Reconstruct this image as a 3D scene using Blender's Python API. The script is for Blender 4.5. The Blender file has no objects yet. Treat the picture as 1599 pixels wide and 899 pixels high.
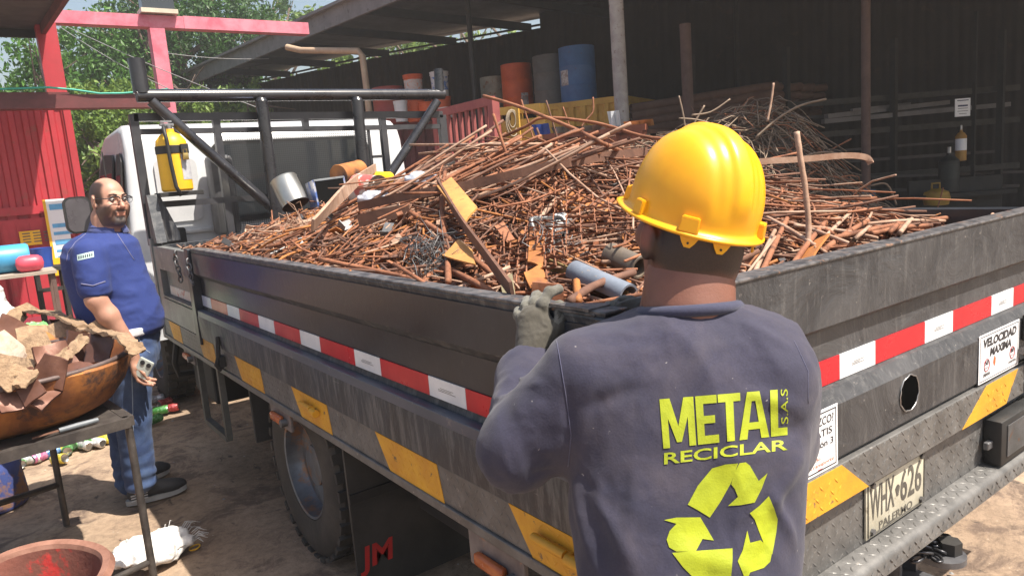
import bpy, bmesh, math, random
import numpy as np
from mathutils import Vector, Matrix
from mathutils.bvhtree import BVHTree
R = math.radians
random.seed(7); rng = np.random.default_rng(7)
S = bpy.context.scene
COL = S.collection
# ---------------------------------------------------------------- camera, world, sun
MR = np.array([[0.80088091, -0.59377696, -0.07758021], [-0.15623866, -0.08212924, -0.98429887], [0.57808239, 0.8004272, -0.15854666]])
CAM = np.array([0, 0, 1.6]); FPX = 1145.15; CX, CY = 799.5, 449.5
cd = bpy.data.cameras.new('camera'); cam = bpy.data.objects.new('camera', cd); COL.objects.link(cam)
cd.sensor_width = 36; cd.lens = FPX * 36 / 1599; cd.clip_end = 500; cd.clip_start = 0.05
mw = Matrix.Identity(4)
for i in range(3):
    mw[i][0] = MR[0][i]; mw[i][1] = -MR[1][i]; mw[i][2] = -MR[2][i]; mw[i][3] = CAM[i]
cam.matrix_world = mw; S.camera = cam
SUN = Vector((0.29, -0.50, 1.0)).normalized()
w = bpy.data.worlds.new('World'); S.world = w; w.use_nodes = True
wn = w.node_tree; bg = wn.nodes['Background']
sky = wn.nodes.new('ShaderNodeTexSky'); sky.sky_type = 'NISHITA'; sky.sun_disc = False
sky.sun_elevation = math.asin(SUN.z); sky.sun_rotation = math.atan2(SUN.x, SUN.y)
sky.air_density = 1.3; sky.dust_density = 3.5; sky.ozone_density = 0.8
wn.links.new(sky.outputs[0], bg.inputs[0]); bg.inputs[1].default_value = 0.09
sd = bpy.data.lights.new('sun', 'SUN'); so = bpy.data.objects.new('sun', sd); COL.objects.link(so)
sd.energy = 5.0; sd.angle = R(0.53); sd.color = (1, 0.925, 0.81)
so.rotation_euler = SUN.to_track_quat('Z', 'Y').to_euler(); so.location = (0, 0, 12)
S.view_settings.view_transform = 'Standard'; S.view_settings.look = 'None'
S.view_settings.exposure = 0.98; S.view_settings.gamma = 1
S.cycles.max_bounces = 6; S.cycles.diffuse_bounces = 4; S.cycles.transparent_max_bounces = 12

HAZE = .0036
# ---------------------------------------------------------------- measuring helpers (photo pixel -> point in the place)
def ray(px, py):
    return MR.T @ np.array([px - CX, py - CY, FPX])
def hit(px, py, ax, val):
    d = ray(px, py); return Vector(CAM + d * ((val - CAM[ax]) / d[ax]))
def at(px, py, depth):
    return Vector(CAM + ray(px, py) / FPX * depth)

# ---------------------------------------------------------------- materials
MATS = {}
def _nodes(name):
    m = bpy.data.materials.new(name); m.use_nodes = True
    nt = m.node_tree; b = nt.nodes['Principled BSDF']; MATS[name] = m
    return m, nt, b
def _noise(nt, scale, detail=4, rough=.6, dist=0, vec=None, sx=None):
    tc = nt.nodes.new('ShaderNodeTexCoord'); n = nt.nodes.new('ShaderNodeTexNoise')
    n.inputs['Scale'].default_value = scale; n.inputs['Detail'].default_value = detail
    n.inputs['Roughness'].default_value = rough; n.inputs['Distortion'].default_value = dist
    src = tc.outputs['Object']
    if sx:
        mp = nt.nodes.new('ShaderNodeMapping'); mp.inputs['Scale'].default_value = sx
        nt.links.new(src, mp.inputs[0]); src = mp.outputs[0]
    nt.links.new(src, n.inputs['Vector']); return n
def _ramp(nt, src, stops, interp='LINEAR'):
    r = nt.nodes.new('ShaderNodeValToRGB'); r.color_ramp.interpolation = interp
    e = r.color_ramp.elements
    while len(e) < len(stops): e.new(0.5)
    for i, (p, c) in enumerate(stops):
        e[i].position = p
        e[i].color = (c, c, c, 1) if isinstance(c, (int, float)) else (*c[:3], 1)
    nt.links.new(src, r.inputs[0]); return r
def _mix(nt, fac, a, b, mode='MIX'):
    m = nt.nodes.new('ShaderNodeMix'); m.data_type = 'RGBA'; m.blend_type = mode
    for s, v in ((m.inputs[0], fac), (m.inputs[6], a), (m.inputs[7], b)):
        if isinstance(v, bpy.types.NodeSocket): nt.links.new(v, s)
        elif isinstance(v, (int, float)): s.default_value = v
        else: s.default_value = (*v[:3], 1)
    return m.outputs[2]
def _bump(nt, b, src, strength, dist=.01):
    bp = nt.nodes.new('ShaderNodeBump'); bp.inputs['Strength'].default_value = strength; bp.inputs['Distance'].default_value = dist
    nt.links.new(src, bp.inputs['Height']); nt.links.new(bp.outputs[0], b.inputs['Normal'])
def mat(name, c1, c2=None, rough=.6, metal=0, scale=6, lo=.35, hi=.65, bump=0, bscale=60, bdist=.005, c3=None, c3scale=20, c3lo=.6, c3hi=.66,
        sx=None, coat=0, sheen=0, spec=None, rvar=0.12, trans=0, island=0):
    if name in MATS: return MATS[name]
    m, nt, b = _nodes(name)
    if c2 is None: c2 = tuple(x * .75 for x in c1)
    n = _noise(nt, scale, 5, .65, .3, sx=sx)
    r = _ramp(nt, n.outputs[0], [(lo, c1), (hi, c2)])
    col = r.outputs[0]
    if c3:
        n3 = _noise(nt, c3scale, 6, .7, .2, sx=sx)
        f = _ramp(nt, n3.outputs[0], [(c3lo, 0), (c3hi, 1)])
        col = _mix(nt, f.outputs[0], col, c3)
    if island:
        g = nt.nodes.new('ShaderNodeNewGeometry')
        rr = _ramp(nt, g.outputs['Random Per Island'], [(0, 1 - island), (1, 1 + 0 * island)])
        col = _mix(nt, 1.0, col, rr.outputs[0], 'MULTIPLY')
    nt.links.new(col, b.inputs['Base Color'])
    n2 = _noise(nt, bscale, 4, .6)
    rm = nt.nodes.new('ShaderNodeMapRange'); rm.inputs[3].default_value = max(.03, rough - rvar); rm.inputs[4].default_value = min(1, rough + rvar)
    nt.links.new(n.outputs[0], rm.inputs[0]); nt.links.new(rm.outputs[0], b.inputs['Roughness'])
    b.inputs['Metallic'].default_value = metal
    if bump: _bump(nt, b, n2.outputs[0], bump, bdist)
    if coat: b.inputs['Coat Weight'].default_value = coat; b.inputs['Coat Roughness'].default_value = .15
    if sheen: b.inputs['Sheen Weight'].default_value = sheen; b.inputs['Sheen Roughness'].default_value = .5
    if spec is not None: b.inputs['Specular IOR Level'].default_value = spec
    if trans: b.inputs['Transmission Weight'].default_value = trans
    return m
# rust family
RUST = mat('rust', (.24, .088, .042), (.42, .18, .095), .82, .15, 14, .35, .68, .5, 120, .002, c3=(.09, .035, .02), c3scale=9, c3lo=.5, c3hi=.68, island=.35)
RUSTD = mat('rust_dark', (.12, .06, .042), (.20, .10, .065), .8, .2, 10, .35, .65, .5, 90, .002, c3=(.07, .04, .035), c3scale=5)
RUSTL = mat('rust_pale', (.44, .30, .22), (.30, .17, .11), .8, .1, 12, .35, .65, .4, 90, .002)
RUSTO = mat('rust_orange', (.42, .16, .04), (.20, .075, .03), .75, .1, 5, .42, .62, .4, 60, .003, c3=(.08, .045, .035), c3scale=3.2, c3lo=.55, c3hi=.62)
WIRE = mat('grey_wire', (.22, .165, .12), (.32, .23, .165), .65, .4, 10, island=.5)
WIREG = mat('galvanised_wire', (.35, .36, .36), (.22, .22, .22), .4, .7, 10)
STEEL = mat('bare_steel', (.42, .42, .43), (.28, .28, .29), .35, .85, 6, bump=.2)
STEELD = mat('dull_steel', (.2, .2, .21), (.12, .12, .12), .5, .6, 8, bump=.2, c3=(.2, .1, .06), c3scale=14)
YCHIP = mat('chipped_yellow_paint', (.56, .28, .075), (.42, .19, .06), .7, 0, 8, bump=.3, c3=(.13, .06, .035), c3scale=28, c3lo=.6, c3hi=.65)
# truck
BLACK = mat('black_truck_paint', (.014, .017, .024), (.030, .034, .043), .33, 0, 3.5, .3, .7, .25, 40, .003, c3=(.085, .08, .078), c3scale=30, c3lo=.62, c3hi=.8, rvar=.1)
def tailpaint():
    m, nt, b = _nodes('worn_tail_paint')
    n = _noise(nt, 5, 6, .65, .8); r = _ramp(nt, n.outputs[0], [(.3, (.022, .023, .027)), (.7, (.07, .07, .074))])
    st = _noise(nt, 7, 6, .75, .3, sx=(7, 7, .9)); f = _ramp(nt, st.outputs[0], [(.52, 0), (.75, .55)])
    c = _mix(nt, f.outputs[0], r.outputs[0], (.17, .165, .16))
    sp = _noise(nt, 70, 3, .6); f2 = _ramp(nt, sp.outputs[0], [(.68, 0), (.74, .8)])
    c = _mix(nt, f2.outputs[0], c, (.26, .24, .22))
    rs = _noise(nt, 6, 8, .8, .4, sx=(1, 1, .6)); f3 = _ramp(nt, rs.outputs[0], [(.66, 0), (.72, .7)]); c = _mix(nt, f3.outputs[0], c, (.13, .06, .035))
    dk = _noise(nt, 16, 6, .8, 1.2, sx=(.5, 1, 1.3)); f4 = _ramp(nt, dk.outputs[0], [(.60, 0), (.66, .8)]); c = _mix(nt, f4.outputs[0], c, (.018, .018, .021))
    nt.links.new(c, b.inputs['Base Color']); b.inputs['Roughness'].default_value = .5
    _bump(nt, b, n.outputs[0], .5, .02); return m
TAILP = tailpaint()
def sidepaint():
    m, nt, b = _nodes('grey_side_paint')
    n = _noise(nt, 3, 5, .6, .5); r = _ramp(nt, n.outputs[0], [(.3, (.016, .020, .027)), (.7, (.038, .042, .051))])
    st = _noise(nt, 6, 6, .75, .3, sx=(6, 6, .8)); f = _ramp(nt, st.outputs[0], [(.48, 0), (.74, .75)])
    c = _mix(nt, f.outputs[0], r.outputs[0], (.19, .185, .18))
    rs = _noise(nt, 5, 8, .8, .4, sx=(1, 1, .5)); f3 = _ramp(nt, rs.outputs[0], [(.70, 0), (.75, .35)]); c = _mix(nt, f3.outputs[0], c, (.12, .06, .035))
    sc = _noise(nt, 40, 5, .7, .3, sx=(1, .25, 1.6)); f4 = _ramp(nt, sc.outputs[0], [(.67, 0), (.70, .6)]); c = _mix(nt, f4.outputs[0], c, (.2, .2, .2))
    nt.links.new(c, b.inputs['Base Color'])
    rr = _ramp(nt, n.outputs[0], [(.3, .36), (.7, .6)]); nt.links.new(rr.outputs[0], b.inputs['Roughness'])
    _bump(nt, b, n.outputs[0], .45, .03); return m
SIDEP = sidepaint()
EDGE = mat('worn_edge', (.16, .15, .15), (.05, .05, .055), .45, .3, 30, .4, .6, c3=(.35, .2, .13), c3scale=25, c3lo=.58, c3hi=.66)
TREAD = mat('checker_plate_paint', (.10, .098, .096), (.17, .165, .16), .5, .3, 12, bump=.2, c3=(.3, .28, .26), c3scale=40, c3lo=.62, c3hi=.7)
TREADY = mat('yellow_band_paint', (.66, .34, .02), (.55, .25, .02), .55, 0, 9, bump=.15, c3=(.17, .1, .05), c3scale=26, c3lo=.63, c3hi=.68)
UNDER = mat('chassis_black', (.012, .012, .013), (.03, .027, .025), .75, 0, 7)
RACKP = mat('gloss_black_pipe', (.018, .018, .022), (.035, .035, .04), .28, .1, 6, coat=.3, c3=(.3, .28, .28), c3scale=24, c3lo=.68, c3hi=.71)
TAPER = mat('red_reflective_tape', (.52, .010, .022), (.42, .009, .02), .3, 0, 6)
TAPEW = mat('white_reflective_tape', (.72, .73, .75), (.6, .62, .65), .35, 0, 9, c3=(.42, .42, .44), c3scale=14, c3lo=.66, c3hi=.75)
WHITEP = mat('white_cab_paint', (.62, .63, .65), (.52, .53, .55), .25, 0, 3, coat=.4)
TYRE = mat('tyre_rubber', (.035, .031, .028), (.075, .065, .055), .85, 0, 5, bump=.4, bscale=50)
RIM = mat('wheel_rim', (.16, .18, .21), (.1, .1, .11), .45, .5, 8, c3=(.25, .13, .07), c3scale=9, c3lo=.52, c3hi=.62)
RUBBER = mat('black_rubber', (.012, .012, .013), (.022, .022, .022), .55, 0, 9)
LAMPO = mat('orange_lens', (.45, .12, .03), (.35, .08, .02), .25, 0, 30)
LAMPR = mat('red_lens', (.5, .01, .02), None, .2)
REDL = mat('red_lettering', (.5, .02, .02), None, .5)
PLATEM = mat('plate_face', (.55, .52, .42), (.42, .39, .3), .5, 0, 12, c3=(.2, .17, .13), c3scale=18, c3lo=.6, c3hi=.7)
INK = mat('black_ink', (.02, .02, .025), (.03, .03, .035), .5)
INKG = mat('dark_worn_ink', (.06, .055, .05), (.13, .12, .1), .6, 0, 40)
STK = mat('sticker_white', (.78, .79, .82), (.72, .73, .76), .4, 0, 4)
NAVY = mat('navy_print', (.03, .04, .1), None, .5)
ORNG = mat('orange_print', (.7, .15, .05), None, .5)
def glass():
    m, nt, b = _nodes('dark_glass'); b.inputs['Base Color'].default_value = (.03, .035, .04, 1)
    b.inputs['Roughness'].default_value = .08; b.inputs['Specular IOR Level'].default_value = .8
    return m
GLASS = glass()
# people
SKIN1 = mat('worker_skin', (.25, .11, .075), (.19, .08, .055), .55, 0, 14, bump=.15, bscale=180, bdist=.001)
SKIN2 = mat('man_skin', (.50, .27, .19), (.42, .20, .14), .5, 0, 14, bump=.1, bscale=180, bdist=.001)
HAIRD = mat('dark_hair', (.012, .009, .008), (.03, .02, .018), .7, 0, 60, bump=.6, bscale=250, bdist=.002)
BEARDG = mat('grey_beard', (.24, .2, .18), (.1, .07, .06), .8, 0, 90, bump=.6, bscale=250, bdist=.002)
def cloth(name, c1, c2, weave=900, stain=None, sheen=.15):
    m, nt, b = _nodes(name)
    n = _noise(nt, 7, 5, .6, .4); r = _ramp(nt, n.outputs[0], [(.3, c1), (.7, c2)])
    c = r.outputs[0]
    f3 = _noise(nt, 260, 2, .5); r3 = _ramp(nt, f3.outputs[0], [(.3, .86), (.7, 1.1)])
    c = _mix(nt, 1.0, c, r3.outputs[0], 'MULTIPLY')
    if stain:
        s = _noise(nt, 5, 7, .7, .5); f = _ramp(nt, s.outputs[0], [(.44, 0), (.70, .75)]); c = _mix(nt, f.outputs[0], c, stain)
        s = _noise(nt, 85, 2, .5); f = _ramp(nt, s.outputs[0], [(.76, 0), (.79, .6)]); c = _mix(nt, f.outputs[0], c, (.35, .33, .32))
    nt.links.new(c, b.inputs['Base Color']); b.inputs['Roughness'].default_value = .85
    b.inputs['Sheen Weight'].default_value = sheen; b.inputs['Sheen Roughness'].default_value = .6
    _bump(nt, b, f3.outputs[0], .25, .0015); return m
SHIRT = cloth('navy_work_shirt', (.017, .017, .040), (.026, .024, .052), stain=(.062, .052, .070), sheen=.10)
POLO = cloth('royal_blue_polo', (.012, .028, .15), (.016, .035, .17), sheen=.03)
POLOC = cloth('polo_trim', (.12, .12, .22), (.15, .15, .26))
JEANS = cloth('denim', (.015, .034, .11), (.035, .07, .17), stain=(.09, .14, .25), sheen=.04)
TROUS = cloth('dark_trousers', (.03, .03, .05), (.04, .04, .06))
GLOVE = cloth('glove_back', (.058, .050, .036), (.036, .031, .024), stain=(.09, .08, .06))
GLOVEF = cloth('glove_fingers', (.13, .125, .10), (.085, .08, .065), stain=(.18, .17, .15))
PRINT = mat('lime_shirt_print', (.36, .41, .012), (.29, .34, .012), .6, 0, 14, bump=.15, bscale=300)
def helmetmat():
    m, nt, b = _nodes('yellow_helmet_plastic')
    n = _noise(nt, 9, 5, .6, .5); r = _ramp(nt, n.outputs[0], [(.3, (.84, .43, .008)), (.7, (.76, .35, .008))])
    s = _noise(nt, 26, 7, .75, .6); f = _ramp(nt, s.outputs[0], [(.6, 0), (.74, .45)])
    c = _mix(nt, f.outputs[0], r.outputs[0], (.42, .24, .03))
    nt.links.new(c, b.inputs['Base Color'])
    rr = _ramp(nt, n.outputs[0], [(.3, .28), (.7, .42)]); nt.links.new(rr.outputs[0], b.inputs['Roughness'])
    b.inputs['Subsurface Weight'].default_value = .15; b.inputs['Subsurface Radius'].default_value = (.02, .01, .004); b.inputs['Subsurface Scale'].default_value = .3
    n2 = _noise(nt, 60, 3, .5); _bump(nt, b, n2.outputs[0], .06, .002); return m
HELM = helmetmat()
SHOE = mat('black_shoe', (.02, .02, .024), (.035, .035, .04), .55, 0, 20, bump=.3)
SOLEW = mat('grey_sole', (.45, .45, .45), (.3, .3, .3), .6)
PHONE = mat('pale_phone', (.6, .64, .6), None, .3)
# yard
REDP = mat('red_sheet_paint', (.42, .028, .042), (.34, .024, .034), .55, 0, 3, bump=.25, c3=(.24, .06, .045), c3scale=5, c3lo=.58, c3hi=.74)
REDG = mat('faded_red_beam', (.60, .22, .28), (.50, .10, .15), .6, 0, 4, bump=.15)
DRED = mat('dark_red_steel', (.13, .028, .03), (.08, .02, .02), .6, 0, 5)
SHEDM = mat('dark_corrugated_sheet', (.032, .026, .025), (.024, .020, .021), .9, 0, 1.6, c3=(.045, .03, .024), c3scale=3)  # colour set near black to keep the shed's interior dark
ROOFU = mat('grey_roof_sheet', (.11, .11, .12), (.07, .07, .08), .8, 0, 2)
FASC = mat('grey_fascia', (.19, .18, .18), (.14, .13, .135), .7, 0, 4, c3=(.08, .07, .07), c3scale=9)
POSTG = mat('weathered_grey_post', (.42, .38, .34), (.28, .24, .22), .7, 0, 6, c3=(.17, .11, .09), c3scale=14, c3lo=.58, c3hi=.66)
POSTB = mat('brown_post', (.14, .085, .07), (.1, .06, .05), .75, 0, 6)
CREAM = mat('cream_pipe', (.45, .33, .22), (.36, .25, .17), .5)
YCONT = mat('yellow_container_paint', (.62, .39, .07), (.5, .28, .05), .55, 0, 4, bump=.1, c3=(.25, .12, .04), c3scale=16, c3lo=.62, c3hi=.7)
FENR = mat('faded_red_fence', (.34, .09, .08), (.25, .06, .06), .6, 0, 5)
PIPEB = mat('brown_pipe_rust', (.13, .075, .055), (.09, .05, .04), .85, .1, 5)
BLUED = mat('blue_drum_paint', (.06, .16, .38), (.05, .12, .3), .5, 0, 5, c3=(.15, .08, .06), c3scale=14, c3lo=.66, c3hi=.7)
ORND = mat('orange_drum_paint', (.62, .11, .025), (.5, .08, .02), .5, 0, 5, c3=(.2, .07, .04), c3scale=14, c3lo=.64, c3hi=.7)
GRYD = mat('grey_drum_paint', (.12, .12, .125), (.09, .09, .09), .6, 0, 5)
PALD = mat('pale_drum_paint', (.33, .31, .26), (.22, .2, .17), .6, 0, 7, c3=(.2, .09, .05), c3scale=9, c3lo=.56, c3hi=.62)
REDD = mat('red_drum_paint', (.33, .05, .04), (.27, .04, .03), .5, 0, 5)
WHTP = mat('white_plastic', (.68, .7, .73), (.6, .62, .65), .45, 0, 4)
BLUP = mat('blue_plastic', (.06, .32, .55), (.05, .26, .46), .4, 0, 5)
BLUN = mat('deep_blue_plastic', (.03, .09, .42), None, .45)
PINK = mat('pink_red_tank', (.62, .08, .12), (.55, .06, .1), .4, 0, 5)
YELP = mat('bright_yellow', (.78, .46, .015), (.7, .38, .015), .45, 0, 5)
GREENB = mat('green_plastic_bag', (.14, .5, .12), (.25, .62, .22), .4, 0, 8, c3=(.55, .6, .5), c3scale=8, c3lo=.55, c3hi=.6)
BAGW = mat('white_plastic_bag', (.72, .71, .7), (.62, .6, .58), .5, 0, 10, bump=.6, bscale=25, bdist=.02)
BAGM = mat('white_bag_with_prints', (.72, .71, .7), (.62, .6, .58), .5, 0, 10, bump=.6, bscale=25, bdist=.02, c3=(.5, .1, .1), c3scale=9, c3lo=.62, c3hi=.65)
TUB = mat('brown_red_tub', (.19, .065, .045), (.13, .045, .032), .8, 0, 9, bump=.8, bscale=26, c3=(.42, .03, .025), c3scale=4, c3lo=.55, c3hi=.6)
TUBR = mat('tub_rim', (.28, .14, .10), (.18, .08, .055), .8, 0, 14, bump=.3)
BBLU = mat('peeling_blue_paint', (.07, .1, .32), (.05, .08, .26), .7, 0, 6, bump=.3, c3=(.3, .16, .09), c3scale=6, c3lo=.5, c3hi=.58)
TABLEM = mat('scratched_table_steel', (.055, .048, .046), (.11, .095, .085), .5, .4, 14, bump=.3, c3=(.6, .57, .52), c3scale=22, c3lo=.68, c3hi=.72)
PLATES = mat('brown_plate', (.19, .085, .055), (.12, .055, .04), .5, .3, 6, bump=.25, c3=(.33, .17, .1), c3scale=8)
CLAYP = mat('dusty_crust', (.34, .23, .14), (.2, .13, .08), .95, 0, 22, bump=.9, bscale=60, bdist=.01)
TIN = mat('tin_plate', (.5, .5, .48), (.38, .37, .35), .28, .9, 5, c3=(.3, .17, .1), c3scale=8, c3lo=.6, c3hi=.7)
TININ = mat('rusty_tin_inside', (.16, .08, .04), (.1, .05, .03), .7, .2, 8)
BARK = mat('bark', (.13, .09, .065), (.08, .055, .045), .9, 0, 12, bump=.7, bscale=30, bdist=.03)
def leaf(name, c1, c2):
    m, nt, b = _nodes(name); g = nt.nodes.new('ShaderNodeNewGeometry')
    r = _ramp(nt, g.outputs['Random Per Island'], [(0, c1), (1, c2)])
    nt.links.new(r.outputs[0], b.inputs['Base Color']); b.inputs['Roughness'].default_value = .5
    tr = nt.nodes.new('ShaderNodeBsdfTranslucent'); ms = nt.nodes.new('ShaderNodeMixShader'); ms.inputs[0].default_value = .3
    nt.links.new(r.outputs[0], tr.inputs[0]); nt.links.new(b.outputs[0], ms.inputs[1]); nt.links.new(tr.outputs[0], ms.inputs[2])
    nt.links.new(ms.outputs[0], nt.nodes['Material Output'].inputs[0]); return m
LEAF1 = leaf('leaves_mid', (.028, .085, .012), (.085, .21, .025))
LEAF2 = leaf('leaves_light', (.07, .14, .02), (.20, .30, .05))
LEAF3 = leaf('leaves_dark', (.016, .055, .010), (.055, .145, .022))
def groundmat():
    m, nt, b = _nodes('dirt_yard')
    a = _noise(nt, .9, 8, .65, .6); r = _ramp(nt, a.outputs[0], [(.3, (.25, .175, .12)), (.5, (.37, .265, .185)), (.7, (.47, .355, .255))])
    f = _noise(nt, 22, 8, .75); r2 = _ramp(nt, f.outputs[0], [(.3, .62), (.55, 1.0), (.75, 1.15)])
    c = _mix(nt, 1.0, r.outputs[0], r2.outputs[0], 'MULTIPLY')
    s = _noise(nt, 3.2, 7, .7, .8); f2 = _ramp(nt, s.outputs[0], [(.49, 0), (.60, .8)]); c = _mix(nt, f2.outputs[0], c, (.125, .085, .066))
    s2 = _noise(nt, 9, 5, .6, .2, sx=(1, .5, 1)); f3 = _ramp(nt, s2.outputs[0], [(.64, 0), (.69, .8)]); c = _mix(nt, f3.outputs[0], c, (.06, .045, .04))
    s3 = _noise(nt, 55, 3, .6); f4 = _ramp(nt, s3.outputs[0], [(.7, 0), (.74, .7)]); c = _mix(nt, f4.outputs[0], c, (.55, .48, .4))
    nt.links.new(c, b.inputs['Base Color']); b.inputs['Roughness'].default_value = .95
    _bump(nt, b, f.outputs[0], .8, .02); return m
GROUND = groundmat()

# ---------------------------------------------------------------- geometry helpers
def new_obj(name, verts, faces, m, parent=None, smooth=False, midx=None):
    me = bpy.data.meshes.new(name)
    off = Vector(parent['_o']) if parent is not None and '_o' in parent else Vector((0, 0, 0))
    v = np.asarray(verts, dtype=np.float64).reshape(-1, 3) - np.array(off)
    me.from_pydata(v.tolist() if not isinstance(v, list) else v, [], [tuple(f) for f in faces] if not isinstance(faces, list) else faces)
    ms = m if isinstance(m, (list, tuple)) else [m]
    for x in ms: me.materials.append(x)
    if midx is not None: me.polygons.foreach_set('material_index', np.asarray(midx, dtype=np.int32))
    if smooth is True: me.polygons.foreach_set('use_smooth', [True] * len(me.polygons))
    elif smooth: me.polygons.foreach_set('use_smooth', [True] * len(me.polygons)); me.set_sharp_from_angle(angle=R(smooth))
    me.update()
    o = bpy.data.objects.new(name, me); COL.objects.link(o)
    if parent is not None: o.parent = parent; o['_o'] = tuple(off)
    return o
def thing(name, label, cat, loc=(0, 0, 0), group=None):
    o = bpy.data.objects.new(name, None); COL.objects.link(o); o.location = loc; o['_o'] = tuple(loc)
    o.empty_display_size = .1
    return tag(o, label, cat, group)
def tag(o, label=None, cat=None, group=None, kind=None):
    if label: o['label'] = label
    if cat: o['category'] = cat
    if group: o['group'] = group
    if kind: o['kind'] = kind
    return o
class MB:
    def __init__(s): s.v = []; s.f = []; s.m = []; s.cur = 0
    def add(s, v, f):
        b = len(s.v); s.v += [tuple(p) for p in v]; s.f += [tuple(i + b for i in q) for q in f]; s.m += [s.cur] * len(f); return s
    def box(s, lo, hi, bev=0):
        x0, y0, z0 = lo; x1, y1, z1 = hi
        x0, x1 = min(x0, x1), max(x0, x1); y0, y1 = min(y0, y1), max(y0, y1); z0, z1 = min(z0, z1), max(z0, z1)
        if bev <= 0:
            return s.add([(x0, y0, z0), (x1, y0, z0), (x1, y1, z0), (x0, y1, z0), (x0, y0, z1), (x1, y0, z1), (x1, y1, z1), (x0, y1, z1)],
                         [(0, 3, 2, 1), (4, 5, 6, 7), (0, 1, 5, 4), (1, 2, 6, 5), (2, 3, 7, 6), (3, 0, 4, 7)])
        bm = bmesh.new(); bmesh.ops.create_cube(bm, size=1)
        for v in bm.verts: v.co = Vector(((x0 + x1) / 2 + v.co.x * (x1 - x0), (y0 + y1) / 2 + v.co.y * (y1 - y0), (z0 + z1) / 2 + v.co.z * (z1 - z0)))
        bmesh.ops.bevel(bm, geom=bm.edges[:], offset=bev, segments=2, affect='EDGES', profile=.5)
        s.bm(bm); return s
    def bm(s, bm):
        bm.verts.index_update(); s.add([v.co[:] for v in bm.verts], [[v.index for v in f.verts] for f in bm.faces]); bm.free()
    def obox(s, c, ax, ay, az, sx, sy, sz):
        c, ax, ay, az = Vector(c), Vector(ax) * sx / 2, Vector(ay) * sy / 2, Vector(az) * sz / 2
        P = [c + ax * i + ay * j + az * k for k in (-1, 1) for i, j in ((-1, -1), (1, -1), (1, 1), (-1, 1))]
        return s.add(P, [(0, 3, 2, 1), (4, 5, 6, 7), (0, 1, 5, 4), (1, 2, 6, 5), (2, 3, 7, 6), (3, 0, 4, 7)])
    def beam(s, p0, p1, w, h, up=(0, 0, 1)):
        p0, p1 = Vector(p0), Vector(p1); d = p1 - p0; L = d.length; d.normalize(); u = Vector(up)
        sd_ = d.cross(u)
        if sd_.length < 1e-3: sd_ = d.cross(Vector((1, 0, 0)))
        sd_.normalize(); u = sd_.cross(d); return s.obox((p0 + p1) / 2, d, sd_, u, L, w, h)
    def cyl(s, p0, p1, r0, r1=None, n=16, caps=True):
        return s.tube([p0, p1], [r0, r0 if r1 is None else r1], n, caps)
    def tube(s, pts, r, n=6, caps=True, closed=False):
        pts = [Vector(p) for p in pts]; k = len(pts)
        rs = list(r) if isinstance(r, (list, tuple, np.ndarray)) else [r] * k
        t0 = (pts[1] - pts[0]).normalized(); a = t0.orthogonal().normalized(); V = []
        for i, p in enumerate(pts):
            if closed: t = (pts[(i + 1) % k] - pts[i - 1]).normalized()
            else: t = (pts[min(i + 1, k - 1)] - pts[max(i - 1, 0)]).normalized()
            a = (a - t * a.dot(t)); a = a.normalized() if a.length > 1e-6 else t.orthogonal().normalized(); b_ = t.cross(a)
            for j in range(n):
                q = 2 * math.pi * j / n; V.append(p + (a * math.cos(q) + b_ * math.sin(q)) * rs[i])
        F = []
        for i in range(k if closed else k - 1):
            i2 = (i + 1) % k
            for j in range(n): F.append((i * n + j, i * n + (j + 1) % n, i2 * n + (j + 1) % n, i2 * n + j))
        if caps and not closed: F.append(tuple(reversed(range(n)))); F.append(tuple(range((k - 1) * n, k * n)))
        return s.add(V, F)
    def lathe(s, prof, c=(0, 0, 0), axis=(0, 0, 1), n=24, wob=None):
        c = Vector(c); ax = Vector(axis).normalized(); a = ax.orthogonal().normalized(); b_ = ax.cross(a); V = []; F = []
        for i, (r, h) in enumerate(prof):
            for j in range(n):
                q = 2 * math.pi * j / n; rr, hh = (r, h) if wob is None else wob(r, h, q)
                V.append(c + (a * math.cos(q) + b_ * math.sin(q)) * rr + ax * hh)
        for i in range(len(prof) - 1):
            for j in range(n): F.append((i * n + j, i * n + (j + 1) % n, (i + 1) * n + (j + 1) % n, (i + 1) * n + j))
        return s.add(V, F)
    def prism(s, poly, d):
        d = Vector(d); n = len(poly); P = [Vector(p) for p in poly]; V = P + [p + d for p in P]
        F = [tuple(range(n)), tuple(reversed(range(n, 2 * n)))] + [(j, j + n, (j + 1) % n + n, (j + 1) % n) for j in range(n)]
        return s.add(V, F)
    def torus(s, c, axis, R0, r, n=20, m=8, sq=1.0, rot=None):
        c = Vector(c); ax = Vector(axis).normalized(); a = Vector(rot).normalized() if rot else ax.orthogonal().normalized(); b_ = ax.cross(a)
        return s.tube([c + a * math.cos(t) * R0 + b_ * math.sin(t) * R0 * sq for t in [2 * math.pi * i / n for i in range(n)]], r, m, closed=True)
    def build(s, name, m, parent=None, smooth=False):
        o = new_obj(name, s.v, s.f, m, parent, smooth, s.m if isinstance(m, (list, tuple)) else None); return o
def single(mb, name, m, label, cat, group=None, smooth=False):
    """one-mesh thing whose origin is at its base"""
    a = np.array(mb.v); o = np.array([(a[:, 0].min() + a[:, 0].max()) / 2, (a[:, 1].min() + a[:, 1].max()) / 2, a[:, 2].min()])
    mb.v = [tuple(p) for p in (a - o)]; ob = mb.build(name, m, None, smooth); ob.location = o; tag(ob, label, cat, group); return ob

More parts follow.
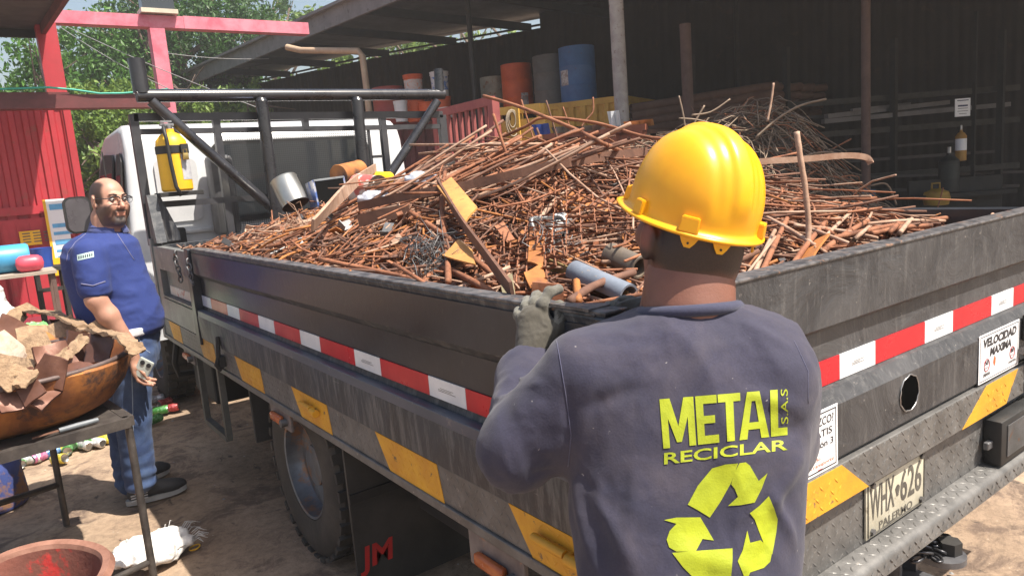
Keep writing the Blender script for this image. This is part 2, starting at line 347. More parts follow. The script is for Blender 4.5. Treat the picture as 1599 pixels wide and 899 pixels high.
# numpy gradient-ish noise
_P = np.random.default_rng(3).random((64, 64, 64)).astype(np.float32)
def vnoise(p, sc=1.0):
    q = np.asarray(p, dtype=np.float64) * sc + 100.0; i = np.floor(q).astype(int); f = q - i; f = f * f * (3 - 2 * f); r = 0
    for dx in (0, 1):
        for dy in (0, 1):
            for dz in (0, 1):
                wgt = (f[..., 0] if dx else 1 - f[..., 0]) * (f[..., 1] if dy else 1 - f[..., 1]) * (f[..., 2] if dz else 1 - f[..., 2])
                r = r + wgt * _P[(i[..., 0] + dx) % 64, (i[..., 1] + dy) % 64, (i[..., 2] + dz) % 64]
    return r * 2 - 1
def fbm(p, sc, oct=3):
    return sum(vnoise(np.asarray(p) + 7.3 * o, sc * 2 ** o) / 2 ** o for o in range(oct))

# signed-distance bodies meshed with surface nets
def sd_cap(P, a, b, r0, r1):
    a = np.array(a); b = np.array(b); ab = b - a; t = np.clip(((P - a) @ ab) / (ab @ ab), 0, 1)
    return np.linalg.norm(P - (a + t[..., None] * ab), axis=-1) - (r0 + (r1 - r0) * t)
def sd_ell(P, c, rad, rot):
    q = (P - np.array(c)) @ np.array(rot).T; rad = np.array(rad)
    k0 = np.linalg.norm(q / rad, axis=-1); k1 = np.linalg.norm(q / rad ** 2, axis=-1) + 1e-9
    return k0 * (k0 - 1) / k1
def smin(a, b, k):
    k = max(k, 1e-5)
    h = np.clip(.5 + .5 * (b - a) / k, 0, 1); return b * (1 - h) + a * h - k * h * (1 - h)
def sdf_mesh(prims, h, k=.02, pad=.03, post=None, ext=None):
    """prims: ('cap',a,b,r0,r1[,k]) or ('ell',c,rad,rot[,k]) ; prefix '-' carves"""
    lo = np.full(3, 1e9); hi = np.full(3, -1e9); bb = []
    for p in prims:
        if p[0].endswith('cap'):
            a, b, rm = np.array(p[1]), np.array(p[2]), max(p[3], p[4]); l, u = np.minimum(a, b) - rm, np.maximum(a, b) + rm
        else:
            rm = max(p[2]); l, u = np.array(p[1]) - rm, np.array(p[1]) + rm
        bb.append((l, u))
        if p[0][0] != '-': lo = np.minimum(lo, l); hi = np.maximum(hi, u)
    if ext is not None:
        for c_, rx_, ry_ in ext: m_ = max(rx_, ry_); lo = np.minimum(lo, np.array(c_) - [m_, m_, 0]); hi = np.maximum(hi, np.array(c_) + [m_, m_, 0])
    lo -= pad; hi += pad; n = np.ceil((hi - lo) / h).astype(int) + 1
    vol = np.full(n, .2, dtype=np.float32)
    for p, (l, u) in zip(prims, bb):
        neg = p[0][0] == '-'; kk = p[5] if p[0].endswith('cap') and len(p) > 5 else (p[4] if p[0].endswith('ell') and len(p) > 4 else k)
        m = kk + 3 * h; i0 = np.clip(np.floor((l - m - lo) / h).astype(int), 0, n - 1); i1 = np.clip(np.ceil((u + m - lo) / h).astype(int) + 1, 1, n)
        if np.any(i1 <= i0): continue
        g = np.stack(np.meshgrid(*[lo[a] + h * np.arange(i0[a], i1[a]) for a in range(3)], indexing='ij'), -1)
        d = sd_cap(g, *p[1:5]) if p[0].endswith('cap') else sd_ell(g, *p[1:4])
        sl = tuple(slice(i0[a], i1[a]) for a in range(3))
        vol[sl] = -smin(-vol[sl], d, kk) if neg else smin(vol[sl], d, kk)
    if post is not None:
        g = np.stack(np.meshgrid(*[lo[a] + h * np.arange(n[a]) for a in range(3)], indexing='ij'), -1); vol = post(vol, g)
    return surface_nets(vol, lo, h)
def surface_nets(vol, lo, h):
    ins = vol < 0; n = vol.shape; c = [slice(0, -1), slice(1, None)]
    cnt = np.zeros([x - 1 for x in n], np.int8)
    for a in (0, 1):
        for b in (0, 1):
            for d in (0, 1): cnt += ins[c[a], c[b], c[d]]
    act = (cnt > 0) & (cnt < 8); idx = -np.ones(act.shape, int); cells = np.argwhere(act); idx[act] = np.arange(len(cells))
    acc = np.zeros((len(cells), 3)); num = np.zeros(len(cells)); C = [np.array(x) for x in np.ndindex(2, 2, 2)]
    for e0 in C:
        for ax in range(3):
            if e0[ax] == 1: continue
            e1 = e0.copy(); e1[ax] = 1
            v0 = vol[tuple((cells + e0).T)]; v1 = vol[tuple((cells + e1).T)]; s = (v0 < 0) != (v1 < 0)
            t = np.where(s, v0 / np.where(s, v0 - v1, 1), 0); p = e0 + t[:, None] * (e1 - e0)
            acc[s] += p[s]; num[s] += 1
    V = lo + h * (cells + acc / num[:, None]); F = []
    for ax in range(3):
        o1, o2 = [(1, 2), (2, 0), (0, 1)][ax]
        a = ins.take(range(n[ax] - 1), ax); b = ins.take(range(1, n[ax]), ax); e = np.argwhere(a != b)
        ok = (e[:, o1] > 0) & (e[:, o2] > 0) & (e[:, o1] < n[o1] - 1) & (e[:, o2] < n[o2] - 1); e = e[ok]
        sgn = ins[tuple(e.T)]; u = np.zeros(3, int); u[o1] = 1; w_ = np.zeros(3, int); w_[o2] = 1
        q = np.stack([idx[tuple((e - u - w_).T)], idx[tuple((e - w_).T)], idx[tuple(e.T)], idx[tuple((e - u).T)]], 1)
        q[~sgn] = q[~sgn][:, ::-1]; F.append(q)
    return V, np.concatenate(F)
def normals(V, F):
    n = np.zeros_like(V); a = V[F[:, 2]] - V[F[:, 0]]; b = V[F[:, 3]] - V[F[:, 1]]; fn = np.cross(a, b)
    for i in range(4): np.add.at(n, F[:, i], fn)
    return n / (np.linalg.norm(n, axis=1, keepdims=True) + 1e-12)
def relax(V, F, it=2, lam=.5):
    for _ in range(it):
        s = np.zeros_like(V); c = np.zeros(len(V))
        for i in range(4):
            j = (i + 1) % 4; np.add.at(s, F[:, i], V[F[:, j]]); np.add.at(c, F[:, i], 1); np.add.at(s, F[:, j], V[F[:, i]]); np.add.at(c, F[:, j], 1)
        V = V + lam * (s / np.maximum(c, 1)[:, None] - V)
    return V
def blob(name, V, F, m, parent=None, midx=None): return new_obj(name, V, F.tolist(), m, parent, True, midx)
def text_mesh(s, size=1.0, align='LEFT', bold=0.0, shear=0, res=3):
    cu = bpy.data.curves.new('tmp', 'FONT'); cu.body = s; cu.size = size; cu.align_x = align; cu.offset = bold; cu.shear = shear; cu.resolution_u = res
    o = bpy.data.objects.new('tmp', cu); COL.objects.link(o); dg = bpy.context.evaluated_depsgraph_get(); me = bpy.data.meshes.new_from_object(o.evaluated_get(dg))
    V = [v.co.copy() for v in me.vertices]; F = [tuple(p.vertices) for p in me.polygons]
    bpy.data.objects.remove(o); bpy.data.curves.remove(cu); bpy.data.meshes.remove(me); return V, F
def fit_text(s, x0, x1, y0, y1, **k):
    V, F = text_mesh(s, **k); xs = [v.x for v in V]; ys = [v.y for v in V]
    sx = (x1 - x0) / (max(xs) - min(xs)); sy = (y1 - y0) / (max(ys) - min(ys))
    return [((v.x - min(xs)) * sx + x0, (v.y - min(ys)) * sy + y0) for v in V], F

def hairskin(name, base, hc, gc):
    m, nt, b = _nodes(name); n = _noise(nt, 14, 5, .6); r = _ramp(nt, n.outputs[0], [(.35, base), (.65, tuple(x * .8 for x in base))])
    a = nt.nodes.new('ShaderNodeAttribute'); a.attribute_name = 'hairf'; g = nt.nodes.new('ShaderNodeAttribute'); g.attribute_name = 'greyf'; k = nt.nodes.new('ShaderNodeAttribute'); k.attribute_name = 'redf'
    c = _mix(nt, k.outputs['Fac'], r.outputs[0], (base[0] * .95, base[1] * .55, base[2] * .5))
    f = _noise(nt, 320, 2, .6); q = _ramp(nt, f.outputs[0], [(.3, .95), (.7, 1.04)]); mm = nt.nodes.new('ShaderNodeMath'); mm.operation = 'MULTIPLY'; nt.links.new(a.outputs['Fac'], mm.inputs[0]); nt.links.new(q.outputs[0], mm.inputs[1])
    mm.use_clamp = True; c = _mix(nt, mm.outputs[0], c, hc); c = _mix(nt, g.outputs['Fac'], c, gc); nt.links.new(c, b.inputs['Base Color']); b.inputs['Roughness'].default_value = .5
    b.inputs['Subsurface Weight'].default_value = .08; b.inputs['Subsurface Radius'].default_value = (.012, .004, .002); b.inputs['Subsurface Scale'].default_value = .5
    _bump(nt, b, f.outputs[0], .3, .0015); return m
HS1 = hairskin('worker_skin_and_stubble', (.21, .09, .062), (.014, .010, .009), (.1, .1, .1)); HS2 = hairskin('man_skin_and_beard', (.47, .25, .175), (.013, .009, .009), (.16, .14, .13))
def setattr_(o, name, vals):
    at_ = o.data.attributes.new(name, 'FLOAT', 'POINT'); at_.data.foreach_set('value', np.asarray(vals, dtype=np.float32))
def sst(x, a, b): t = np.clip((x - a) / (b - a), 0, 1); return t * t * (3 - 2 * t)
# ================================================================ GROUND
def ground():
    n = 240; xs = np.concatenate([np.linspace(-60, -3, 30), np.linspace(-2.9, 6, 170), np.linspace(6.2, 90, 40)]); ys = np.concatenate([np.linspace(-40, -1, 30), np.linspace(-.9, 8, 170), np.linspace(8.2, 120, 40)])
    X, Y = np.meshgrid(xs, ys, indexing='ij'); P = np.stack([X, Y, 0 * X], -1)
    Z = fbm(P, .7, 3) * .008 + fbm(P, 9, 2) * .0025; V = np.stack([X, Y, Z - .006], -1).reshape(-1, 3); m = len(ys)
    i, j = np.meshgrid(range(len(xs) - 1), range(m - 1), indexing='ij'); a = (i * m + j).ravel()
    F = np.stack([a, a + m, a + m + 1, a + 1], 1)
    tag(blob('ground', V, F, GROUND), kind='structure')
ground()
# ================================================================ TRUCK
T = thing('flatbed_truck', 'black high-sided flatbed truck with white cab, loaded with rusty scrap', 'truck', (.914, .98, 0))
XS, YT, ZT = .914, .98, 1.32; XR = 3.05; YF = 5.12
def part(mb, name, m, smooth=False, parent=T, label=None, kind=None):
    o = mb.build(name, m, parent, smooth)
    if label: o['label'] = label
    if kind: o['kind'] = kind
    return o
# bed floor, far board, front board
part(MB().box((XS + .03, YT + .03, .84), (XR - .03, YF, .90)), 'bed_floor', UNDER)
b = MB().box((XR - .05, YT + .05, .72), (XR, YF, ZT)).box((XR - .075, YT + .05, ZT - .05), (XR + .01, YF, ZT + .004))
part(b, 'side_board', BLACK)
part(MB().box((XS + .02, YF - .06, .8), (XR - .02, YF, 1.30)), 'front_board', SIDEP)
# near side board: pressed sheet profile extruded along y
def extr(prof, y0, y1, x0=XS, sgn=1):
    """prof: list of (depth inward, z) outline; closed between front face and a back offset"""
    m = MB(); n = len(prof); V = []
    for y in (y0, y1):
        for d, z in prof: V.append((x0 + d, y, z))
    F = [(i, i + 1, n + i + 1, n + i) for i in range(n - 1)] + [(n - 1, 0, n, 2 * n - 1)] + [tuple(reversed(range(n))), tuple(range(n, 2 * n))]
    return m.add(V, F)
PROF = [(0.05, 1.32), (-.004, 1.32), (-.006, 1.312), (-.002, 1.30), (-.001, 1.185), (.022, 1.165), (.028, 1.155), (.028, 1.01), (.020, .985), (-.012, .968), (-.016, .955), (-.012, .84), (.05, .838)]
part(extr(PROF, YT + .02, 4.13), 'side_board', SIDEP, 30)
# upper part of the near board and its recess: thin sheets coloured darker and glossier
part(MB().box((XS - .0065, YT + .021, 1.19), (XS - .0035, 4.12, 1.298)), 'black_overlay', BLACK)
part(MB().box((XS + .0245, YT + .021, 1.068), (XS + .0275, 4.11, 1.158)), 'black_overlay', BLACK)
part(MB().box((XS - .0145, YT + .021, .958), (XS + .018, 4.12, .992), .003), 'ledge', mat('ledge_highlight_paint', (.05, .065, .09), (.08, .09, .12), .35, 0, 5, c3=(.14, .14, .15), c3scale=20))  # bluish highlight along the ledge is put into its colour
part(MB().box((XS - .008, YT + .02, ZT - .004), (XS + .045, 4.13, ZT + .004), .003), 'top_rim', EDGE)
# front fixed section with window-like recess
LG = mat('pale_grey_panel', (.20, .205, .20), (.13, .135, .135), .4, .1, 5, c3=(.3, .3, .28), c3scale=7, bump=.15)
m = MB().box((XS - .006, 4.22, 1.16), (XS + .04, 5.12, 1.30)).box((XS - .006, 4.22, .84), (XS + .04, 5.12, .975)).box((XS - .006, 5.0, .975), (XS + .04, 5.12, 1.16))
part(m, 'front_section', LG)
part(MB().box((XS + .03, 4.22, .97), (XS + .045, 5.0, 1.165)), 'recess_panel', LG)
part(MB().box((XS - .006, 4.25, .982), (XS + .03, 5.0, .995)), 'recess_lip', STEELD)
part(MB().box((XS + .026, 4.24, 1.0), (XS + .029, 4.94, 1.055)), 'reflective_tape', mat('torn_tape', (.55, .45, .4), (.6, .6, .6), .5, 0, 9, c3=(.45, .15, .1), c3scale=9, c3lo=.55, c3hi=.6))
part(MB().box((XS - .02, 4.135, .8), (XS + .05, 4.215, 1.318), .004), 'hinge_post', BLACK)
part(MB().box((XS - .015, 5.12, .70), (XS + .05, 5.17, 1.345), .004), 'corner_post', LG)
# slanting gusset at the front corner
g = MB().prism([(XS + .0, 5.0, 1.32), (XS + .0, 5.17, 1.32), (XS + .0, 5.17, 1.62), (XS, 5.10, 1.62)], (.06, 0, 0)).prism([(XS + .06, 5.09, 1.32), (XS + .16, 5.09, 1.32), (XS + .16, 5.09, 1.37), (XS + .08, 5.09, 1.60), (XS + .06, 5.09, 1.60)], (0, .03, 0))
part(g, 'gusset', SIDEP)
# reflective tape segments near side
xb = [hit(px, 462 + (px - 314) * .335, 0, XS + .027).y for px in (314.5, 330.8, 356, 375, 405, 429.5, 470, 501, 555, 595.5, 671, 729)]
seg = [(xb[i], xb[i + 1]) for i in range(len(xb) - 1)]; y = xb[-1]; i = 0
cols = [TAPEW if k % 2 == 0 else TAPER for k in range(len(seg))]
while y > YT + .2:
    L = .33 if i % 2 == 0 else .17; seg.append((y, max(y - L, YT + .03))); cols.append(TAPER if i % 2 == 0 else TAPEW); y -= L; i += 1
for (a, c), m in zip(seg, cols):
    o = part(MB().box((XS + .0205, c + .0007, 1.011), (XS + .0235, a - .0007, 1.067)), 'tape_segment', m)
    if m is TAPEW and c < 2.4: part(MB().box((XS + .0199, c + .05, 1.034), (XS + .0204, a - .05, 1.0352)).box((XS + .0199, c + .07, 1.038), (XS + .0204, a - .05, 1.039)).box((XS + .0199, c + .06, 1.042), (XS + .0204, a - .06, 1.043)), 'tape_print', INKG, parent=o)
# lower side strip with tread pattern
part(MB().box((XS - .004, YT + .02, .728), (XS + .03, 5.12, .834), .003), 'side_strip', TREAD)
part(MB().box((XS - .012, YT + .02, .70), (XS + .03, 5.12, .7275), .003), 'strip_lip', TREAD)
def lozenges(u0, u1, v0, v1, P, du=.03, dv=.024, L=.013, W=.0035, H=.0016):
    """raised tread marks over a rectangle; P(u,v,h) -> point"""
    m = MB(); k = 0; v = v0 + dv / 2; r = 0
    while v < v1 - .004:
        u = u0 + (du / 2 if r % 2 else du * .05) + .004
        while u < u1 - .006:
            s = 1 if (k + r) % 2 else -1; a = R(45) * s; c, n = math.cos(a), math.sin(a)
            q = [(-L, 0), (0, -W), (L, 0), (0, W)]; pts = [P(u + x * c - y_ * n, v + x * n + y_ * c, .0002) for x, y_ in q] + [P(u, v, H)]
            m.add(pts, [(0, 1, 4), (1, 2, 4), (2, 3, 4), (3, 0, 4)]); k += 1; u += du
        v += dv; r += 1; k = 0
    return m
part(lozenges(YT + .03, 5.1, .732, .832, lambda u, v, h: (XS - .004 - h, u, v)), 'tread_pattern', TREAD, kind='stuff')
for a, c in ((1.34, .99), (2.045, 1.67), (2.785, 2.43), (3.55, 3.17), (4.25, 3.93), (4.98, 4.68)):
    P = [(XS - .0058, a, .8325), (XS - .0058, c, .8325), (XS - .0058, c - .03 if c > 1 else c, .703), (XS - .0058, a - .10, .703)]
    part(MB().prism(P, (.0015, 0, 0)), 'yellow_band', TREADY)
    part(lozenges(c, a - .09, .735, .83, lambda u, v, h: (XS - .0058 - h, u, v)), 'band_tread', TREADY, kind='stuff')
# latches, hook, chain, lamps on the near side
for yy in (2.60, 1.17):
    m = MB(); m.cyl((XS - .022, yy - .05, .795), (XS - .022, yy + .06, .795), .011, n=10); m.cyl((XS - .022, yy - .1, .788), (XS - .022, yy - .055, .788), .014, n=10); m.box((XS - .02, yy - .06, .765), (XS - .004, yy + .0, .80), .003)
    part(m, 'latch', TREADY, 40)
m = MB().tube([(XS - .02, 3.75, .90), (XS - .03, 3.75, .80), (XS - .045, 3.75, .76), (XS - .03, 3.76, .73), (XS - .01, 3.76, .75)], .011, 7).box((XS - .03, 3.72, .75), (XS - .006, 3.79, .80))
part(m, 'board_hook', UNDER, 40)
def chain_links(path, R0=.017, r=.0045, m=STEELD, parent=T, name='chain_link'):
    src = None
    for i in range(len(path) - 1):
        a, c = Vector(path[i]), Vector(path[i + 1]); d = (c - a).normalized(); s = d.orthogonal().normalized()
        if i % 2: s = d.cross(s)
        q = MB().tube([a + (c - a) * .5 + d * math.cos(t) * ((c - a).length * .68) + s * math.sin(t) * R0 * .7 for t in [2 * math.pi * k / 12 for k in range(12)]], r, 5, closed=True)
        part(q, name, m, True, parent)
p0 = Vector((XS - .03, 4.36, 1.30))
chain_links([p0 + Vector((-.004 * math.sin(i), .012 * math.sin(i * .8), -.028 * i)) for i in range(7)])
chain_links([Vector((XS - .03, 4.10, 1.27)) + Vector((0, .01 * math.sin(i * 2) - .006 * i, -.026 * i)) for i in range(6)])
for yy, zz, lab in ((1.42, .635, None), (2.98, .655, None), (4.55, .665, None)):
    m = MB().box((XS - .004, yy - .12, zz - .035), (XS + .01, yy + .12, .70), .004)
    o = part(m, 'lamp_bracket', mat('lamp_bracket_paint', (.22, .19, .18), (.12, .1, .1), .6, .2, 9, c3=(.3, .16, .1), c3scale=12))
    q = MB().box((XS - .028, yy - .055, zz - .014), (XS - .004, yy + .07, zz + .022), .009); part(q, 'marker_lamp', LAMPO, True, o)
    q = MB().cyl((XS - .03, yy - .075, zz), (XS - .004, yy - .075, zz), .016, n=12); part(q, 'lamp_screw', STEELD, 40, o)
# chassis, wheels, flaps
part(MB().box((1.35, 1.35, .62), (1.47, 6.8, .83)).box((2.5, 1.35, .62), (2.62, 6.8, .83)).box((XS + .1, 1.6, .76), (XR - .1, 1.68, .84)).box((XS + .1, 3.9, .76), (XR - .1, 3.98, .84)), 'chassis', UNDER)
def wheel(cx, cy, face=-1, dual=True, Rw=.395, W=.2):
    tyr = MB(); prof = [(.225, 0), (.25, -.006), (.30, -.014), (.35, -.008), (.378, .004), (Rw, .02), (Rw, W - .02), (.378, W - .004), (.35, W + .006), (.25, W), (.225, W - .01)]
    ax = (-face, 0, 0); tyr.lathe(prof, (cx, cy, Rw), ax, 48)
    for i in range(34):  # tread lugs
        t = 2 * math.pi * i / 34; d = Vector((0, math.cos(t), math.sin(t))); tt = Vector((0, -math.sin(t), math.cos(t))); c = Vector((cx, cy, Rw))
        for k, (x0, ang) in enumerate(((.024, .1), (.095, -.05), (.166, .1))):
            tyr.obox(c + d * (Rw + .002) + Vector((-face * (x0 + .0), 0, 0)) + tt * (.015 * (k % 2)), (1, 0, 0), tt, d, .058, .042, .02)
    o = part(tyr, 'wheel', TYRE, 35)
    rm = MB(); rm.lathe([(.228, .012), (.222, .0), (.212, .004), (.208, .05), (.195, .075), (.15, .085), (.13, .10), (.095, .10), (.09, .05), (.05, .045), (.0, .045)], (cx, cy, Rw), ax, 36)
    ro = part(rm, 'rim', RIM, 35, o)
    bt = MB()
    for i in range(6):
        t = 2 * math.pi * i / 6; p = Vector((cx - face * .1, cy + .115 * math.cos(t), Rw + .115 * math.sin(t))); bt.cyl(p + Vector((face * .022, 0, 0)), p, .014, n=6)
    part(bt, 'wheel_nuts', STEELD, 40, o)
    return o
wheel(XS + .075, 3.02); wheel(XS + .31, 3.02); wheel(XR - .075, 3.02, 1); wheel(XR - .31, 3.02, 1)
wheel(XS + .12, 6.35); wheel(XR - .12, 6.35, 1)
part(MB().cyl((XS + .2, 3.02, .395), (XR - .2, 3.02, .395), .06, n=12).cyl((1.9, 3.02, .42), (2.1, 3.02, .42), .16, n=16), 'axle', UNDER, 40)
FL = mat('mudflap_rubber', (.02, .02, .021), (.045, .042, .04), .6, 0, 4, bump=.2)
fo = part(MB().box((XS + .04, 2.44, .06), (XS + .62, 2.455, .72)), 'mudflap', FL)
V, F = fit_text('JM', 0, .155, 0, .12, bold=.03, shear=.1)
part(MB().add([(XS + .05 + x * .92, 2.4375, .145 + y_ * .95) for x, y_ in V], F), 'flap_lettering', REDL, parent=fo)
part(MB().box((XS + .04, 2.432, .44), (XS + .62, 2.4395, .475)), 'flap_clamp', UNDER, parent=fo)
part(MB().box((XR - .62, 2.44, .12), (XR - .04, 2.455, .72)), 'mudflap', FL)
part(MB().box((XS + .04, 3.55, .38), (XS + .5, 3.57, .70), .004), 'front_flap', FL)
m = MB(); ya, yb_ = 3.98, 4.42
for p, q in (((ya, .30), (ya, .72)), ((yb_, .30), (yb_, .72)), ((ya, .30), (yb_, .30))): m.beam((XS + .02, p[0], p[1]), (XS + .02, q[0], q[1]), .035, .03)
part(m, 'side_guard', mat('grey_guard', (.13, .13, .12), (.09, .09, .085), .6, .2, 8))
part(MB().box((XS + .1, 4.5, .35), (XS + .5, 5.0, .70), .02), 'battery_box', UNDER)
part(MB().tube([(XS + .03, 5.0, .70), (XS + .0, 5.02, .55), (XS + .02, 5.06, .46), (XS + .2, 5.1, .44)], .02, 7), 'step_bracket', UNDER, 40)
# added wheel, guard and box shapes that keep the underside black
m = MB().lathe([(.2, 0), (.37, .0), (.40, .04), (.40, .16), (.37, .2), (.2, .2)], (1.75, 1.75, .44), (0, 0, 1), 40); part(m, 'added_wheel_block', TYRE, 35)
part(MB().box((1.15, 1.30, .34), (2.85, 1.36, .62), .006).box((1.2, 1.36, .45), (1.28, 1.5, .76)).box((2.7, 1.36, .45), (2.78, 1.5, .76)), 'added_guard_block', UNDER)
part(MB().box((1.2, 1.9, .36), (1.5, 2.38, .74), .01), 'added_box_block', UNDER)
# ---------------------------------------------------------------- tail
XL, X2 = XS - .004, XR + .004
m = MB()
TP = [(-.004, 1.322), (.05, 1.322), (.05, .80), (.0, .80), (-.012, .815), (-.014, .955), (.012, .99), (.026, .996), (.026, 1.14), (.0, 1.158)]
n = len(TP); V = [(x, YT + d, z) for x in (XL, X2) for d, z in TP]
m.add(V, [(i, (i + 1) % n, n + (i + 1) % n, n + i) for i in range(n)] + [tuple(range(n)), tuple(reversed(range(n, 2 * n)))])
# the round cut-out: flat disc coloured black for the shade inside, torn bright lip
tb = part(m, 'tail_board', TAILP, 30)
part(MB().box((XL - .002, YT - .008, ZT + .0005), (X2 + .002, YT + .054, ZT + .009), .003), 'top_rim', EDGE)
hc = hit(1420, 613, 1, YT - .0142); hr = .054; hh = .052
m = MB().add([(hc.x + hr * math.cos(t), YT - .0150, hc.z + hh * math.sin(t)) for t in [2 * math.pi * i / 28 for i in range(28)]], [tuple(range(28))])
part(m, 'hole_disc', mat('hole_shade', (.003, .003, .003), None, .95, spec=.0))
m = MB().tube([(hc.x + (hr + .002 * math.sin(i * 3.3)) * math.cos(i * 2 * math.pi / 28), YT - .0150 - .001 * math.sin(i * 5), hc.z + (hh + .002 * math.sin(i * 2.1)) * math.sin(i * 2 * math.pi / 28)) for i in range(28)], .0022, 5, closed=True)
part(m, 'hole_edge', STEEL, True, tb)
# tail tape
bx = [hit(px, 580.5 - .399 * (px - 1271.6) + 2, 1, YT + .023).x for px in (1310.7, 1366.8, 1444, 1488, 1548, 1582.5)]
x = bx[0]; L = []; c = 1
while x > XL + .05: x2 = max(x - (.30 if c else .2), XL + .01); L.append((x2, x, c)); x = x2; c = 1 - c
for i in range(5): L.append((bx[i], bx[i + 1], i % 2))
L.append((bx[5], X2 - .02, 1))
for a, c_, r in L:
    o = part(MB().box((a + .0007, YT + .0225, .997), (c_ - .0007, YT + .0255, 1.063)), 'tape_segment', TAPER if r else TAPEW)
    if not r: part(MB().box((a + .06, YT + .0219, 1.022), (c_ - .06, YT + .0224, 1.0232)).box((a + .06, YT + .0219, 1.026), (c_ - .08, YT + .0224, 1.027)).box((a + .07, YT + .0219, 1.030), (c_ - .06, YT + .0224, 1.031)), 'tape_print', INKG, parent=o)
# yellow/black strip, plate panel, bumper step
part(MB().box((XL, YT - .022, .695), (X2, YT + .03, .799), .003), 'tail_strip', TREAD)
part(lozenges(XL + .01, X2 - .01, .70, .797, lambda u, v, h: (u, YT - .022 - h, v), .034, .026, .014, .004, .002), 'tread_pattern', TREAD, kind='stuff')
for t0, t1, b0, b1 in ((1.22, 1.678, 1.30, 1.809), (2.54, 2.79, 2.37, 2.70)):
    part(MB().prism([(t0, YT - .0238, .7975), (t1, YT - .0238, .7975), (b1, YT - .0238, .697), (b0, YT - .0238, .697)], (0, .0015, 0)), 'yellow_band', TREADY)
    part(lozenges(max(t0, b0) + .005, min(t1, b1) - .005, .70, .795, lambda u, v, h: (u, YT - .0238 - h, v), .034, .026, .014, .004, .002), 'band_tread', TREADY, kind='stuff')
part(MB().box((XL + .01, YT + .005, .50), (X2 - .01, YT + .03, .694)), 'plate_panel', TREAD)
part(lozenges(XL + .02, X2 - .02, .505, .69, lambda u, v, h: (u, YT + .005 - h, v), .034, .026, .014, .004, .002), 'tread_pattern', TREAD, kind='stuff')
st = MB(); SP = [(.004, .512), (-.045, .508), (-.058, .502), (-.064, .492), (-.066, .452), (-.05, .44), (.004, .45)]
n = len(SP); V = [(x, YT + d, z) for x in (XL - .02, X2 + .02) for d, z in SP]
st.add(V, [(i, (i + 1) % n, n + (i + 1) % n, n + i) for i in range(n)] + [tuple(range(n)), tuple(reversed(range(n, 2 * n)))])
part(st, 'bumper_step', TREAD, 40)
part(lozenges(XL, X2, -.048, -.003, lambda u, v, h: (u, YT + v, .512 + .08 * (v) + h), .034, .022, .012, .0035, .0022), 'tread_pattern', TREAD, kind='stuff')
part(lozenges(XL, X2, .453, .491, lambda u, v, h: (u, YT - .0655 - h, v), .034, .02, .012, .0035, .0022), 'tread_pattern', TREAD, kind='stuff')
# licence plate (embossed)
pl = MB().box((1.832, YT - .004, .522), (2.168, YT + .003, .690), .0025); po = part(pl, 'license_plate', PLATEM, 40)
part(MB().tube([(1.84, YT - .005, .53), (2.16, YT - .005, .53), (2.16, YT - .005, .682), (1.84, YT - .005, .682)], .0022, 6, closed=True), 'plate_border', INKG, True, po)
def onplate(s, x0, x1, z0, z1, mm, name, parent, y_, ex=.0015, **k):
    V, F = fit_text(s, x0, x1, z0, z1, **k); return part(MB().add([(a, y_, c) for a, c in V], F), name, mm, parent=parent)
onplate('WHX', 1.852, 1.985, .572, .668, INKG, 'plate_letters', po, YT - .0052, bold=.012)
onplate('626', 2.02, 2.145, .572, .668, INKG, 'plate_digits', po, YT - .0052, bold=.012)
part(MB().add([(2.003 + .011 * math.cos(t) * (1 + .3 * math.sin(3 * t)), YT - .0052, .615 + .018 * math.sin(t)) for t in [2 * math.pi * i / 12 for i in range(12)]], [tuple(range(12))]), 'plate_emblem', INKG, parent=po)
onplate('PALERMO', 1.90, 2.09, .533, .557, INKG, 'plate_town', po, YT - .0052, bold=.012)
for x_, z_ in ((1.862, .541), (2.142, .541), (2.142, .676), (1.862, .676)): part(MB().cyl((x_, YT - .012, z_), (x_, YT, z_), .009, n=6), 'plate_bolt', STEELD, 30, po)
# tail lamp, lamp red square, sticker plates
tl = part(MB().box((2.585, YT - .055, .515), (3.0, YT - .0, .668), .006), 'tail_lamp', RUBBER, 40)
g = MB()
for i in range(26): z_ = .54 + i * .0042; g.box((2.625, YT - .0585, z_), (2.96, YT - .056, z_ + .0022))
part(g, 'lamp_grille', STEELD, parent=tl)
part(MB().box((2.965, YT - .060, .535), (3.0, YT - .0555, .65), .002), 'lamp_lens', LAMPR, parent=tl)
part(MB().box((2.55, YT - .03, .575), (2.588, YT - .012, .60), .004), 'lamp_bolt', STEELD)
ro = part(MB().box((2.835, YT - .03, .885), (2.93, YT - .015, .975), .004), 'reflector_housing', RUBBER, 40)
part(MB().box((2.843, YT - .0335, .893), (2.922, YT - .0305, .967), .002), 'reflector_lens', LAMPR, parent=ro)
part(MB().tube([(2.80, YT - .03, .86), (2.87, YT - .04, .83), (2.98, YT - .03, .845)], .014, 7).box((2.85, YT - .028, .70), (2.99, YT - .0245, .84), .002), 'tail_latch', mat('latch_grey', (.2, .18, .16), (.1, .09, .085), .6, .3, 12), 40)
y_ = YT - .0165
sk = part(MB().box((2.495, y_, .807), (2.81, y_ + .002, .967), .001), 'speed_sticker', STK)
def rect_frame(x0, x1, z0, z1, w_, y_): return MB().box((x0, y_, z0), (x1, y_ + .0006, z0 + w_)).box((x0, y_, z1 - w_), (x1, y_ + .0006, z1)).box((x0, y_, z0 + w_), (x0 + w_, y_ + .0006, z1 - w_)).box((x1 - w_, y_, z0 + w_), (x1, y_ + .0006, z1 - w_))
part(rect_frame(2.503, 2.802, .813, .961, .0022, y_ - .0006), 'sticker_border', INK, parent=sk)
onplate('VELOCIDAD', 2.525, 2.785, .921, .951, INK, 'sticker_lettering', sk, y_ - .0008, bold=.045, shear=.15)
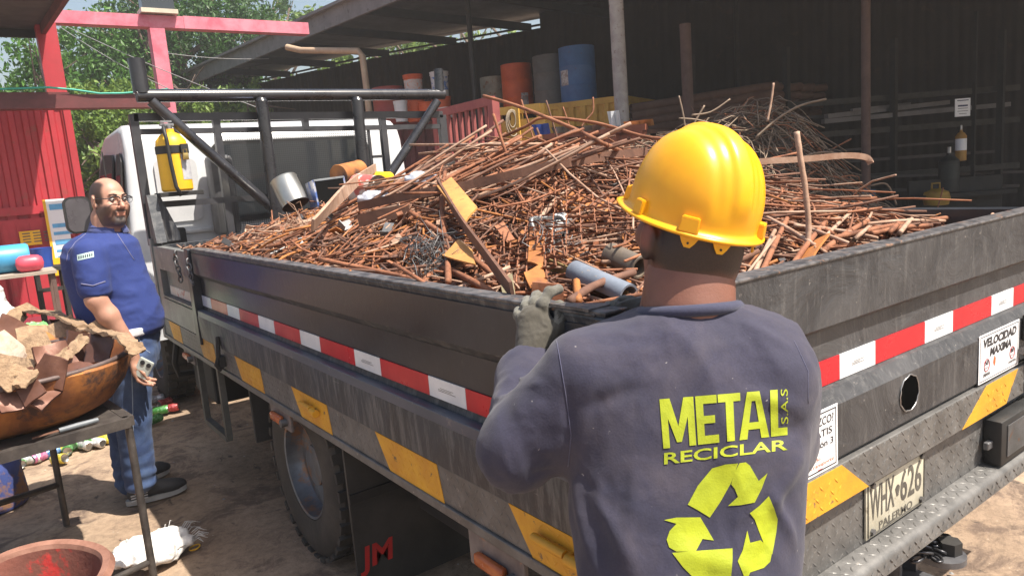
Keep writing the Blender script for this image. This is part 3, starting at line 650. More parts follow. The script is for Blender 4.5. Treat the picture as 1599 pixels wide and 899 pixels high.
onplate('MAXIMA', 2.575, 2.745, .886, .914, INK, 'sticker_lettering', sk, y_ - .0008, bold=.045, shear=.15)
for cx_, num, lb in ((2.553, '50', 'ZONA'), (2.755, '80', 'CENTRO')):
    part(MB().torus((cx_, y_ - .0008, .862), (0, 1, 0), .02, .0012, 24, 5), 'speed_ring', LAMPR, True, sk)
    onplate(num, cx_ - .012, cx_ + .012, .862, .877, INK, 'sticker_digits', sk, y_ - .0008, bold=.03)
    onplate('KM/H', cx_ - .011, cx_ + .011, .850, .856, INK, 'sticker_lettering', sk, y_ - .0008)
onplate('URBANA', 2.527, 2.58, .826, .837, INK, 'sticker_lettering', sk, y_ - .0008, bold=.03)
onplate('CARRETERA', 2.725, 2.787, .828, .836, INK, 'sticker_lettering', sk, y_ - .0008, bold=.03)
part(MB().add([(2.612, y_ - .0008, .845), (2.62, y_ - .0008, .855), (2.622, y_ - .0008, .877), (2.616, y_ - .0008, .872), (2.613, y_ - .0008, .884), (2.607, y_ - .0008, .875), (2.603, y_ - .0008, .86)], [(0, 1, 2, 3, 4, 5, 6)]), 'sticker_emblem', ORNG, parent=sk)
sk = part(MB().box((1.36, y_, .800), (1.672, y_ + .002, .962), .001), 'phone_sticker', STK)
part(rect_frame(1.368, 1.664, .807, .955, .003, y_ - .0006), 'sticker_border', INK, parent=sk)
for s, x0, x1, z0, z1, mm in (('COMO CONDUZCO?', 1.38, 1.652, .922, .944, INK), ('LLAME GRATIS', 1.40, 1.645, .893, .912, INK), ('y marque opción 3', 1.39, 1.650, .860, .883, INK), ('Vigilado', 1.52, 1.592, .833, .845, ORNG), ('SuperTransporte', 1.49, 1.652, .817, .830, ORNG)):
    onplate(s, x0, x1, z0, z1, mm, 'sticker_lettering', sk, y_ - .0008, bold=.012 if mm is INK else 0)
part(MB().box((1.58, y_ - .0008, .811), (1.60, y_ - .0004, .8125)), 'sticker_bar', REDL, parent=sk)
# corner piece and hinge pins, drain of the near corner
part(MB().box((XS - .012, YT - .012, .80), (XS + .03, YT + .02, 1.318), .004), 'corner_post', BLACK)
part(MB().prism([(XS - .013, YT + .03, 1.326), (XS - .013, YT + .16, 1.326), (XS + .06, YT + .03, 1.326)], (0, 0, .006)), 'corner_bracket', EDGE)
# towing hitch with chain
q_ = hit(1473, 862, 2, .36); hx, hy, hz = q_.x, q_.y, .34
hm = MB(); ring = [(hx - .062, hy + .35, hz)] + [(hx + .062 * math.cos(t), hy + .062 * math.sin(t), hz) for t in [math.pi + math.pi * i / 12 for i in range(13)]] + [(hx + .062, hy + .35, hz)]
hm.prism(ring, (0, 0, .018)); ring2 = [(a, b_, c - .12) for a, b_, c in ring]; hm.prism(ring2, (0, 0, .016)); hm.box((hx - .06, hy + .10, hz - .12), (hx - .045, hy + .35, hz)).box((hx + .045, hy + .1, hz - .12), (hx + .06, hy + .35, hz)).box((hx - .12, hy + .2, hz - .06), (hx - .08, hy + .24, hz + .10))
ho = part(hm, 'tow_hitch', mat('hitch_steel', (.10, .10, .11), (.17, .17, .18), .45, .5, 10, bump=.3), 30)
part(MB().cyl((hx + .02, hy - .01, hz + .018), (hx + .02, hy - .01, hz + .055), .033, n=6), 'hitch_bolt', UNDER, 30, ho)
src = []
for i in range(12):
    t = i / 11; c = Vector((hx - .10 + .16 * t + .012 * math.sin(i * 2.1), hy + .03 + .05 * math.sin(i * 1.7) * (1 - t), hz + .027 + .008 * (i % 3)))
    d = Vector((math.cos(i * 1.3), math.sin(i * 1.3), .25 * math.sin(i))).normalized(); s_ = d.cross(Vector((0, 0, 1)) if i % 2 else Vector((.5, .2, .7))).normalized()
    q = MB().tube([c + d * math.cos(a) * .027 + s_ * math.sin(a) * .014 for a in [2 * math.pi * k / 14 for k in range(14)]], .0045, 6, closed=True)
    part(q, 'chain_link', mat('blackened_chain', (.05, .05, .055), (.12, .12, .13), .35, .8, 20), True, ho)
# ---------------------------------------------------------------- headache rack
YR = 5.15
m = MB().cyl((.955, YR, 2.235), (3.195, YR, 2.235), .041, n=24); part(m, 'rack_pipe', RACKP, 40)
part(MB().cyl((.987, YR, 2.25), (.985, YR, 2.46), .048, n=20), 'rack_stub', RACKP, 40)
part(MB().cyl((3.16, YR, 2.25), (3.17, YR, 2.43), .038, n=20), 'rack_stub', RACKP, 40)
part(MB().cyl((1.03, YR - .02, 2.20), (1.78, YR - .03, 1.38), .034, n=16), 'rack_brace', RACKP, 40)
part(MB().cyl((3.12, YR - .02, 2.18), (2.44, YR - .03, 1.42), .034, n=16), 'rack_brace', RACKP, 40)
for x0, x1 in ((1.715, 1.72), (2.42, 2.40)):
    part(MB().cyl((x0, YR - .045, 2.19), (x1, YR - .045, 1.0), .042, n=18).lathe([(.042, 0), (.03, .02), (0, .03)], (x0, YR - .045, 2.19), n=18), 'rack_post', RACKP, 40)
YG = 5.22
for p, q, w_, h_ in (((.93, 1.3), (.93, 2.13), .05, .05), ((3.2, 1.0), (3.2, 2.08), .06, .05), ((.93, 2.11), (3.2, 2.085), .05, .05), ((.95, 2.02), (3.2, 1.99), .035, .04), ((.95, 1.555), (1.71, 1.545), .04, .04), ((1.43, 1.3), (1.43, 2.1), .045, .045), ((2.05, 2.0), (2.05, 2.1), .04, .045), ((2.665, 1.3), (2.665, 2.09), .045, .045), ((2.54, 1.5), (2.54, 2.0), .018, .02), ((2.54, 1.78), (2.66, 1.78), .02, .02), ((2.54, 1.56), (2.66, 1.56), .02, .02)):
    part(MB().beam((p[0], YG, p[1]), (q[0], YG, q[1]), w_, h_, (0, 1, 0)), 'rack_bar', mat('rack_bar_paint', (.03, .03, .036), (.055, .055, .06), .4, 0, 6))
ms = MB()
for i in range(73): x_ = 1.47 + i * .0147; ms.add([(x_, YG - .012, 1.3), (x_ + .003, YG - .012, 1.3), (x_ + .003, YG - .012, 1.985), (x_, YG - .012, 1.985)], [(0, 1, 2, 3)])
for i in range(46): z_ = 1.3 + i * .0147; ms.add([(1.47, YG - .0125, z_), (2.53, YG - .0125, z_), (2.53, YG - .0125, z_ + .003), (1.47, YG - .0125, z_ + .003)], [(0, 1, 2, 3)])
part(ms, 'window_guard_mesh', mat('guard_wire', (.04, .04, .045), None, .5, .3), kind='stuff')
# ---------------------------------------------------------------- cab
def cab():
    y0, x0, x1 = 5.62, .83, 3.12
    # side outline (y,z): back wall upright, roof, windscreen slope, nose
    out = [(y0, .72), (y0, 1.93), (y0 + .03, 2.03), (y0 + .10, 2.09), (y0 + .25, 2.12), (6.5, 2.10), (6.72, 2.02), (7.2, 1.32), (7.25, .9), (7.2, .6), (6.75, .6), (6.72, .82), (6.35, .95), (5.98, .82), (5.95, .6), (y0, .6)]
    bm = bmesh.new(); vs = [bm.verts.new((x0, a, b_)) for a, b_ in out]; f = bm.faces.new(vs)
    r_ = bmesh.ops.extrude_face_region(bm, geom=[f]); bmesh.ops.translate(bm, verts=[v for v in r_['geom'] if isinstance(v, bmesh.types.BMVert)], vec=(x1 - x0, 0, 0))
    for v in bm.verts:
        if v.co.z > 1.3: k = (v.co.z - 1.3) * .13; v.co.x += k if v.co.x < 2 else -k
    side = [e for e in bm.edges if abs(e.verts[0].co.x - e.verts[1].co.x) < .2]
    bmesh.ops.recalc_face_normals(bm, faces=bm.faces); bmesh.ops.bevel(bm, geom=side, offset=.05, segments=3, affect='EDGES', profile=.6)
    m = MB(); m.bm(bm); part(m, 'cab_body', WHITEP, 40)
cab()
YB = 5.614
def rrect(x0, x1, z0, z1, r, n=5):
    P = []
    for cx, cz, a0 in ((x1 - r, z1 - r, 0), (x0 + r, z1 - r, 90), (x0 + r, z0 + r, 180), (x1 - r, z0 + r, 270)):
        for i in range(n + 1): a = R(a0 + 90 * i / n); P.append((cx + r * math.cos(a), cz + r * math.sin(a)))
    return P
wo = part(MB().prism([(a, YB - .012, c) for a, c in rrect(1.45, 2.72, 1.38, 1.97, .12)], (0, .012, 0)), 'rear_window', RUBBER, 30)
part(MB().prism([(a, YB - .015, c) for a, c in rrect(1.48, 2.69, 1.41, 1.94, .10)], (0, .0025, 0)), 'window_glass', GLASS, parent=wo)
part(MB().prism([(a, YB - .008, c) for a, c in rrect(1.08, 1.36, 1.42, 1.86, .05)], (0, .008, 0)), 'pressed_panel', WHITEP, 30)
part(MB().box((1.02, YB - .02, 1.33), (1.42, YB, 1.36), .006).box((1.0, YB - .01, .95), (1.5, YB, 1.22), .02), 'cab_trim', WHITEP, 30)
part(MB().prism([(a, YB - .03, c) for a, c in rrect(1.06, 1.22, 1.20, 1.38, .02)], (0, .03, 0)), 'vent_box', RUBBER, 30)
part(MB().box((1.40, YB - .22, 1.30), (1.56, YB - .05, 1.86), .03), 'air_intake', mat('intake_grey', (.12, .12, .125), (.08, .08, .085), .5, 0, 6), 30)
part(MB().prism([(a, YB - .012, c) for a, c in rrect(2.78, 2.98, 1.35, 1.62, .04)], (0, .012, 0)), 'pressed_panel', WHITEP, 30)
XC = .826
def cabx(z): return XC + max(0, (z - 1.3) * .13)
m = MB(); Pq = [(5.68, 1.40), (5.68, 1.86), (5.74, 1.92), (5.86, 1.92), (5.90, 1.87), (5.90, 1.40)]
wq = part(MB().prism([(cabx(z) - .008, a, z) for a, z in Pq], (.01, 0, 0)), 'quarter_window', RUBBER)
part(MB().prism([(cabx(z) - .010, (a - 5.79) * .8 + 5.79, (z - 1.66) * .88 + 1.66) for a, z in Pq], (.0015, 0, 0)), 'window_glass', GLASS, parent=wq)
Pd = [(6.04, 1.36), (6.04, 1.88), (6.08, 1.93), (6.45, 1.95), (6.62, 1.9), (6.98, 1.40), (6.95, 1.36)]
wd = part(MB().prism([(cabx(z) - .008, a, z) for a, z in Pd], (.01, 0, 0)), 'door_window', RUBBER)
part(MB().prism([(cabx(z) - .0105, (a - 6.45) * .9 + 6.45, (z - 1.66) * .88 + 1.66) for a, z in Pd], (.0015, 0, 0)), 'window_glass', GLASS, parent=wd)
part(MB().box((XC - .004, 5.955, .75), (XC + .004, 5.965, 1.95)), 'door_seam', RUBBER)
part(MB().box((XC - .03, 6.06, 1.15), (XC - .005, 6.2, 1.185), .006), 'door_handle', RUBBER, 30)
ma, mb_ = hit(112, 312, 1, 7.0), hit(140, 372, 1, 7.0)
mr = MB().prism([(a, 6.98, c) for a, c in rrect(ma.x - .07, ma.x + .13, 1.36, 1.66, .06)], (0, .07, 0)); mo = part(mr, 'side_mirror', RUBBER, 30)
part(MB().prism([(a, 6.975, c) for a, c in rrect(ma.x - .055, ma.x + .115, 1.375, 1.645, .05)], (0, .004, 0)), 'mirror_glass', mat('mirror_back', (.10, .09, .10), (.14, .13, .14), .3, .3, 3), parent=mo)
part(MB().tube([(ma.x + .05, 7.02, 1.60), (.8, 7.05, 1.62), (.86, 7.05, 1.6)], .014, 8).tube([(ma.x + .05, 7.02, 1.42), (.8, 7.05, 1.35), (.85, 7.05, 1.3)], .014, 8), 'mirror_arm', RUBBER, 40, parent=mo)
# fire extinguisher strapped to the rack
ex = thing('fire_extinguisher', 'large yellow fire extinguisher strapped to the front rack with a black band', 'fire extinguisher', (1.10, 5.08, 1.63))
cx, cy = 1.10, 5.085
m = MB().lathe([(0, 0), (.085, 0), (.094, .012), (.094, .28), (.088, .32), (.06, .355), (.03, .37), (.028, .39), (0, .39)], (cx, cy, 1.63), n=32); exb = m.build('cylinder_body', YELP, ex, 35)
m = MB().lathe([(.095, .235), (.098, .238), (.098, .282), (.095, .285)], (cx, cy, 1.63), n=32).box((cx + .03, cy - .11, 1.865), (cx + .075, cy - .085, 1.92)); m.build('strap', RUBBER, ex, 35)
m = MB().box((cx + .035, cy - .118, 1.82), (cx + .068, cy - .098, 1.862), .004).tube([(cx + .041, cy - .108, 1.86), (cx + .041, cy - .108, 1.885), (cx + .062, cy - .108, 1.885), (cx + .062, cy - .108, 1.86)], .004, 6); m.build('padlock', mat('brass', (.45, .33, .12), (.35, .25, .1), .35, .8), ex, 35)
m = MB().cyl((cx, cy, 2.01), (cx, cy, 2.045), .022, n=12).box((cx - .05, cy - .015, 2.04), (cx + .03, cy + .015, 2.055)).box((cx - .045, cy - .012, 2.062), (cx + .02, cy + .012, 2.074)); m.build('valve', STEEL, ex, 40)
m = MB().tube([(cx - .03, cy - .01, 2.04), (cx - .05, cy - .09, 2.02), (cx - .045, cy - .105, 1.95), (cx - .04, cy - .105, 1.8), (cx - .03, cy - .108, 1.66), (cx - .01, cy - .12, 1.60)], .012, 8); m.build('hose', RUBBER, ex, True)
V = []; F = []
for i in range(7):
    a = R(-75 + i * 9); V += [(cx + .0955 * math.cos(a), cy + .0955 * math.sin(a), 1.70), (cx + .0955 * math.cos(a), cy + .0955 * math.sin(a), 1.86)]
F = [(2 * i, 2 * i + 2, 2 * i + 3, 2 * i + 1) for i in range(6)]
MB().add(V, F).build('paper_label', mat('worn_label', (.5, .5, .52), (.35, .36, .4), .6, 0, 30), ex, True)
part(MB().box((.98, 5.02, 1.60), (1.24, 5.2, 1.628), .003), 'extinguisher_shelf', UNDER)
# ================================================================ YARD AND BUILDINGS
def corr(a, b, z0, z1, pitch=.2, depth=.03, prof='box', th=.0):
    """ribbed sheet between plan points a,b standing from z0 to z1 (z1 may be a pair)"""
    a, b = Vector((a[0], a[1], 0)), Vector((b[0], b[1], 0)); L = (b - a).length; d = (b - a) / L; nrm = Vector((d.y, -d.x, 0)); n = max(1, round(L / pitch)); p = L / n; pts = []
    for i in range(n):
        if prof == 'box': pts += [(i * p, 0), (i * p + p * .38, 0), (i * p + p * .5, depth), (i * p + p * .88, depth)]
        else: pts += [(i * p + p * k / 6, depth * .5 * (1 - math.cos(2 * math.pi * k / 6))) for k in range(6)]
    pts.append((L, 0)); z1a, z1b = z1 if isinstance(z1, tuple) else (z1, z1); V = []
    for u, w_ in pts:
        q = a + d * u + nrm * w_; V += [(q.x, q.y, z0), (q.x, q.y, z1a + (z1b - z1a) * u / L)]
    return MB().add(V, [(2 * i, 2 * i + 2, 2 * i + 3, 2 * i + 1) for i in range(len(pts) - 1)])
# ---- the big dark shed
sh = thing('open_shed', 'big dark open-fronted shed with grey sloping roof behind the truck', 'shed', (8, 6, 0))
E1, E2 = Vector((4.8, 20.9, 4.5)), Vector((6.95, -2.5, 4.5))          # eave line
Wl = [Vector((6.6, 20.0, 0)), Vector((7.9, 16.0, 0)), Vector((9.8, 11.9, 0)), Vector((13.2, 5.5, 0)), Vector((16.8, -3.0, 0))]
def roofz(p): return 4.5 + .0 * p.x
rt = MB()
top = [E1 + Vector((0, 0, .10)), E2 + Vector((0, 0, .10)), Vector((18.0, -3.5, 5.3)), Vector((13.6, 5.7, 4.85)), Vector((10.1, 12.1, 4.64)), Vector((8.0, 16.3, 4.62)), Vector((6.4, 21.0, 4.60))]
V = [p for p in top] + [p - Vector((0, 0, .03)) for p in top]; n = len(top)
rt.add(V, [(0, 1, 2, 3, 4, 5, 6), tuple(reversed(range(n, 2 * n)))] + [(i, i + n, (i + 1) % n + n, (i + 1) % n) for i in range(n)])
o = rt.build('roof', ROOFU, sh); bm = None
f = MB().beam(E1 + Vector((-.02, 0, -.08)), E2 + Vector((-.02, 0, -.08)), .05, .30); f.build('fascia', FASC, sh)
f = MB().beam(E1 + Vector((-.06, 0, .085)), E2 + Vector((-.06, 0, .085)), .16, .05); f.build('roof_edge', FASC, sh)
dE = (E2 - E1).normalized()
for k in range(14):   # rafters and purlins under the roof
    p = E1 + (E2 - E1) * (k + .5) / 14; q = min((Wl[i] + (Wl[i + 1] - Wl[i]) * t for i in range(4) for t in [j / 20 for j in range(21)]), key=lambda w_: abs((w_ - p).dot(dE.xyz)) if True else 0)
    MB().beam(p + Vector((.06, 0, -.06)), Vector((q.x, q.y, p.z - .10)), .08, .14).build('rafter', UNDER, sh)
for i in range(4):
    a, b_ = Wl[i], Wl[i + 1]; L = (b_ - a).length; n = round(L / .85)
    for k in range(n):
        p, q = a + (b_ - a) * (k / n), a + (b_ - a) * ((k + 1) / n); zt = 4.36 + random.uniform(-.02, .02) if i < 2 else 5.0
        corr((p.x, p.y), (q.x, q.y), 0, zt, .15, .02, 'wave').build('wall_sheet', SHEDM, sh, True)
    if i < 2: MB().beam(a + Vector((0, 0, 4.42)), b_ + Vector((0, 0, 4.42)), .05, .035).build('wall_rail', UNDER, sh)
def post(px0, py0, px1, py1, d, r, m, name='shed_post', ztop=4.4, sq=False):
    p = at(px1, py1, d)
    mb = MB().cyl((p.x, p.y, 0), (p.x, p.y, ztop), r, n=14) if not sq else MB().box((p.x - r, p.y - r, 0), (p.x + r, p.y + r, ztop))
    return mb.build(name, m, sh, 40)
post(0, 0, 967, 100, 8.6, .085, POSTG); post(0, 0, 1352, 160, 8.5, .05, POSTB, ztop=4.5); post(0, 0, 738, 100, 11.5, .04, UNDER); post(0, 0, 1150, 60, 12.5, .04, UNDER); post(0, 0, 1440, 60, 12.5, .05, UNDER)
p = at(1072, 100, 9.4)
tag(MB().cyl((p.x, p.y, 0), (p.x, p.y, 3.25), .07, n=14).box((p.x - .09, p.y - .09, 0), (p.x + .09, p.y + .09, .02)).build('rusty_post', POSTB, None, 40), 'short brown rusty pole standing free just right of the grey shed post', 'post')
dp = [at(448, 74, 13.0), at(470, 79, 12.9), at(560, 80, 12.4), at(566, 88, 12.4), at(572, 135, 12.4)]
dp.append(Vector((dp[-1].x, dp[-1].y, 0)))
MB().tube(dp, .055, 10).build('drain_pipe', CREAM, sh, 40)
# ---- shelves, stored bars and pipes inside the shed
rk = thing('storage_rack', 'dark steel rack in the shed holding long bars', 'rack', at(1400, 300, 10.5).xy.to_3d())
for px in (1085, 1230, 1395, 1560):
    p = at(px, 250, 10.6); MB().box((p.x - .04, p.y - .04, 0), (p.x + .04, p.y + .04, 3.0)).build('upright', UNDER, rk)
for py, zz in ((210, 2.2), (255, 1.75), (310, 1.1)):
    a, b_ = at(1085, py, 10.6), at(1590, py - 40, 10.6); MB().beam((a.x, a.y, zz), (b_.x, b_.y, zz), .06, .08).build('shelf_beam', mat('shelf_steel', (.05, .045, .04), (.03, .028, .025), .8), rk)
cnt = 0
for (x0, y0, x1, y1, w_) in ((1290, 182, 1480, 160, 9), (1285, 190, 1575, 163, 9), (1330, 172, 1420, 162, 5), (1160, 190, 1500, 168, 6), (1180, 262, 1560, 236, 6), (1310, 300, 1590, 290, 6), (1180, 246, 1500, 220, 5), (1330, 278, 1599, 268, 5)):
    a, b_ = at(x0, y0, 10.3), at(x1, y1, 10.9); cnt += 1
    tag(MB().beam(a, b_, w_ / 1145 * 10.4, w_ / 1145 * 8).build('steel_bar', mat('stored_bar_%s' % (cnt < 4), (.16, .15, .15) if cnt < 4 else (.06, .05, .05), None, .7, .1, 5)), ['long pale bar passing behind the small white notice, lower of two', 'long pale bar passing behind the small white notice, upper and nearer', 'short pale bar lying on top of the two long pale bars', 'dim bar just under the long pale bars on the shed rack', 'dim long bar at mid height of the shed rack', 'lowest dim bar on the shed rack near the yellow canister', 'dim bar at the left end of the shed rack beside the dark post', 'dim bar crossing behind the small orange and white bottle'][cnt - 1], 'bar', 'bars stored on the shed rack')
k = 0
for row in range(4):
    for col_ in range(5):
        pr = at(1213 + col_ * 19 - row * 3, 131 + row * 13 + col_ * 1, 10.2 + col_ * .3); pl_ = at(985 + col_ * 6, 170 + row * 12, 9.8 + col_ * .3)
        pr += Vector((0, 0, -.02)); m = MB().tube([pl_, pr], .062, 12, False); m.tube([pr, pl_], .052, 12, False)
        tag(m.build('scrap_pipe', PIPEB, None, True), 'brown rusty pipe, %s row of the pipe stack, %s of five' % (['top', 'second', 'third', 'bottom'][row], ['first', 'second', 'third', 'fourth', 'last'][col_]), 'pipe', 'stacked brown pipes in the shed'); k += 1
cr = at(1100, 260, 10.2); sp = thing('pipe_cradle', 'dark steel trestle carrying the stack of brown pipes', 'trestle', (cr.x, cr.y, 0))
for px in (1010, 1190):
    p = at(px, 225, 10.3); MB().beam((p.x - .1, p.y - .3, p.z - .02), (p.x + .5, p.y + .7, p.z - .02), .08, .08).box((p.x - .04, p.y - .04, 0), (p.x + .04, p.y + .04, p.z)).build('cradle_frame', UNDER, sp)
# white notice with blue print, small cylinders
s0 = at(1503, 168, 9.6); ax = Vector((.81, -.585, 0)); up = Vector((0, 0, 1)); nf = Vector((-.585, -.81, 0))
sg = thing('notice_sign', 'small white notice with blue print hanging in the dark shed', 'sign', s0 - up * .11)
MB().obox(s0, ax, nf, up, .20, .01, .23).build('sign_board', STK, sg)
for i, (w_, h_) in enumerate(((.15, .012), (.02, 0), (.13, .02), (.13, .006), (.14, .006), (.1, .006))):
    if h_: MB().obox(s0 + nf * .007 + up * (.09 - i * .034), ax, nf, up, w_, .002, h_).build('print_line', NAVY, sg)
def bottle(px, py, d, r, h, m1, m2, label, name='gas_bottle'):
    p = at(px, py, d); t = thing(name, label, 'gas bottle', p)
    MB().lathe([(0, 0), (r, .01), (r, h * .8), (r * .6, h * .9), (r * .25, h * .94), (r * .25, h), (0, h)], p, n=16).build('bottle_body', m1, t, 40)
    MB().lathe([(r * 1.01, h * .35), (r * 1.01, h * .72)], p, n=16).build('bottle_label', m2, t, True)
    MB().cyl(p + up * h, p + up * (h * 1.15), r * .2, n=8).build('bottle_valve', STEEL, t, 40); return t
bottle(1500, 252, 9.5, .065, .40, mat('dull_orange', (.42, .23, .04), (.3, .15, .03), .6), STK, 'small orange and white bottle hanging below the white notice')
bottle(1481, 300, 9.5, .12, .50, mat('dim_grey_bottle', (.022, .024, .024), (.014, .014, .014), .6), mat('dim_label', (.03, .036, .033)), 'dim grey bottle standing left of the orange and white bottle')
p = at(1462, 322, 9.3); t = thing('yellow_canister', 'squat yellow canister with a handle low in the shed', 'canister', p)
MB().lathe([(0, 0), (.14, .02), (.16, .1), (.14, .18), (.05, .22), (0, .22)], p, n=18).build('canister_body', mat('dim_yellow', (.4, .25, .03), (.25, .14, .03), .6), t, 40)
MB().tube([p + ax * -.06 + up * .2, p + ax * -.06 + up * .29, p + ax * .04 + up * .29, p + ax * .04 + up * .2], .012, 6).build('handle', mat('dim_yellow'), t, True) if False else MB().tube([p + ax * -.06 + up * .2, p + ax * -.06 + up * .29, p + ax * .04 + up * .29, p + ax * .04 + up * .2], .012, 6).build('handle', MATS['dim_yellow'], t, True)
# supports for those three so that nothing hangs in the air
p = at(1490, 300, 9.5); q = at(1440, 322, 9.3)
wb = thing('work_shelf', 'dark bench at the back of the shed carrying bottles', 'bench', (p.x, p.y, 0))
MB().obox((p.x, p.y, at(1481, 300, 9.5).z - .03), ax, nf, up, 1.3, .5, .05).build('bench_top', UNDER, wb); MB().obox((p.x, p.y, .55), ax, nf, up, 1.2, .06, 1.0).build('bench_leg', UNDER, wb)
p = at(1520, 215, 10.1); MB().box((p.x - .02, p.y - .02, 0), (p.x + .02, p.y + .02, 3.2)).build('shed_stud', UNDER, sh)
# ---- yellow container with the drums on its roof
def frame_axes(a, b_): d = (b_ - a); d.z = 0; d.normalize(); return d, Vector((d.y, -d.x, 0))
cA, cB = at(846, 165, 11.6), at(972, 165, 11.0)
d, nb = frame_axes(cA, cB); ct = thing('yellow_container', 'yellow ribbed steel container carrying the drums beside the shed post', 'container', (cA.x, cA.y, 0)); zc = 2.55
corr(cA.xy, cB.xy, .1, zc - .06, .2, .035).build('ribbed_side', YCONT, ct)
MB().beam(Vector((cA.x, cA.y, zc - .03)), Vector((cB.x, cB.y, zc - .03)), .08, .09).build('top_rail', YCONT, ct)
far = [-nb * 2.4]
for P_, Q_ in ((cA, cA - nb * 3.9), (cB, cB - nb * 3.9), (cA - nb * 3.9, cB - nb * 3.9)): corr(P_.xy, Q_.xy, .1, zc - .06, .2, .035).build('ribbed_side', YCONT, ct); MB().beam(Vector((P_.x, P_.y, zc - .03)), Vector((Q_.x, Q_.y, zc - .03)), .08, .09).build('top_rail', YCONT, ct)
P4 = [cA, cB, cB - nb * 3.9, cA - nb * 3.9]; MB().prism([(p.x, p.y, zc - .02) for p in P4], (0, 0, .02)).build('container_roof', DRED, ct)
for p in P4: MB().box((p.x - .05, p.y - .05, 0), (p.x + .05, p.y + .05, zc)).build('corner_casting', YCONT, ct)
def drum(p, r, h, m, label, name='steel_drum', group='drums on the yellow container', stk=None, cat='drum'):
    t = thing(name, label, cat, p, group)
    pr = [(0, .02), (r * .97, .02), (r * .97, 0), (r, 0), (r, h * .32), (r * 1.02, h * .335), (r, h * .35), (r, h * .65), (r * 1.02, h * .665), (r, h * .68), (r, h), (r * .97, h), (r * .97, h - .02), (0, h - .02)]
    MB().lathe(pr, p, n=28).build('drum_shell', m, t, 35)
    if stk:
        a0 = math.atan2(CAM[1] - p[1], CAM[0] - p[0]) + stk[0]; V = []
        ex_ = Vector((0, 0, 1)).orthogonal().normalized(); ey = Vector((0, 0, 1)).cross(ex_)
        for i in range(6):
            a = a0 + (i - 2.5) * stk[1]; V += [(p[0] + r * 1.012 * math.cos(a), p[1] + r * 1.012 * math.sin(a), p[2] + h * stk[2]), (p[0] + r * 1.012 * math.cos(a), p[1] + r * 1.012 * math.sin(a), p[2] + h * stk[3])]
        MB().add(V, [(2 * i, 2 * i + 2, 2 * i + 3, 2 * i + 1) for i in range(5)]).build('paper_label', mat('drum_label', (.5, .5, .52), (.3, .25, .25), .6, 0, 14, .45, .55), t, True)
    return t
def onroof(px, d): p = at(px, 165, d); return Vector((p.x, p.y, zc + .002))
drum(onroof(905, 11.95), .29, .90, BLUED, 'blue steel drum with worn white patch at the right end of the row', stk=(-.85, .12, .33, .6))
drum(onroof(863, 12.35), .29, .86, GRYD, 'dull dark grey drum between the orange and the blue drum')
drum(onroof(810, 12.9), .27, .84, ORND, 'orange steel drum with a square white label', stk=(.45, .1, .15, .40))
drum(onroof(773, 13.4), .24, .72, PALD, 'pale grey drum with rusty rim at the left end of the row')
# second roof further left carrying pails
rA, rB = at(560, 200, 13.4), at(775, 190, 12.7); d2, n2 = frame_axes(rA, rB)
c2 = thing('red_container', 'dark red container behind the cab carrying pails', 'container', (rA.x, rA.y, 0)); zr = at(620, 193, 13).z
corr(rA.xy, rB.xy, .1, zr - .05, .22, .035).build('ribbed_side', DRED, c2); MB().beam((rA.x, rA.y, zr - .04), (rB.x, rB.y, zr - .04), .08, .08).build('top_rail', DRED, c2)
MB().prism([(p.x, p.y, zr - .02) for p in (rA, rB, rB - n2 * 1.5, rA - n2 * 1.5)], (0, 0, .02)).build('container_roof', DRED, c2)
def onr(px, d): p = at(px, 190, d); return Vector((p.x, p.y, zr + .001))
def pail(p, r, h, m, label, m2=None, group='pails on the red container'):
    t = thing('pail', label, 'pail', p, group)
    MB().lathe([(0, 0), (r * .86, 0), (r * .97, h * .86), (r * 1.04, h * .87), (r * 1.04, h * .9), (r, h * .9), (r * 1.05, h), (r * .9, h), (r * .88, h - .015), (0, h - .015)], p, n=20).build('pail_body', m, t, 35)
    if m2: MB().lathe([(r * .90, h * .25), (r * .97, h * .78)], p, n=20).build('pail_label', m2, t, True)
    return t
p = onr(611, 13.3); drum(p, .29, .66, REDD, 'red drum at the left end of the pails behind the cab', group='pails on the red container')
p = onr(651, 13.0); pail(p, .17, .40, ORND, 'lower orange pail under another orange pail'); pail(p + up * .405, .17, .40, ORND, 'upper orange pail with pale label on a stack of two', mat('pail_label', (.55, .5, .5), (.6, .3, .2), .6, 0, 20, .5, .6))
p = onr(628, 12.7); pail(p, .12, .35, WHTP, 'small white pail just right of the red drum')
p = onr(692, 12.9); pail(p, .17, .38, ORND, 'lower orange pail under the white and blue pail'); pail(p + up * .385, .16, .42, WHTP, 'white pail with blue ring on top of an orange pail', mat('pail_blue_band', (.6, .63, .68), (.1, .2, .5), .5, 0, 9, .5, .55))
p = onr(668, 12.75); pail(p, .14, .30, ORND, 'short orange pail between the two stacks of pails'); p = onr(700, 12.6); pail(p, .15, .07 + .1, WHTP, 'white pail lid showing low beside the red fence')
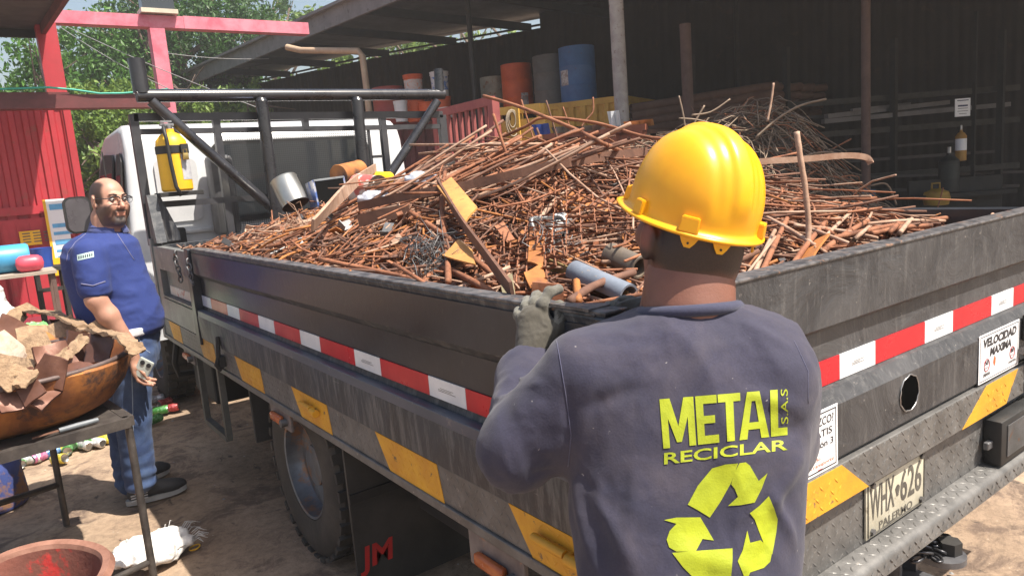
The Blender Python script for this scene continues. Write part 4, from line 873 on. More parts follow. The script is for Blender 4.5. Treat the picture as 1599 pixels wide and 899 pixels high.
# ---- faded red barred gate beside the truck and a yellow frame
gA, gB = at(682, 176, 8.7), at(770, 160, 7.6); d, nb = frame_axes(gA, gB)
fg = thing('barred_gate', 'faded red gate with upright bars over a ribbed panel behind the rods', 'gate', (gA.x, gA.y, 0)); zt = 2.33
for za, zb in ((zt - .05, zt + .03), (zt - .62, zt - .54)): MB().beam((gA.x, gA.y, (za + zb) / 2), (gB.x, gB.y, (za + zb) / 2), .06, .09).build('rail', FENR, fg)
for q in (gA, gB): MB().beam((q.x, q.y, .1), (q.x, q.y, zt), .09, .09).build('gate_post', FENR, fg)
for i in range(1, 9):
    q = gA + (gB - gA) * (i / 9); MB().beam((q.x, q.y, zt - .58), (q.x, q.y, zt - .03), .03, .05, d).build('bar', FENR, fg)
corr(gA.xy, gB.xy, .1, zt - .6, .08, .02).build('ribbed_panel', FENR, fg)
yA, yB = at(776, 170, 8.6), at(845, 172, 8.4)
yf = thing('yellow_gate', 'bright yellow steel gate frame with rope on it behind the tallest rods', 'frame', (yA.x, yA.y, 0)); d, nb = frame_axes(yA, yB); zt = at(800, 168, 8.6).z
for q, w_ in ((yA, .08), (yA + (yB - yA) * .45, .16), (yB, .06)): MB().beam((q.x, q.y, 0.1), (q.x, q.y, zt), w_, .1, d).build('upright', YCONT, yf)
MB().beam((yA.x, yA.y, zt - .04), (yB.x, yB.y, zt - .04), .08, .09).build('top_bar', YCONT, yf)
q = yA + (yB - yA) * .3; MB().beam((yA.x, yA.y, zt - .45), (yB.x, yB.y, zt - .45), .05, .6).build('yellow_panel', YCONT, yf)
q = yA + (yB - yA) * .42
rp = MB()
for j in range(3): rp.tube([q + nb * .12 + Vector(((.05 + .02 * j) * math.cos(t), 0, (.09 + .03 * j) * math.sin(t) - .12 - j * .02)) for t in [2 * math.pi * i / 16 for i in range(16)]], .008, 5, closed=True)
rp.build('rope', mat('old_rope', (.4, .33, .24), (.25, .2, .15), .9), yf, True)
# rusty skip with odds and ends to the right of it
kA, kB = at(850, 208, 7.7), at(1010, 205, 7.2); zk = at(930, 206, 7.4).z; d, nb = frame_axes(kA, kB)
sk_ = thing('rusty_skip', 'orange rusty skip heaped with sheet scrap behind the load', 'skip', (kA.x, kA.y, 0))
corr(kA.xy, kB.xy, .15, zk, .3, .05).build('skip_side', mat('skip_paint', (.28, .08, .04), (.2, .06, .03), .7, 0, 4), sk_); MB().beam((kA.x, kA.y, zk), (kB.x, kB.y, zk), .1, .06).build('skip_rim', MATS['skip_paint'], sk_)
MB().prism([(p.x, p.y, zk - .06) for p in (kA, kB, kB - nb * 1.2, kA - nb * 1.2)], (0, 0, .04)).build('skip_fill', RUSTD, sk_)
for (px, py, w_, h_, mm, lb, cat_) in ((848, 197, .18, .10, BLUN, 'crumpled blue sheet piece on the rusty skip', 'sheet'), (962, 190, .12, .17, WHTP, 'bright white folded sheet standing on the rusty skip', 'sheet'), (925, 202, .3, .05, STEEL, 'shiny flat metal strip lying on the rusty skip', 'strip'), (1000, 196, .3, .06, YCHIP, 'yellowish strip lying at the right end of the skip', 'strip'), (880, 200, .2, .06, WIREG, 'grey bent sheet on the rusty skip next to the blue one', 'sheet')):
    c = at(px, py, 7.3); c.z = zk + h_ / 2 + .01; a_ = random.uniform(-.4, .4); m = MB(); N = 5
    V = [(c + d * (w_ * (i / (N - 1) - .5)) + up * (h_ * (j - .5)) + nb * (.03 * math.sin(i * 2 + j) + .05 * j)) for j in (0, 1) for i in range(N)]
    V2 = [v + nb * .006 + up * .002 for v in V]; m.add(V + V2, [(i, i + 1, N + i + 1, N + i) for i in range(N - 1)] + [(2 * N + i, 3 * N + i, 3 * N + i + 1, 2 * N + i + 1) for i in range(N - 1)] + [(i + N, i + N + 1, i + 3 * N + 1, i + 3 * N) for i in range(N - 1)])
    single(m, 'sheet_scrap', mm, lb, cat_)
# ---- red sheet-metal house at the left, gantry, canopy
rh = thing('red_house', 'bright red ribbed steel cabin with yellow notice at the far left', 'cabin', (.5, 10.8, 0)); Yh = 10.8
xr = 1.19; xs = [-1.6 + i * (xr + 1.6) / 4 for i in range(5)]
for i in range(4): corr((xs[i], Yh), (xs[i + 1], Yh), 1.62, 2.86, .15, .03).build('wall_panel', REDP, rh); corr((xs[i], Yh), (xs[i + 1], Yh), 0.0, 1.52, .22, .02).build('wall_panel', REDP, rh)
corr((xr, Yh + 3), (xr, Yh), 0.0, 2.86, .2, .03).build('wall_panel', REDP, rh)
MB().box((-1.6, Yh - .05, 2.84), (xr + .02, Yh + .02, 2.94)).build('top_rail', REDP, rh); MB().box((-1.6, Yh - .05, 1.52), (xr + .02, Yh + .02, 1.62)).build('middle_rail', REDP, rh); MB().box((xr - .05, Yh - .055, 0), (xr + .03, Yh + .03, 2.9)).build('corner_post', REDP, rh)
MB().box((-1.6, Yh - .03, 2.945), (xr + .05, Yh + 3, 2.975)).build('cabin_roof', DRED, rh)
do = MB().box((.28, Yh - .07, .05), (.98, Yh - .03, 1.47)).build('door', REDP, rh)
for x_ in (.30, .44, .58, .72, .86): MB().box((x_, Yh - .085, .1), (x_ + .05, Yh - .071, 1.42)).build('door_rib', REDP, do)
q0, q1 = hit(29, 362, 1, Yh - .1), hit(66, 381, 1, Yh - .1)
ys = tag(MB().box((q0.x, Yh - .115, q1.z), (q1.x, Yh - .095, q0.z)).build('notice', YELP, rh)); ys['label'] = 'yellow notice with rows of small dark print'
for i in range(4):
    for j in range(3):
        x0_ = q0.x + .03 + j * .11; MB().box((x0_, Yh - .1175, q0.z - .035 - i * .035), (x0_ + .08, Yh - .1155, q0.z - .022 - i * .035)).build('print_line', INKG, ys)
q0, q1 = hit(70, 312, 1, Yh - .12), hit(106, 428, 1, Yh - .12)
po = MB().box((q0.x, Yh - .135, q1.z), (q1.x + .1, Yh - .12, q0.z)).build('poster', STK, rh)
MB().box((q0.x - .03, Yh - .14, q1.z), (q0.x, Yh - .118, q0.z)).build('poster_edge', YELP, po)
MB().box((q0.x, Yh - .139, q1.z), (q1.x + .1, Yh - .1365, q1.z + .22)).build('poster_foot', YELP, po)
for i, (dz, hh_, w_) in enumerate(((.06, .07, .3), (.30, .05, .3), (.40, .04, .2), (.50, .06, .28), (.62, .03, .25), (.7, .05, .3))): MB().box((q0.x + .03, Yh - .1385, q0.z - dz - hh_), (q0.x + .03 + w_, Yh - .1365, q0.z - dz)).build('poster_band', mat('poster_blue', (.12, .4, .7), None, .5), po)
# roof line pipe running right from the cabin
z_ = hit(200, 148, 1, 10.0).z
tag(MB().box((-2, 9.95, z_ - .05), (2.2, 10.05, z_ + .0)).box((-2, 9.9, z_ - .16), (2.2, 10.1, z_ - .055)).build('roof_gutter', DRED), 'dark red gutter beam running from the red cabin towards the truck rack', 'gutter')
tag(MB().tube([Vector((.2 + i * .25, 9.93, z_ + .03 + .03 * math.sin(i * .9) + .04 * math.exp(-(i - 3.5) ** 2))) for i in range(9)], .012, 6).build('green_cable', mat('green_cable', (.05, .4, .3), None, .5), None, True), 'thin green cable lying along the dark red gutter', 'cable')
gt = thing('red_gantry', 'faded red steel gantry frame above the cabin', 'gantry', (1.2, 12, 0)); zb = 4.12
for x0_, x1_ in ((1.20, 3.0), (3.0, 4.93)): MB().box((x0_, 11.9, zb - .085), (x1_ - .004, 12.1, zb + .085 + (x0_ > 2) * .01)).build('cross_beam', REDG, gt)
for x_, w_ in ((1.23, .12), (2.62, .1)): MB().box((x_ - w_, 11.9, 0), (x_ + w_, 12.1, zb - .086)).build('gantry_column', REDG if x_ > 2 else REDP, gt)
fl = thing('flood_light', 'big square lamp box with glass front on top of the red gantry', 'lamp', (2.62, 12, zb + .1))
q0 = hit(217, 0, 1, 11.85); q1 = hit(276, 12, 1, 11.85)
MB().box((q0.x, 11.8, zb + .1), (q1.x, 12.1, zb + .16)).build('lamp_frame', mat('cream_frame', (.6, .53, .42), None, .5), fl)
MB().box((q0.x + .03, 11.86, zb + .16), (q1.x - .03, 12.06, zb + .62)).build('lamp_glass', GLASS, fl); MB().box((q0.x, 11.9, zb + .62), (q1.x, 12.08, zb + .68)).build('lamp_hood', REDP, fl)
cn = thing('canopy_roof', 'dark sheet canopy reaching in at the top left corner', 'canopy', (.5, 10, 0))
c0, c1, c2_ = Vector((1.173, 12.3, 4.0)), Vector((1.32, 8.6, 4.0)), Vector((-3.2, 12.5, 3.95))
for i in range(8):
    a = c0 + (c1 - c0) * i / 8; b_ = c0 + (c1 - c0) * (i + 1) / 8; e = Vector((-4.4, .1, 0)); MB().prism([a, b_ - Vector((0, -.004, 0)) * 1, b_ + e, a + e], (0, 0, .03)).build('roof_sheet', mat('canopy_sheet', (.09, .085, .085), (.05, .047, .047), .8, 0, 3), cn)
MB().beam(c0 + Vector((.0, 0, -.06)), c1 + Vector((0, 0, -.06)), .06, .12).build('edge_beam', DRED, cn); MB().beam(c0 + Vector((0, -.05, -.06)), c0 + Vector((-4.4, .05, -.06)), .06, .1).build('edge_beam', UNDER, cn)
for x_ in (-3.1,): MB().box((x_, 9, 0), (x_ + .1, 9.1, 3.98)).box((x_, 12.2, 0), (x_ + .1, 12.3, 3.98)).build('canopy_post', UNDER, cn)
def wire(px0, d0, px1, d1, sag, label, r=.006):
    a, b_ = at(*px0, d0), at(*px1, d1); pts = [a + (b_ - a) * t - up * (sag * 4 * t * (1 - t)) for t in [i / 12 for i in range(13)]]
    tag(MB().tube(pts, r, 5).build('overhead_wire', mat('wire_grey', (.3, .3, .3), (.2, .2, .2), .5), None, True), label, 'wire', 'overhead wires')
wire((80, 30), 11.8, (420, 175), 9.0, .05, 'upper overhead wire sloping down right past the rack stub'); wire((82, 34), 11.9, (300, 155), 9.5, .08, 'lower overhead wire ending by the second gantry column'); wire((252, 82), 14, (420, 92), 15, .05, 'thin far wire crossing the tree right of the gantry column')
# ---- trees
def tree(base, h, crown, rad, n, lf, label, leafsz=.10, seed=1, limbs=9):
    r_ = np.random.default_rng(seed); t = thing('broadleaf_tree', label, 'tree', base); b0 = Vector(base)
    mb = MB(); top = b0 + Vector((r_.uniform(-.5, .5), r_.uniform(-.5, .5), h * .62))
    mb.tube([b0, b0 + (top - b0) * .35 + Vector((.15, .1, 0)), b0 + (top - b0) * .7, top], [.34, .26, .2, .13], 10)
    cc = np.array(crown); ends = []
    for i in range(limbs):
        s0_ = b0 + (top - b0) * r_.uniform(.35, 1); dd = r_.normal(size=3); dd /= np.linalg.norm(dd); e = Vector(cc + dd * np.array(rad) * r_.uniform(.55, .9)); mid = (s0_ + e) / 2 + Vector(r_.uniform(-.4, .4, 3)); mb.tube([s0_, mid, e], [.11, .06, .025], 6); ends.append(e)
        for _ in range(3): e2 = mid.lerp(e, r_.uniform(.2, .9)); mb.tube([e2, e2 + Vector(r_.normal(size=3)) * .55], [.03, .008], 4, False)
    mb.build('trunk', BARK, t, True)
    nc = max(16, n // 110); cl = r_.normal(size=(nc, 3)); cl /= np.linalg.norm(cl, axis=1, keepdims=True); cl *= (r_.random((nc, 1)) ** .42) * np.array(rad); cl += cc
    csz = r_.uniform(.22, .6, nc) * min(rad) * .42; k = r_.integers(0, nc, n); P = cl[k] + r_.normal(size=(n, 3)) * csz[k][:, None] * .55
    a = r_.normal(size=(n, 3)); a[:, 2] *= .5; a /= np.linalg.norm(a, axis=1, keepdims=True); u = np.cross(a, r_.normal(size=(n, 3))); u /= np.linalg.norm(u, axis=1, keepdims=True); v = np.cross(a, u)
    sz = r_.uniform(.6, 1.25, (n, 1)) * leafsz; P0 = P - u * sz; P1 = P + v * sz * .42 + a * sz * .12; P2 = P + u * sz; P3 = P - v * sz * .42 + a * sz * .12
    V = np.stack([P0, P1, P2, P3], 1).reshape(-1, 3); F = np.arange(4 * n).reshape(-1, 4)
    o = new_obj('crown', V, F.tolist(), lf, t); o['kind'] = 'stuff'
def tb(px, d, z=0): p = at(px, 300, d); return (p.x, p.y, z)
def tc(px, py, d): return tuple(at(px, py, d))
tree(tb(300, 19), 8, tc(290, 55, 19), (2.2, 2.4, 1.9), 16000, LEAF3, 'tall dark tree behind the second gantry column', .08, 2, 14)
tree(tb(150, 17), 7, tc(130, 130, 17), (1.6, 1.8, 1.5), 11000, LEAF1, 'green tree seen between the two gantry columns', .075, 3, 10)
tree(tb(20, 20), 7, tc(20, 185, 20), (1.6, 1.8, .8), 6500, LEAF2, 'pale green tree at the far left behind the red cabin', .08, 4)
tree(tb(185, 13), 4, tc(160, 225, 13.5), (.95, 1.2, 1.1), 11000, LEAF2, 'light green bushy tree behind the front of the cab', .06, 5, 6)
tree(tb(330, 15), 4.5, tc(290, 178, 15.5), (1.8, 1.5, .8), 12000, LEAF2, 'low light green tree showing through the truck rack', .065, 6, 6)
tree(tb(480, 22), 6, tc(400, 185, 21), (2.6, 2, 1.3), 9000, LEAF1, 'green tree behind the cab roof at the end of the shed', .09, 7)
tree(tb(430, 26), 9, tc(430, 30, 27), (2.2, 3, 1.3), 4500, LEAF3, 'far tree showing above the shed roof edge', .10, 8)
tree(tb(20, 16), 6, tc(40, 195, 15), (2.2, 1.6, .7), 9000, LEAF1, 'mid green tree low behind the red cabin roof', .07, 9)
tree(tb(800, 24), 7, tc(620, 60, 26), (5, 3, 2.0), 5000, LEAF2, 'light green tree glimpsed through the gap under the shed roof', .13, 10)
# ================================================================ THE LOAD
def hh(x, y):
    sy = np.where(y > 2.95, 1.5, 1.12); sx = np.where(x > 2.3, 1.1, .98)
    b = 1.20 + .45 * np.exp(-(((x - 2.3) / sx) ** 2 + ((y - 2.95) / sy) ** 2)) + .05 * np.exp(-((x - 1.2) ** 2 + (y - 3.3) ** 2) / .5) + .13 * np.exp(-((x - 2.1) / .9) ** 2 - ((y - 4.5) / .65) ** 2)
    return b + .03 * fbm(np.stack([x, y, 0 * x], -1), 3.0, 2)
def H(x, y): return float(hh(np.array([float(x)]), np.array([float(y)]))[0])
def surf(px, py, off=0.0):
    d = ray(px, py); d = d / np.linalg.norm(d); t = 1.0
    while t < 9:
        p = CAM + d * t
        if .93 < p[0] < 3.02 and p[1] > .99 and p[2] < H(p[0], p[1]) + off: break
        if p[1] > 4.7: break
        t += .012
    return Vector(p)
xs = np.linspace(.965, 2.99, 90); ys = np.linspace(1.035, 5.04, 160); X, Y = np.meshgrid(xs, ys, indexing='ij')
Z = hh(X, Y) - .055 + .03 * fbm(np.stack([X, Y, 0 * X], -1), 14, 3)
V = np.stack([X, Y, Z], -1).reshape(-1, 3); i, j = np.meshgrid(range(89), range(159), indexing='ij'); a = (i * 160 + j).ravel(); F = np.stack([a, a + 160, a + 161, a + 1], 1)
o = blob('scrap_bed', V, F, mat('packed_scrap', (.075, .035, .022), (.15, .065, .035), .95, 0, 30, bump=1, bscale=45, bdist=.03)); tag(o, 'packed mass of small rusty scrap filling the truck bed', 'scrap', kind='stuff')
rr = np.random.default_rng(11)
def rod_pts(x, y, L, ang, off, bend, k=5, follow=.8, tilt=0):
    d = np.array([math.cos(ang), math.sin(ang)]); nrm = np.array([-d[1], d[0]]); P = []
    for t in np.linspace(-.5, .5, k):
        q = np.array([x, y]) + d * L * t + nrm * bend * L * (4 * t * t - .5 + .8 * t); q[0] = min(max(q[0], .945), 2.97); q[1] = min(max(q[1], 1.04), 5.02); P.append([q[0], q[1], 0])
    P = np.array(P); zs = hh(P[:, 0], P[:, 1]); zl = np.linspace(zs[0], zs[-1], k); zz = zs * follow + np.maximum(zl, zs.mean() - .02) * (1 - follow)
    P[:, 2] = zz + off + tilt * L * np.linspace(-.5, .5, k); return [Vector(p) for p in P]
def sample(n, near):
    out = []
    while len(out) < n:
        x, y = rr.uniform(.96, 2.97), rr.uniform(1.04, 4.95)
        dist = math.hypot(x, y)
        if rr.random() < (2.0 / dist) ** (2.0 if near else 1.1): out.append((x, y))
    return out
RM = [RUST, RUSTD, RUSTL, RUSTO]
def any_rod(x, y, big):
    front = y > 2.6 and x < 1.9
    L = rr.uniform(.12, .42) if front else rr.uniform(.15, .65)
    if not big: L *= .8
    ang = rr.normal(1.0 if rr.random() < .5 else 2.4, .7) if front else rr.normal(2.5 if rr.random() < .55 else .8, .75)
    off = rr.uniform(-.045, .02) if not big else rr.uniform(0, .045)
    return rod_pts(x, y, L, ang, off, rr.normal(0, .09) * (2.6 if rr.random() < .3 else 1), 5, .85, rr.normal(0, .16))
st = MB()
for (x, y) in sample(7500, False):
    st.cur = int(rr.choice([0, 0, 0, 1, 1, 2, 3])); st.tube(any_rod(x, y, False), rr.choice([.0028, .0036, .0046]), 5, True)
tag(st.build('rod_offcuts', RM, None, True), 'countless short rusty rod offcuts lying over the whole load', 'rods', kind='stuff')
for i, (x, y) in enumerate(sample(170, True)):
    pts = any_rod(x, y, True); r = float(rr.choice([.0042, .0052, .006])); mb = MB().tube(pts, r, 6)
    single(mb, 'rusty_rod', RM[int(rr.choice([0, 0, 0, 2, 3, 1]))], 'loose rusty steel rod lying on top of the load in the truck', 'rod', 'loose rods on top of the load', True)
# long thinner rods over the upper part and small bent sheet offcuts everywhere
st = MB()
for _ in range(330):
    x, y = rr.uniform(1.7, 2.95), rr.uniform(1.5, 3.4); st.cur = int(rr.choice([0, 0, 1, 2])); st.tube(rod_pts(x, y, rr.uniform(.5, 1.3), rr.uniform(0, 3.14), rr.uniform(.0, .09), rr.normal(0, .05), 7, .6, rr.normal(0, .08)), rr.choice([.0035, .0045]), 5)
tag(st.build('long_rods', RM, None, True), 'many long thin rusty rods lying across the top of the load', 'rods', kind='stuff')
st = MB()
for (x, y) in sample(750, False):
    p = Vector((x, y, H(x, y) + rr.uniform(-.02, .03))); a = Vector(rr.normal(size=3)); a.z *= .4; a.normalize(); n_ = Vector((rr.normal(0, .5), rr.normal(0, .5), 1)).normalized(); b_ = n_.cross(a).normalized(); a = b_.cross(n_); w_, h_ = rr.uniform(.02, .09), rr.uniform(.012, .05); st.cur = int(rr.choice([0, 1, 2, 3, 4], p=[.3, .25, .15, .15, .15])); st.obox(p, a, b_, n_, w_, h_, .004); st.obox(p + a * w_ * .5 + n_ * h_ * .3, n_, b_, a, h_ * .6, h_, .004)
tag(st.build('sheet_offcuts', [RUST, RUSTD, RUSTL, RUSTO, STEELD], None), 'small bent rusty sheet offcuts mixed between the rods', 'offcuts', kind='stuff')
# ribbed bar helper
def bar(pts, r, m, label, name='rebar', cat='rod', group=None, ribs=False, n=8):
    pts = [Vector(p) for p in pts]
    # smooth through the points
    P = []
    for i in range(len(pts) - 1):
        p0, p1, p2, p3 = pts[max(i - 1, 0)], pts[i], pts[i + 1], pts[min(i + 2, len(pts) - 1)]
        for t in [k / 5 for k in range(5)]: P.append(.5 * ((2 * p1) + (p2 - p0) * t + (2 * p0 - 5 * p1 + 4 * p2 - p3) * t * t + (3 * p1 - p0 - 3 * p2 + p3) * t ** 3))
    P.append(pts[-1]); mb = MB()
    if ribs:
        Q = []; rs = []
        for i in range(len(P) - 1):
            L = (P[i + 1] - P[i]).length; k = max(2, int(L / .006))
            for j in range(k): Q.append(P[i].lerp(P[i + 1], j / k)); rs.append(r * (1.0 if len(rs) % 3 else 1.18))
        Q.append(P[-1]); rs.append(r); mb.tube(Q, rs, n)
    else: mb.tube(P, [r * (1 + .06 * math.sin(i * 2.3)) for i in range(len(P))], n)
    return single(mb, name, m, label, cat, group, True)
def ss(*pp, off=.02): return [surf(px, py, off + .03) for px, py in pp]
# the long fan of rods rising to the right: each from the pile up to a free end
fan = [((440, 372), (700, 226)), ((455, 380), (742, 212)), ((470, 372), (768, 204)), ((500, 368), (705, 240)), ((480, 385), (790, 208)), ((520, 372), (728, 250)), ((540, 366), (800, 226)), ((505, 352), (690, 232)), ((560, 350), (815, 214)), ((590, 345), (845, 212)), ((560, 372), (770, 262)), ((620, 340), (850, 236)), ((600, 366), (830, 250)), ((640, 352), (880, 228)), ((525, 345), (760, 196)), ((575, 332), (786, 188)), ((650, 322), (832, 200)), ((690, 300), (840, 213)), ((705, 312), (862, 225)), ((720, 292), (805, 240)), ((745, 300), (872, 236))]
for k in range(42):
    x0 = rr.uniform(440, 760); y0_ = 392 - (x0 - 440) * .26 + rr.uniform(-14, 14); L_ = rr.uniform(150, 300); sl = rr.uniform(.40, .62); fan.append(((x0, y0_), (x0 + L_, max(y0_ - L_ * sl, 192 + rr.uniform(0, 40)))))
for k, (a_, b_) in enumerate(fan):
    p = surf(*a_, .0); q0 = hit(b_[0], b_[1], 0, 2.0 + .25 * rr.random()); mid = p.lerp(q0, .5) + Vector((0, 0, rr.uniform(-.03, .03)))
    bar([p, mid, q0], .0062 if k % 3 else .0075, [RUST, RUST, RUSTL, RUSTD][k % 4], 'long thin rod in the parallel bundle slanting up to the right across the load', group='long slanting parallel rods', ribs=False)
def upright(tip, foot, r, m, label, mids=(), dx=0, **k):
    f = surf(*foot, .0); d = (f - Vector(CAM)).dot(Vector(MR[2])) + dx; P = [f] + [at(*q, d) for q in mids] + [at(*tip, d)]
    return bar(P, r, m, label, **k)
upright((770, 178), (800, 268), .007, RUST, 'dark rod leaning left with its tip below the pale grey drum', mids=((782, 215),))
upright((814, 156), (842, 245), .007, RUST, 'upright rod whose tip crosses the bottom of the orange drum')
upright((853, 157), (874, 228), .0065, RUSTD, 'upright rod with its tip on the yellow container left of the blue drum')
upright((879, 167), (893, 208), .006, RUST, 'short upright rod in front of the blue drum base')
upright((926, 152), (908, 198), .007, RUST, 'rod with a bent hooked top in front of the yellow container', mids=((915, 188), (926, 174)))
upright((838, 200), (858, 256), .006, RUSTD, 'short dark rod leaning left below the yellow frame')
upright((1244, 206), (1243, 420), .0085, RUSTL, 'tall pale crooked rod standing just right of the yellow helmet', mids=((1262, 372), (1258, 300), (1250, 248)), dx=.02)
upright((1329, 217), (1230, 262), .009, RUST, 'rod pointing up right above the flat bar with hooked end', mids=((1275, 245),))
upright((1219, 215), (1196, 262), .008, RUST, 'short rod pointing up right beside the helmet')
upright((1080, 166), (1100, 215), .006, RUSTD, 'thin rod tip showing above the helmet')
upright((1093, 165), (1158, 232), .006, RUSTD, 'thin rod slanting down right behind the top of the helmet')
upright((1473, 293), (1462, 332), .008, RUST, 'stubby bent rod standing near the far right rail')
upright((1341, 322), (1335, 348), .007, RUST, 'short rod with a hooked tip near the right rail', mids=((1346, 334),), name='hooked_rod')
p = [hit(755, 150, 0, 2.3), hit(800, 163, 0, 2.3), hit(850, 182, 0, 2.25), hit(905, 205, 0, 2.2), hit(960, 232, 0, 2.15), surf(1010, 252)]
bar(p, .009, RUST, 'thick rod starting highest at the left and curving down to the helmet')
bar([hit(700, 250, 0, 2.2), hit(760, 225, 0, 2.25), hit(820, 198, 0, 2.3), hit(850, 184, 0, 2.35), hit(930, 192, 0, 2.5), hit(1000, 212, 0, 2.5), hit(1035, 217, 0, 2.5)], .008, RUST, 'long rod bent at its middle over the yellow frame')
bar(ss((700, 290), (760, 288), (830, 284), (900, 286), (985, 300)), .009, RUST, 'rod crossing behind the expanded mesh to the helmet')
bar(ss((640, 226), (760, 226), (880, 226), (960, 240), off=.05), .007, RUSTL, 'level thin rod across the upper pile')
bar(ss((695, 265), (690, 320), (698, 395), (700, 440), off=.04), .0085, RUST, 'thick ribbed bar hanging down the middle of the load', ribs=True)
bar(ss((640, 330), (700, 372), (760, 420), (800, 452), off=.03), .009, RUST, 'ribbed bar lying down right below the dark flat bar', ribs=True)
bar(ss((500, 405), (620, 430), (700, 452), (760, 470), off=.03), .009, RUST, 'long rod lying along the near rail')
bar(ss((660, 440), (690, 418), (740, 440), (790, 470), off=.03), .009, RUST, 'rod bent like a hump near the rail')
bar(ss((890, 470), (930, 445), (990, 425), off=.05), .011, RUSTD, 'dark twisted rod between the glove and the helmet', ribs=False)
bar(ss((900, 440), (903, 470), off=.05), .009, RUSTO, 'stubby ribbed bar end standing left of the olive channel', ribs=True)
bar(ss((840, 345), (870, 310), (900, 290), off=.03), .010, RUSTL, 'fat pale rod tip pointing up behind the mesh')
for k in range(11):
    x0 = 862 + k * 9; a_ = surf(x0, 326 + k * .8, .04); b_ = surf(x0 + 24, 300 + k * 1.4, .06); bar([a_, b_], .0075, RUSTO if k % 2 else RUST, 'thick ribbed rebar end in the short row just left of the helmet', group='row of thick rebar ends', ribs=True, n=7)
for k, (a_, b_) in enumerate((((1168, 450), (1210, 360)), ((1185, 436), (1250, 300)), ((1262, 400), (1330, 330)), ((1285, 392), (1355, 345)), ((1325, 385), (1388, 330)), ((1380, 375), (1425, 330)), ((1400, 372), (1440, 325)), ((1230, 425), (1290, 345)), ((1350, 350), (1475, 345)), ((1300, 372), (1480, 340)), ((1205, 340), (1330, 382)), ((1190, 300), (1300, 365)), ((1180, 330), (1290, 395)), ((1360, 365), (1455, 352)), ((1240, 352), (1370, 372)))):
    bar(ss(a_, ((a_[0] + b_[0]) / 2, (a_[1] + b_[1]) / 2 - 3), b_, off=.04), .0062 + .002 * (k % 2), [RUSTL, RUST][k % 2], 'rusty rod end heaped against the tail board right of the helmet', group='rod ends against the tail board', ribs=k % 3 == 0)
# flat bars and sheets
def strip(pts, w, t, m, label, name='flat_bar', cat='flat bar', up0=(0, 0, 1), single_=True):
    pts = [Vector(p) for p in pts]; P = []
    for i in range(len(pts) - 1):
        p0, p1, p2, p3 = pts[max(i - 1, 0)], pts[i], pts[i + 1], pts[min(i + 2, len(pts) - 1)]
        for u in [k / 6 for k in range(6)]: P.append(.5 * ((2 * p1) + (p2 - p0) * u + (2 * p0 - 5 * p1 + 4 * p2 - p3) * u * u + (3 * p1 - p0 - 3 * p2 + p3) * u ** 3))
    P.append(pts[-1]); V = []; n = len(P); U = Vector(up0)
    for i, p in enumerate(P):
        d = (P[min(i + 1, n - 1)] - P[max(i - 1, 0)]).normalized(); s_ = d.cross(U).normalized(); nn = s_.cross(d)
        V += [p - nn * w / 2 - s_ * t / 2, p - nn * w / 2 + s_ * t / 2, p + nn * w / 2 + s_ * t / 2, p + nn * w / 2 - s_ * t / 2]
    F = [(4 * i + j, 4 * i + (j + 1) % 4, 4 * i + 4 + (j + 1) % 4, 4 * i + 4 + j) for i in range(n - 1) for j in range(4)] + [(3, 2, 1, 0), (4 * n - 4, 4 * n - 3, 4 * n - 2, 4 * n - 1)]
    return single(MB().add(V, F), name, m, label, cat)
strip([surf(560, 322, .06), surf(640, 305, .10), surf(740, 287, .13), surf(830, 266, .14), surf(920, 248, .14), surf(1010, 236, .10)], .036, .007, RUSTD, 'long wide brown flat bar rising across the load behind the mesh')
dd = 2.9
strip([at(1120, 256, dd), at(1190, 252, dd + .02), at(1260, 248, dd + .05), at(1320, 243, dd + .08), at(1352, 246, dd + .1), at(1360, 256, dd + .1)], .024, .010, RUSTL, 'pale rusty flat bar with curled end sticking out right of the helmet')
strip(ss((684, 285), (720, 345), (760, 400), (800, 455), off=.09), .045, .008, RUSTD, 'dark angle bar lying from the yellow plate down to the near rail', name='angle_bar', cat='angle bar', up0=(-.4, -.5, 1))
strip(ss((488, 352), (530, 308), (560, 280), (586, 262), off=.10), .055, .012, RUSTL, 'pinkish rusty board leaning among the cans near the cab', name='rusty_board', cat='board', up0=(-.5, -.8, .4))
strip(ss((640, 328), (600, 335), (560, 345), off=.03), .05, .008, RUSTD, 'short dark flat bar low behind the rod fan')
strip(ss((1250, 428), (1262, 400), (1285, 370), off=.05), .045, .006, RUSTO, 'wide orange rusty strip leaning on the tail board', up0=(.5, -.8, .5))
strip(ss((830, 458), (880, 462), off=.03), .06, .01, RUST, 'short rusty flat near the gloved hand')
def quadplate(c, m, label, th=.006, name='steel_plate', cat='plate', bend=.0):
    P = [Vector(p) for p in c]; nn = (P[1] - P[0]).cross(P[3] - P[0]).normalized(); N = 5; V = []
    for s_ in (0, 1):
        for j in range(N):
            for i in range(N):
                u, v = i / (N - 1), j / (N - 1); q = P[0].lerp(P[1], u).lerp(P[3].lerp(P[2], u), v); V.append(q + nn * (s_ * th + bend * math.sin(math.pi * u) + .002 * math.sin(5 * u + 3 * v)))
    F = []; g = lambda s_, i, j: s_ * N * N + j * N + i
    for j in range(N - 1):
        for i in range(N - 1): F += [(g(0, i, j), g(0, i, j + 1), g(0, i + 1, j + 1), g(0, i + 1, j)), (g(1, i, j), g(1, i + 1, j), g(1, i + 1, j + 1), g(1, i, j + 1))]
    for i in range(N - 1): F += [(g(0, i, 0), g(0, i + 1, 0), g(1, i + 1, 0), g(1, i, 0)), (g(0, i + 1, N - 1), g(0, i, N - 1), g(1, i, N - 1), g(1, i + 1, N - 1)), (g(0, 0, i + 1), g(0, 0, i), g(1, 0, i), g(1, 0, i + 1)), (g(0, N - 1, i), g(0, N - 1, i + 1), g(1, N - 1, i + 1), g(1, N - 1, i))]
    return single(MB().add(V, F), name, m, label, cat, smooth=30)
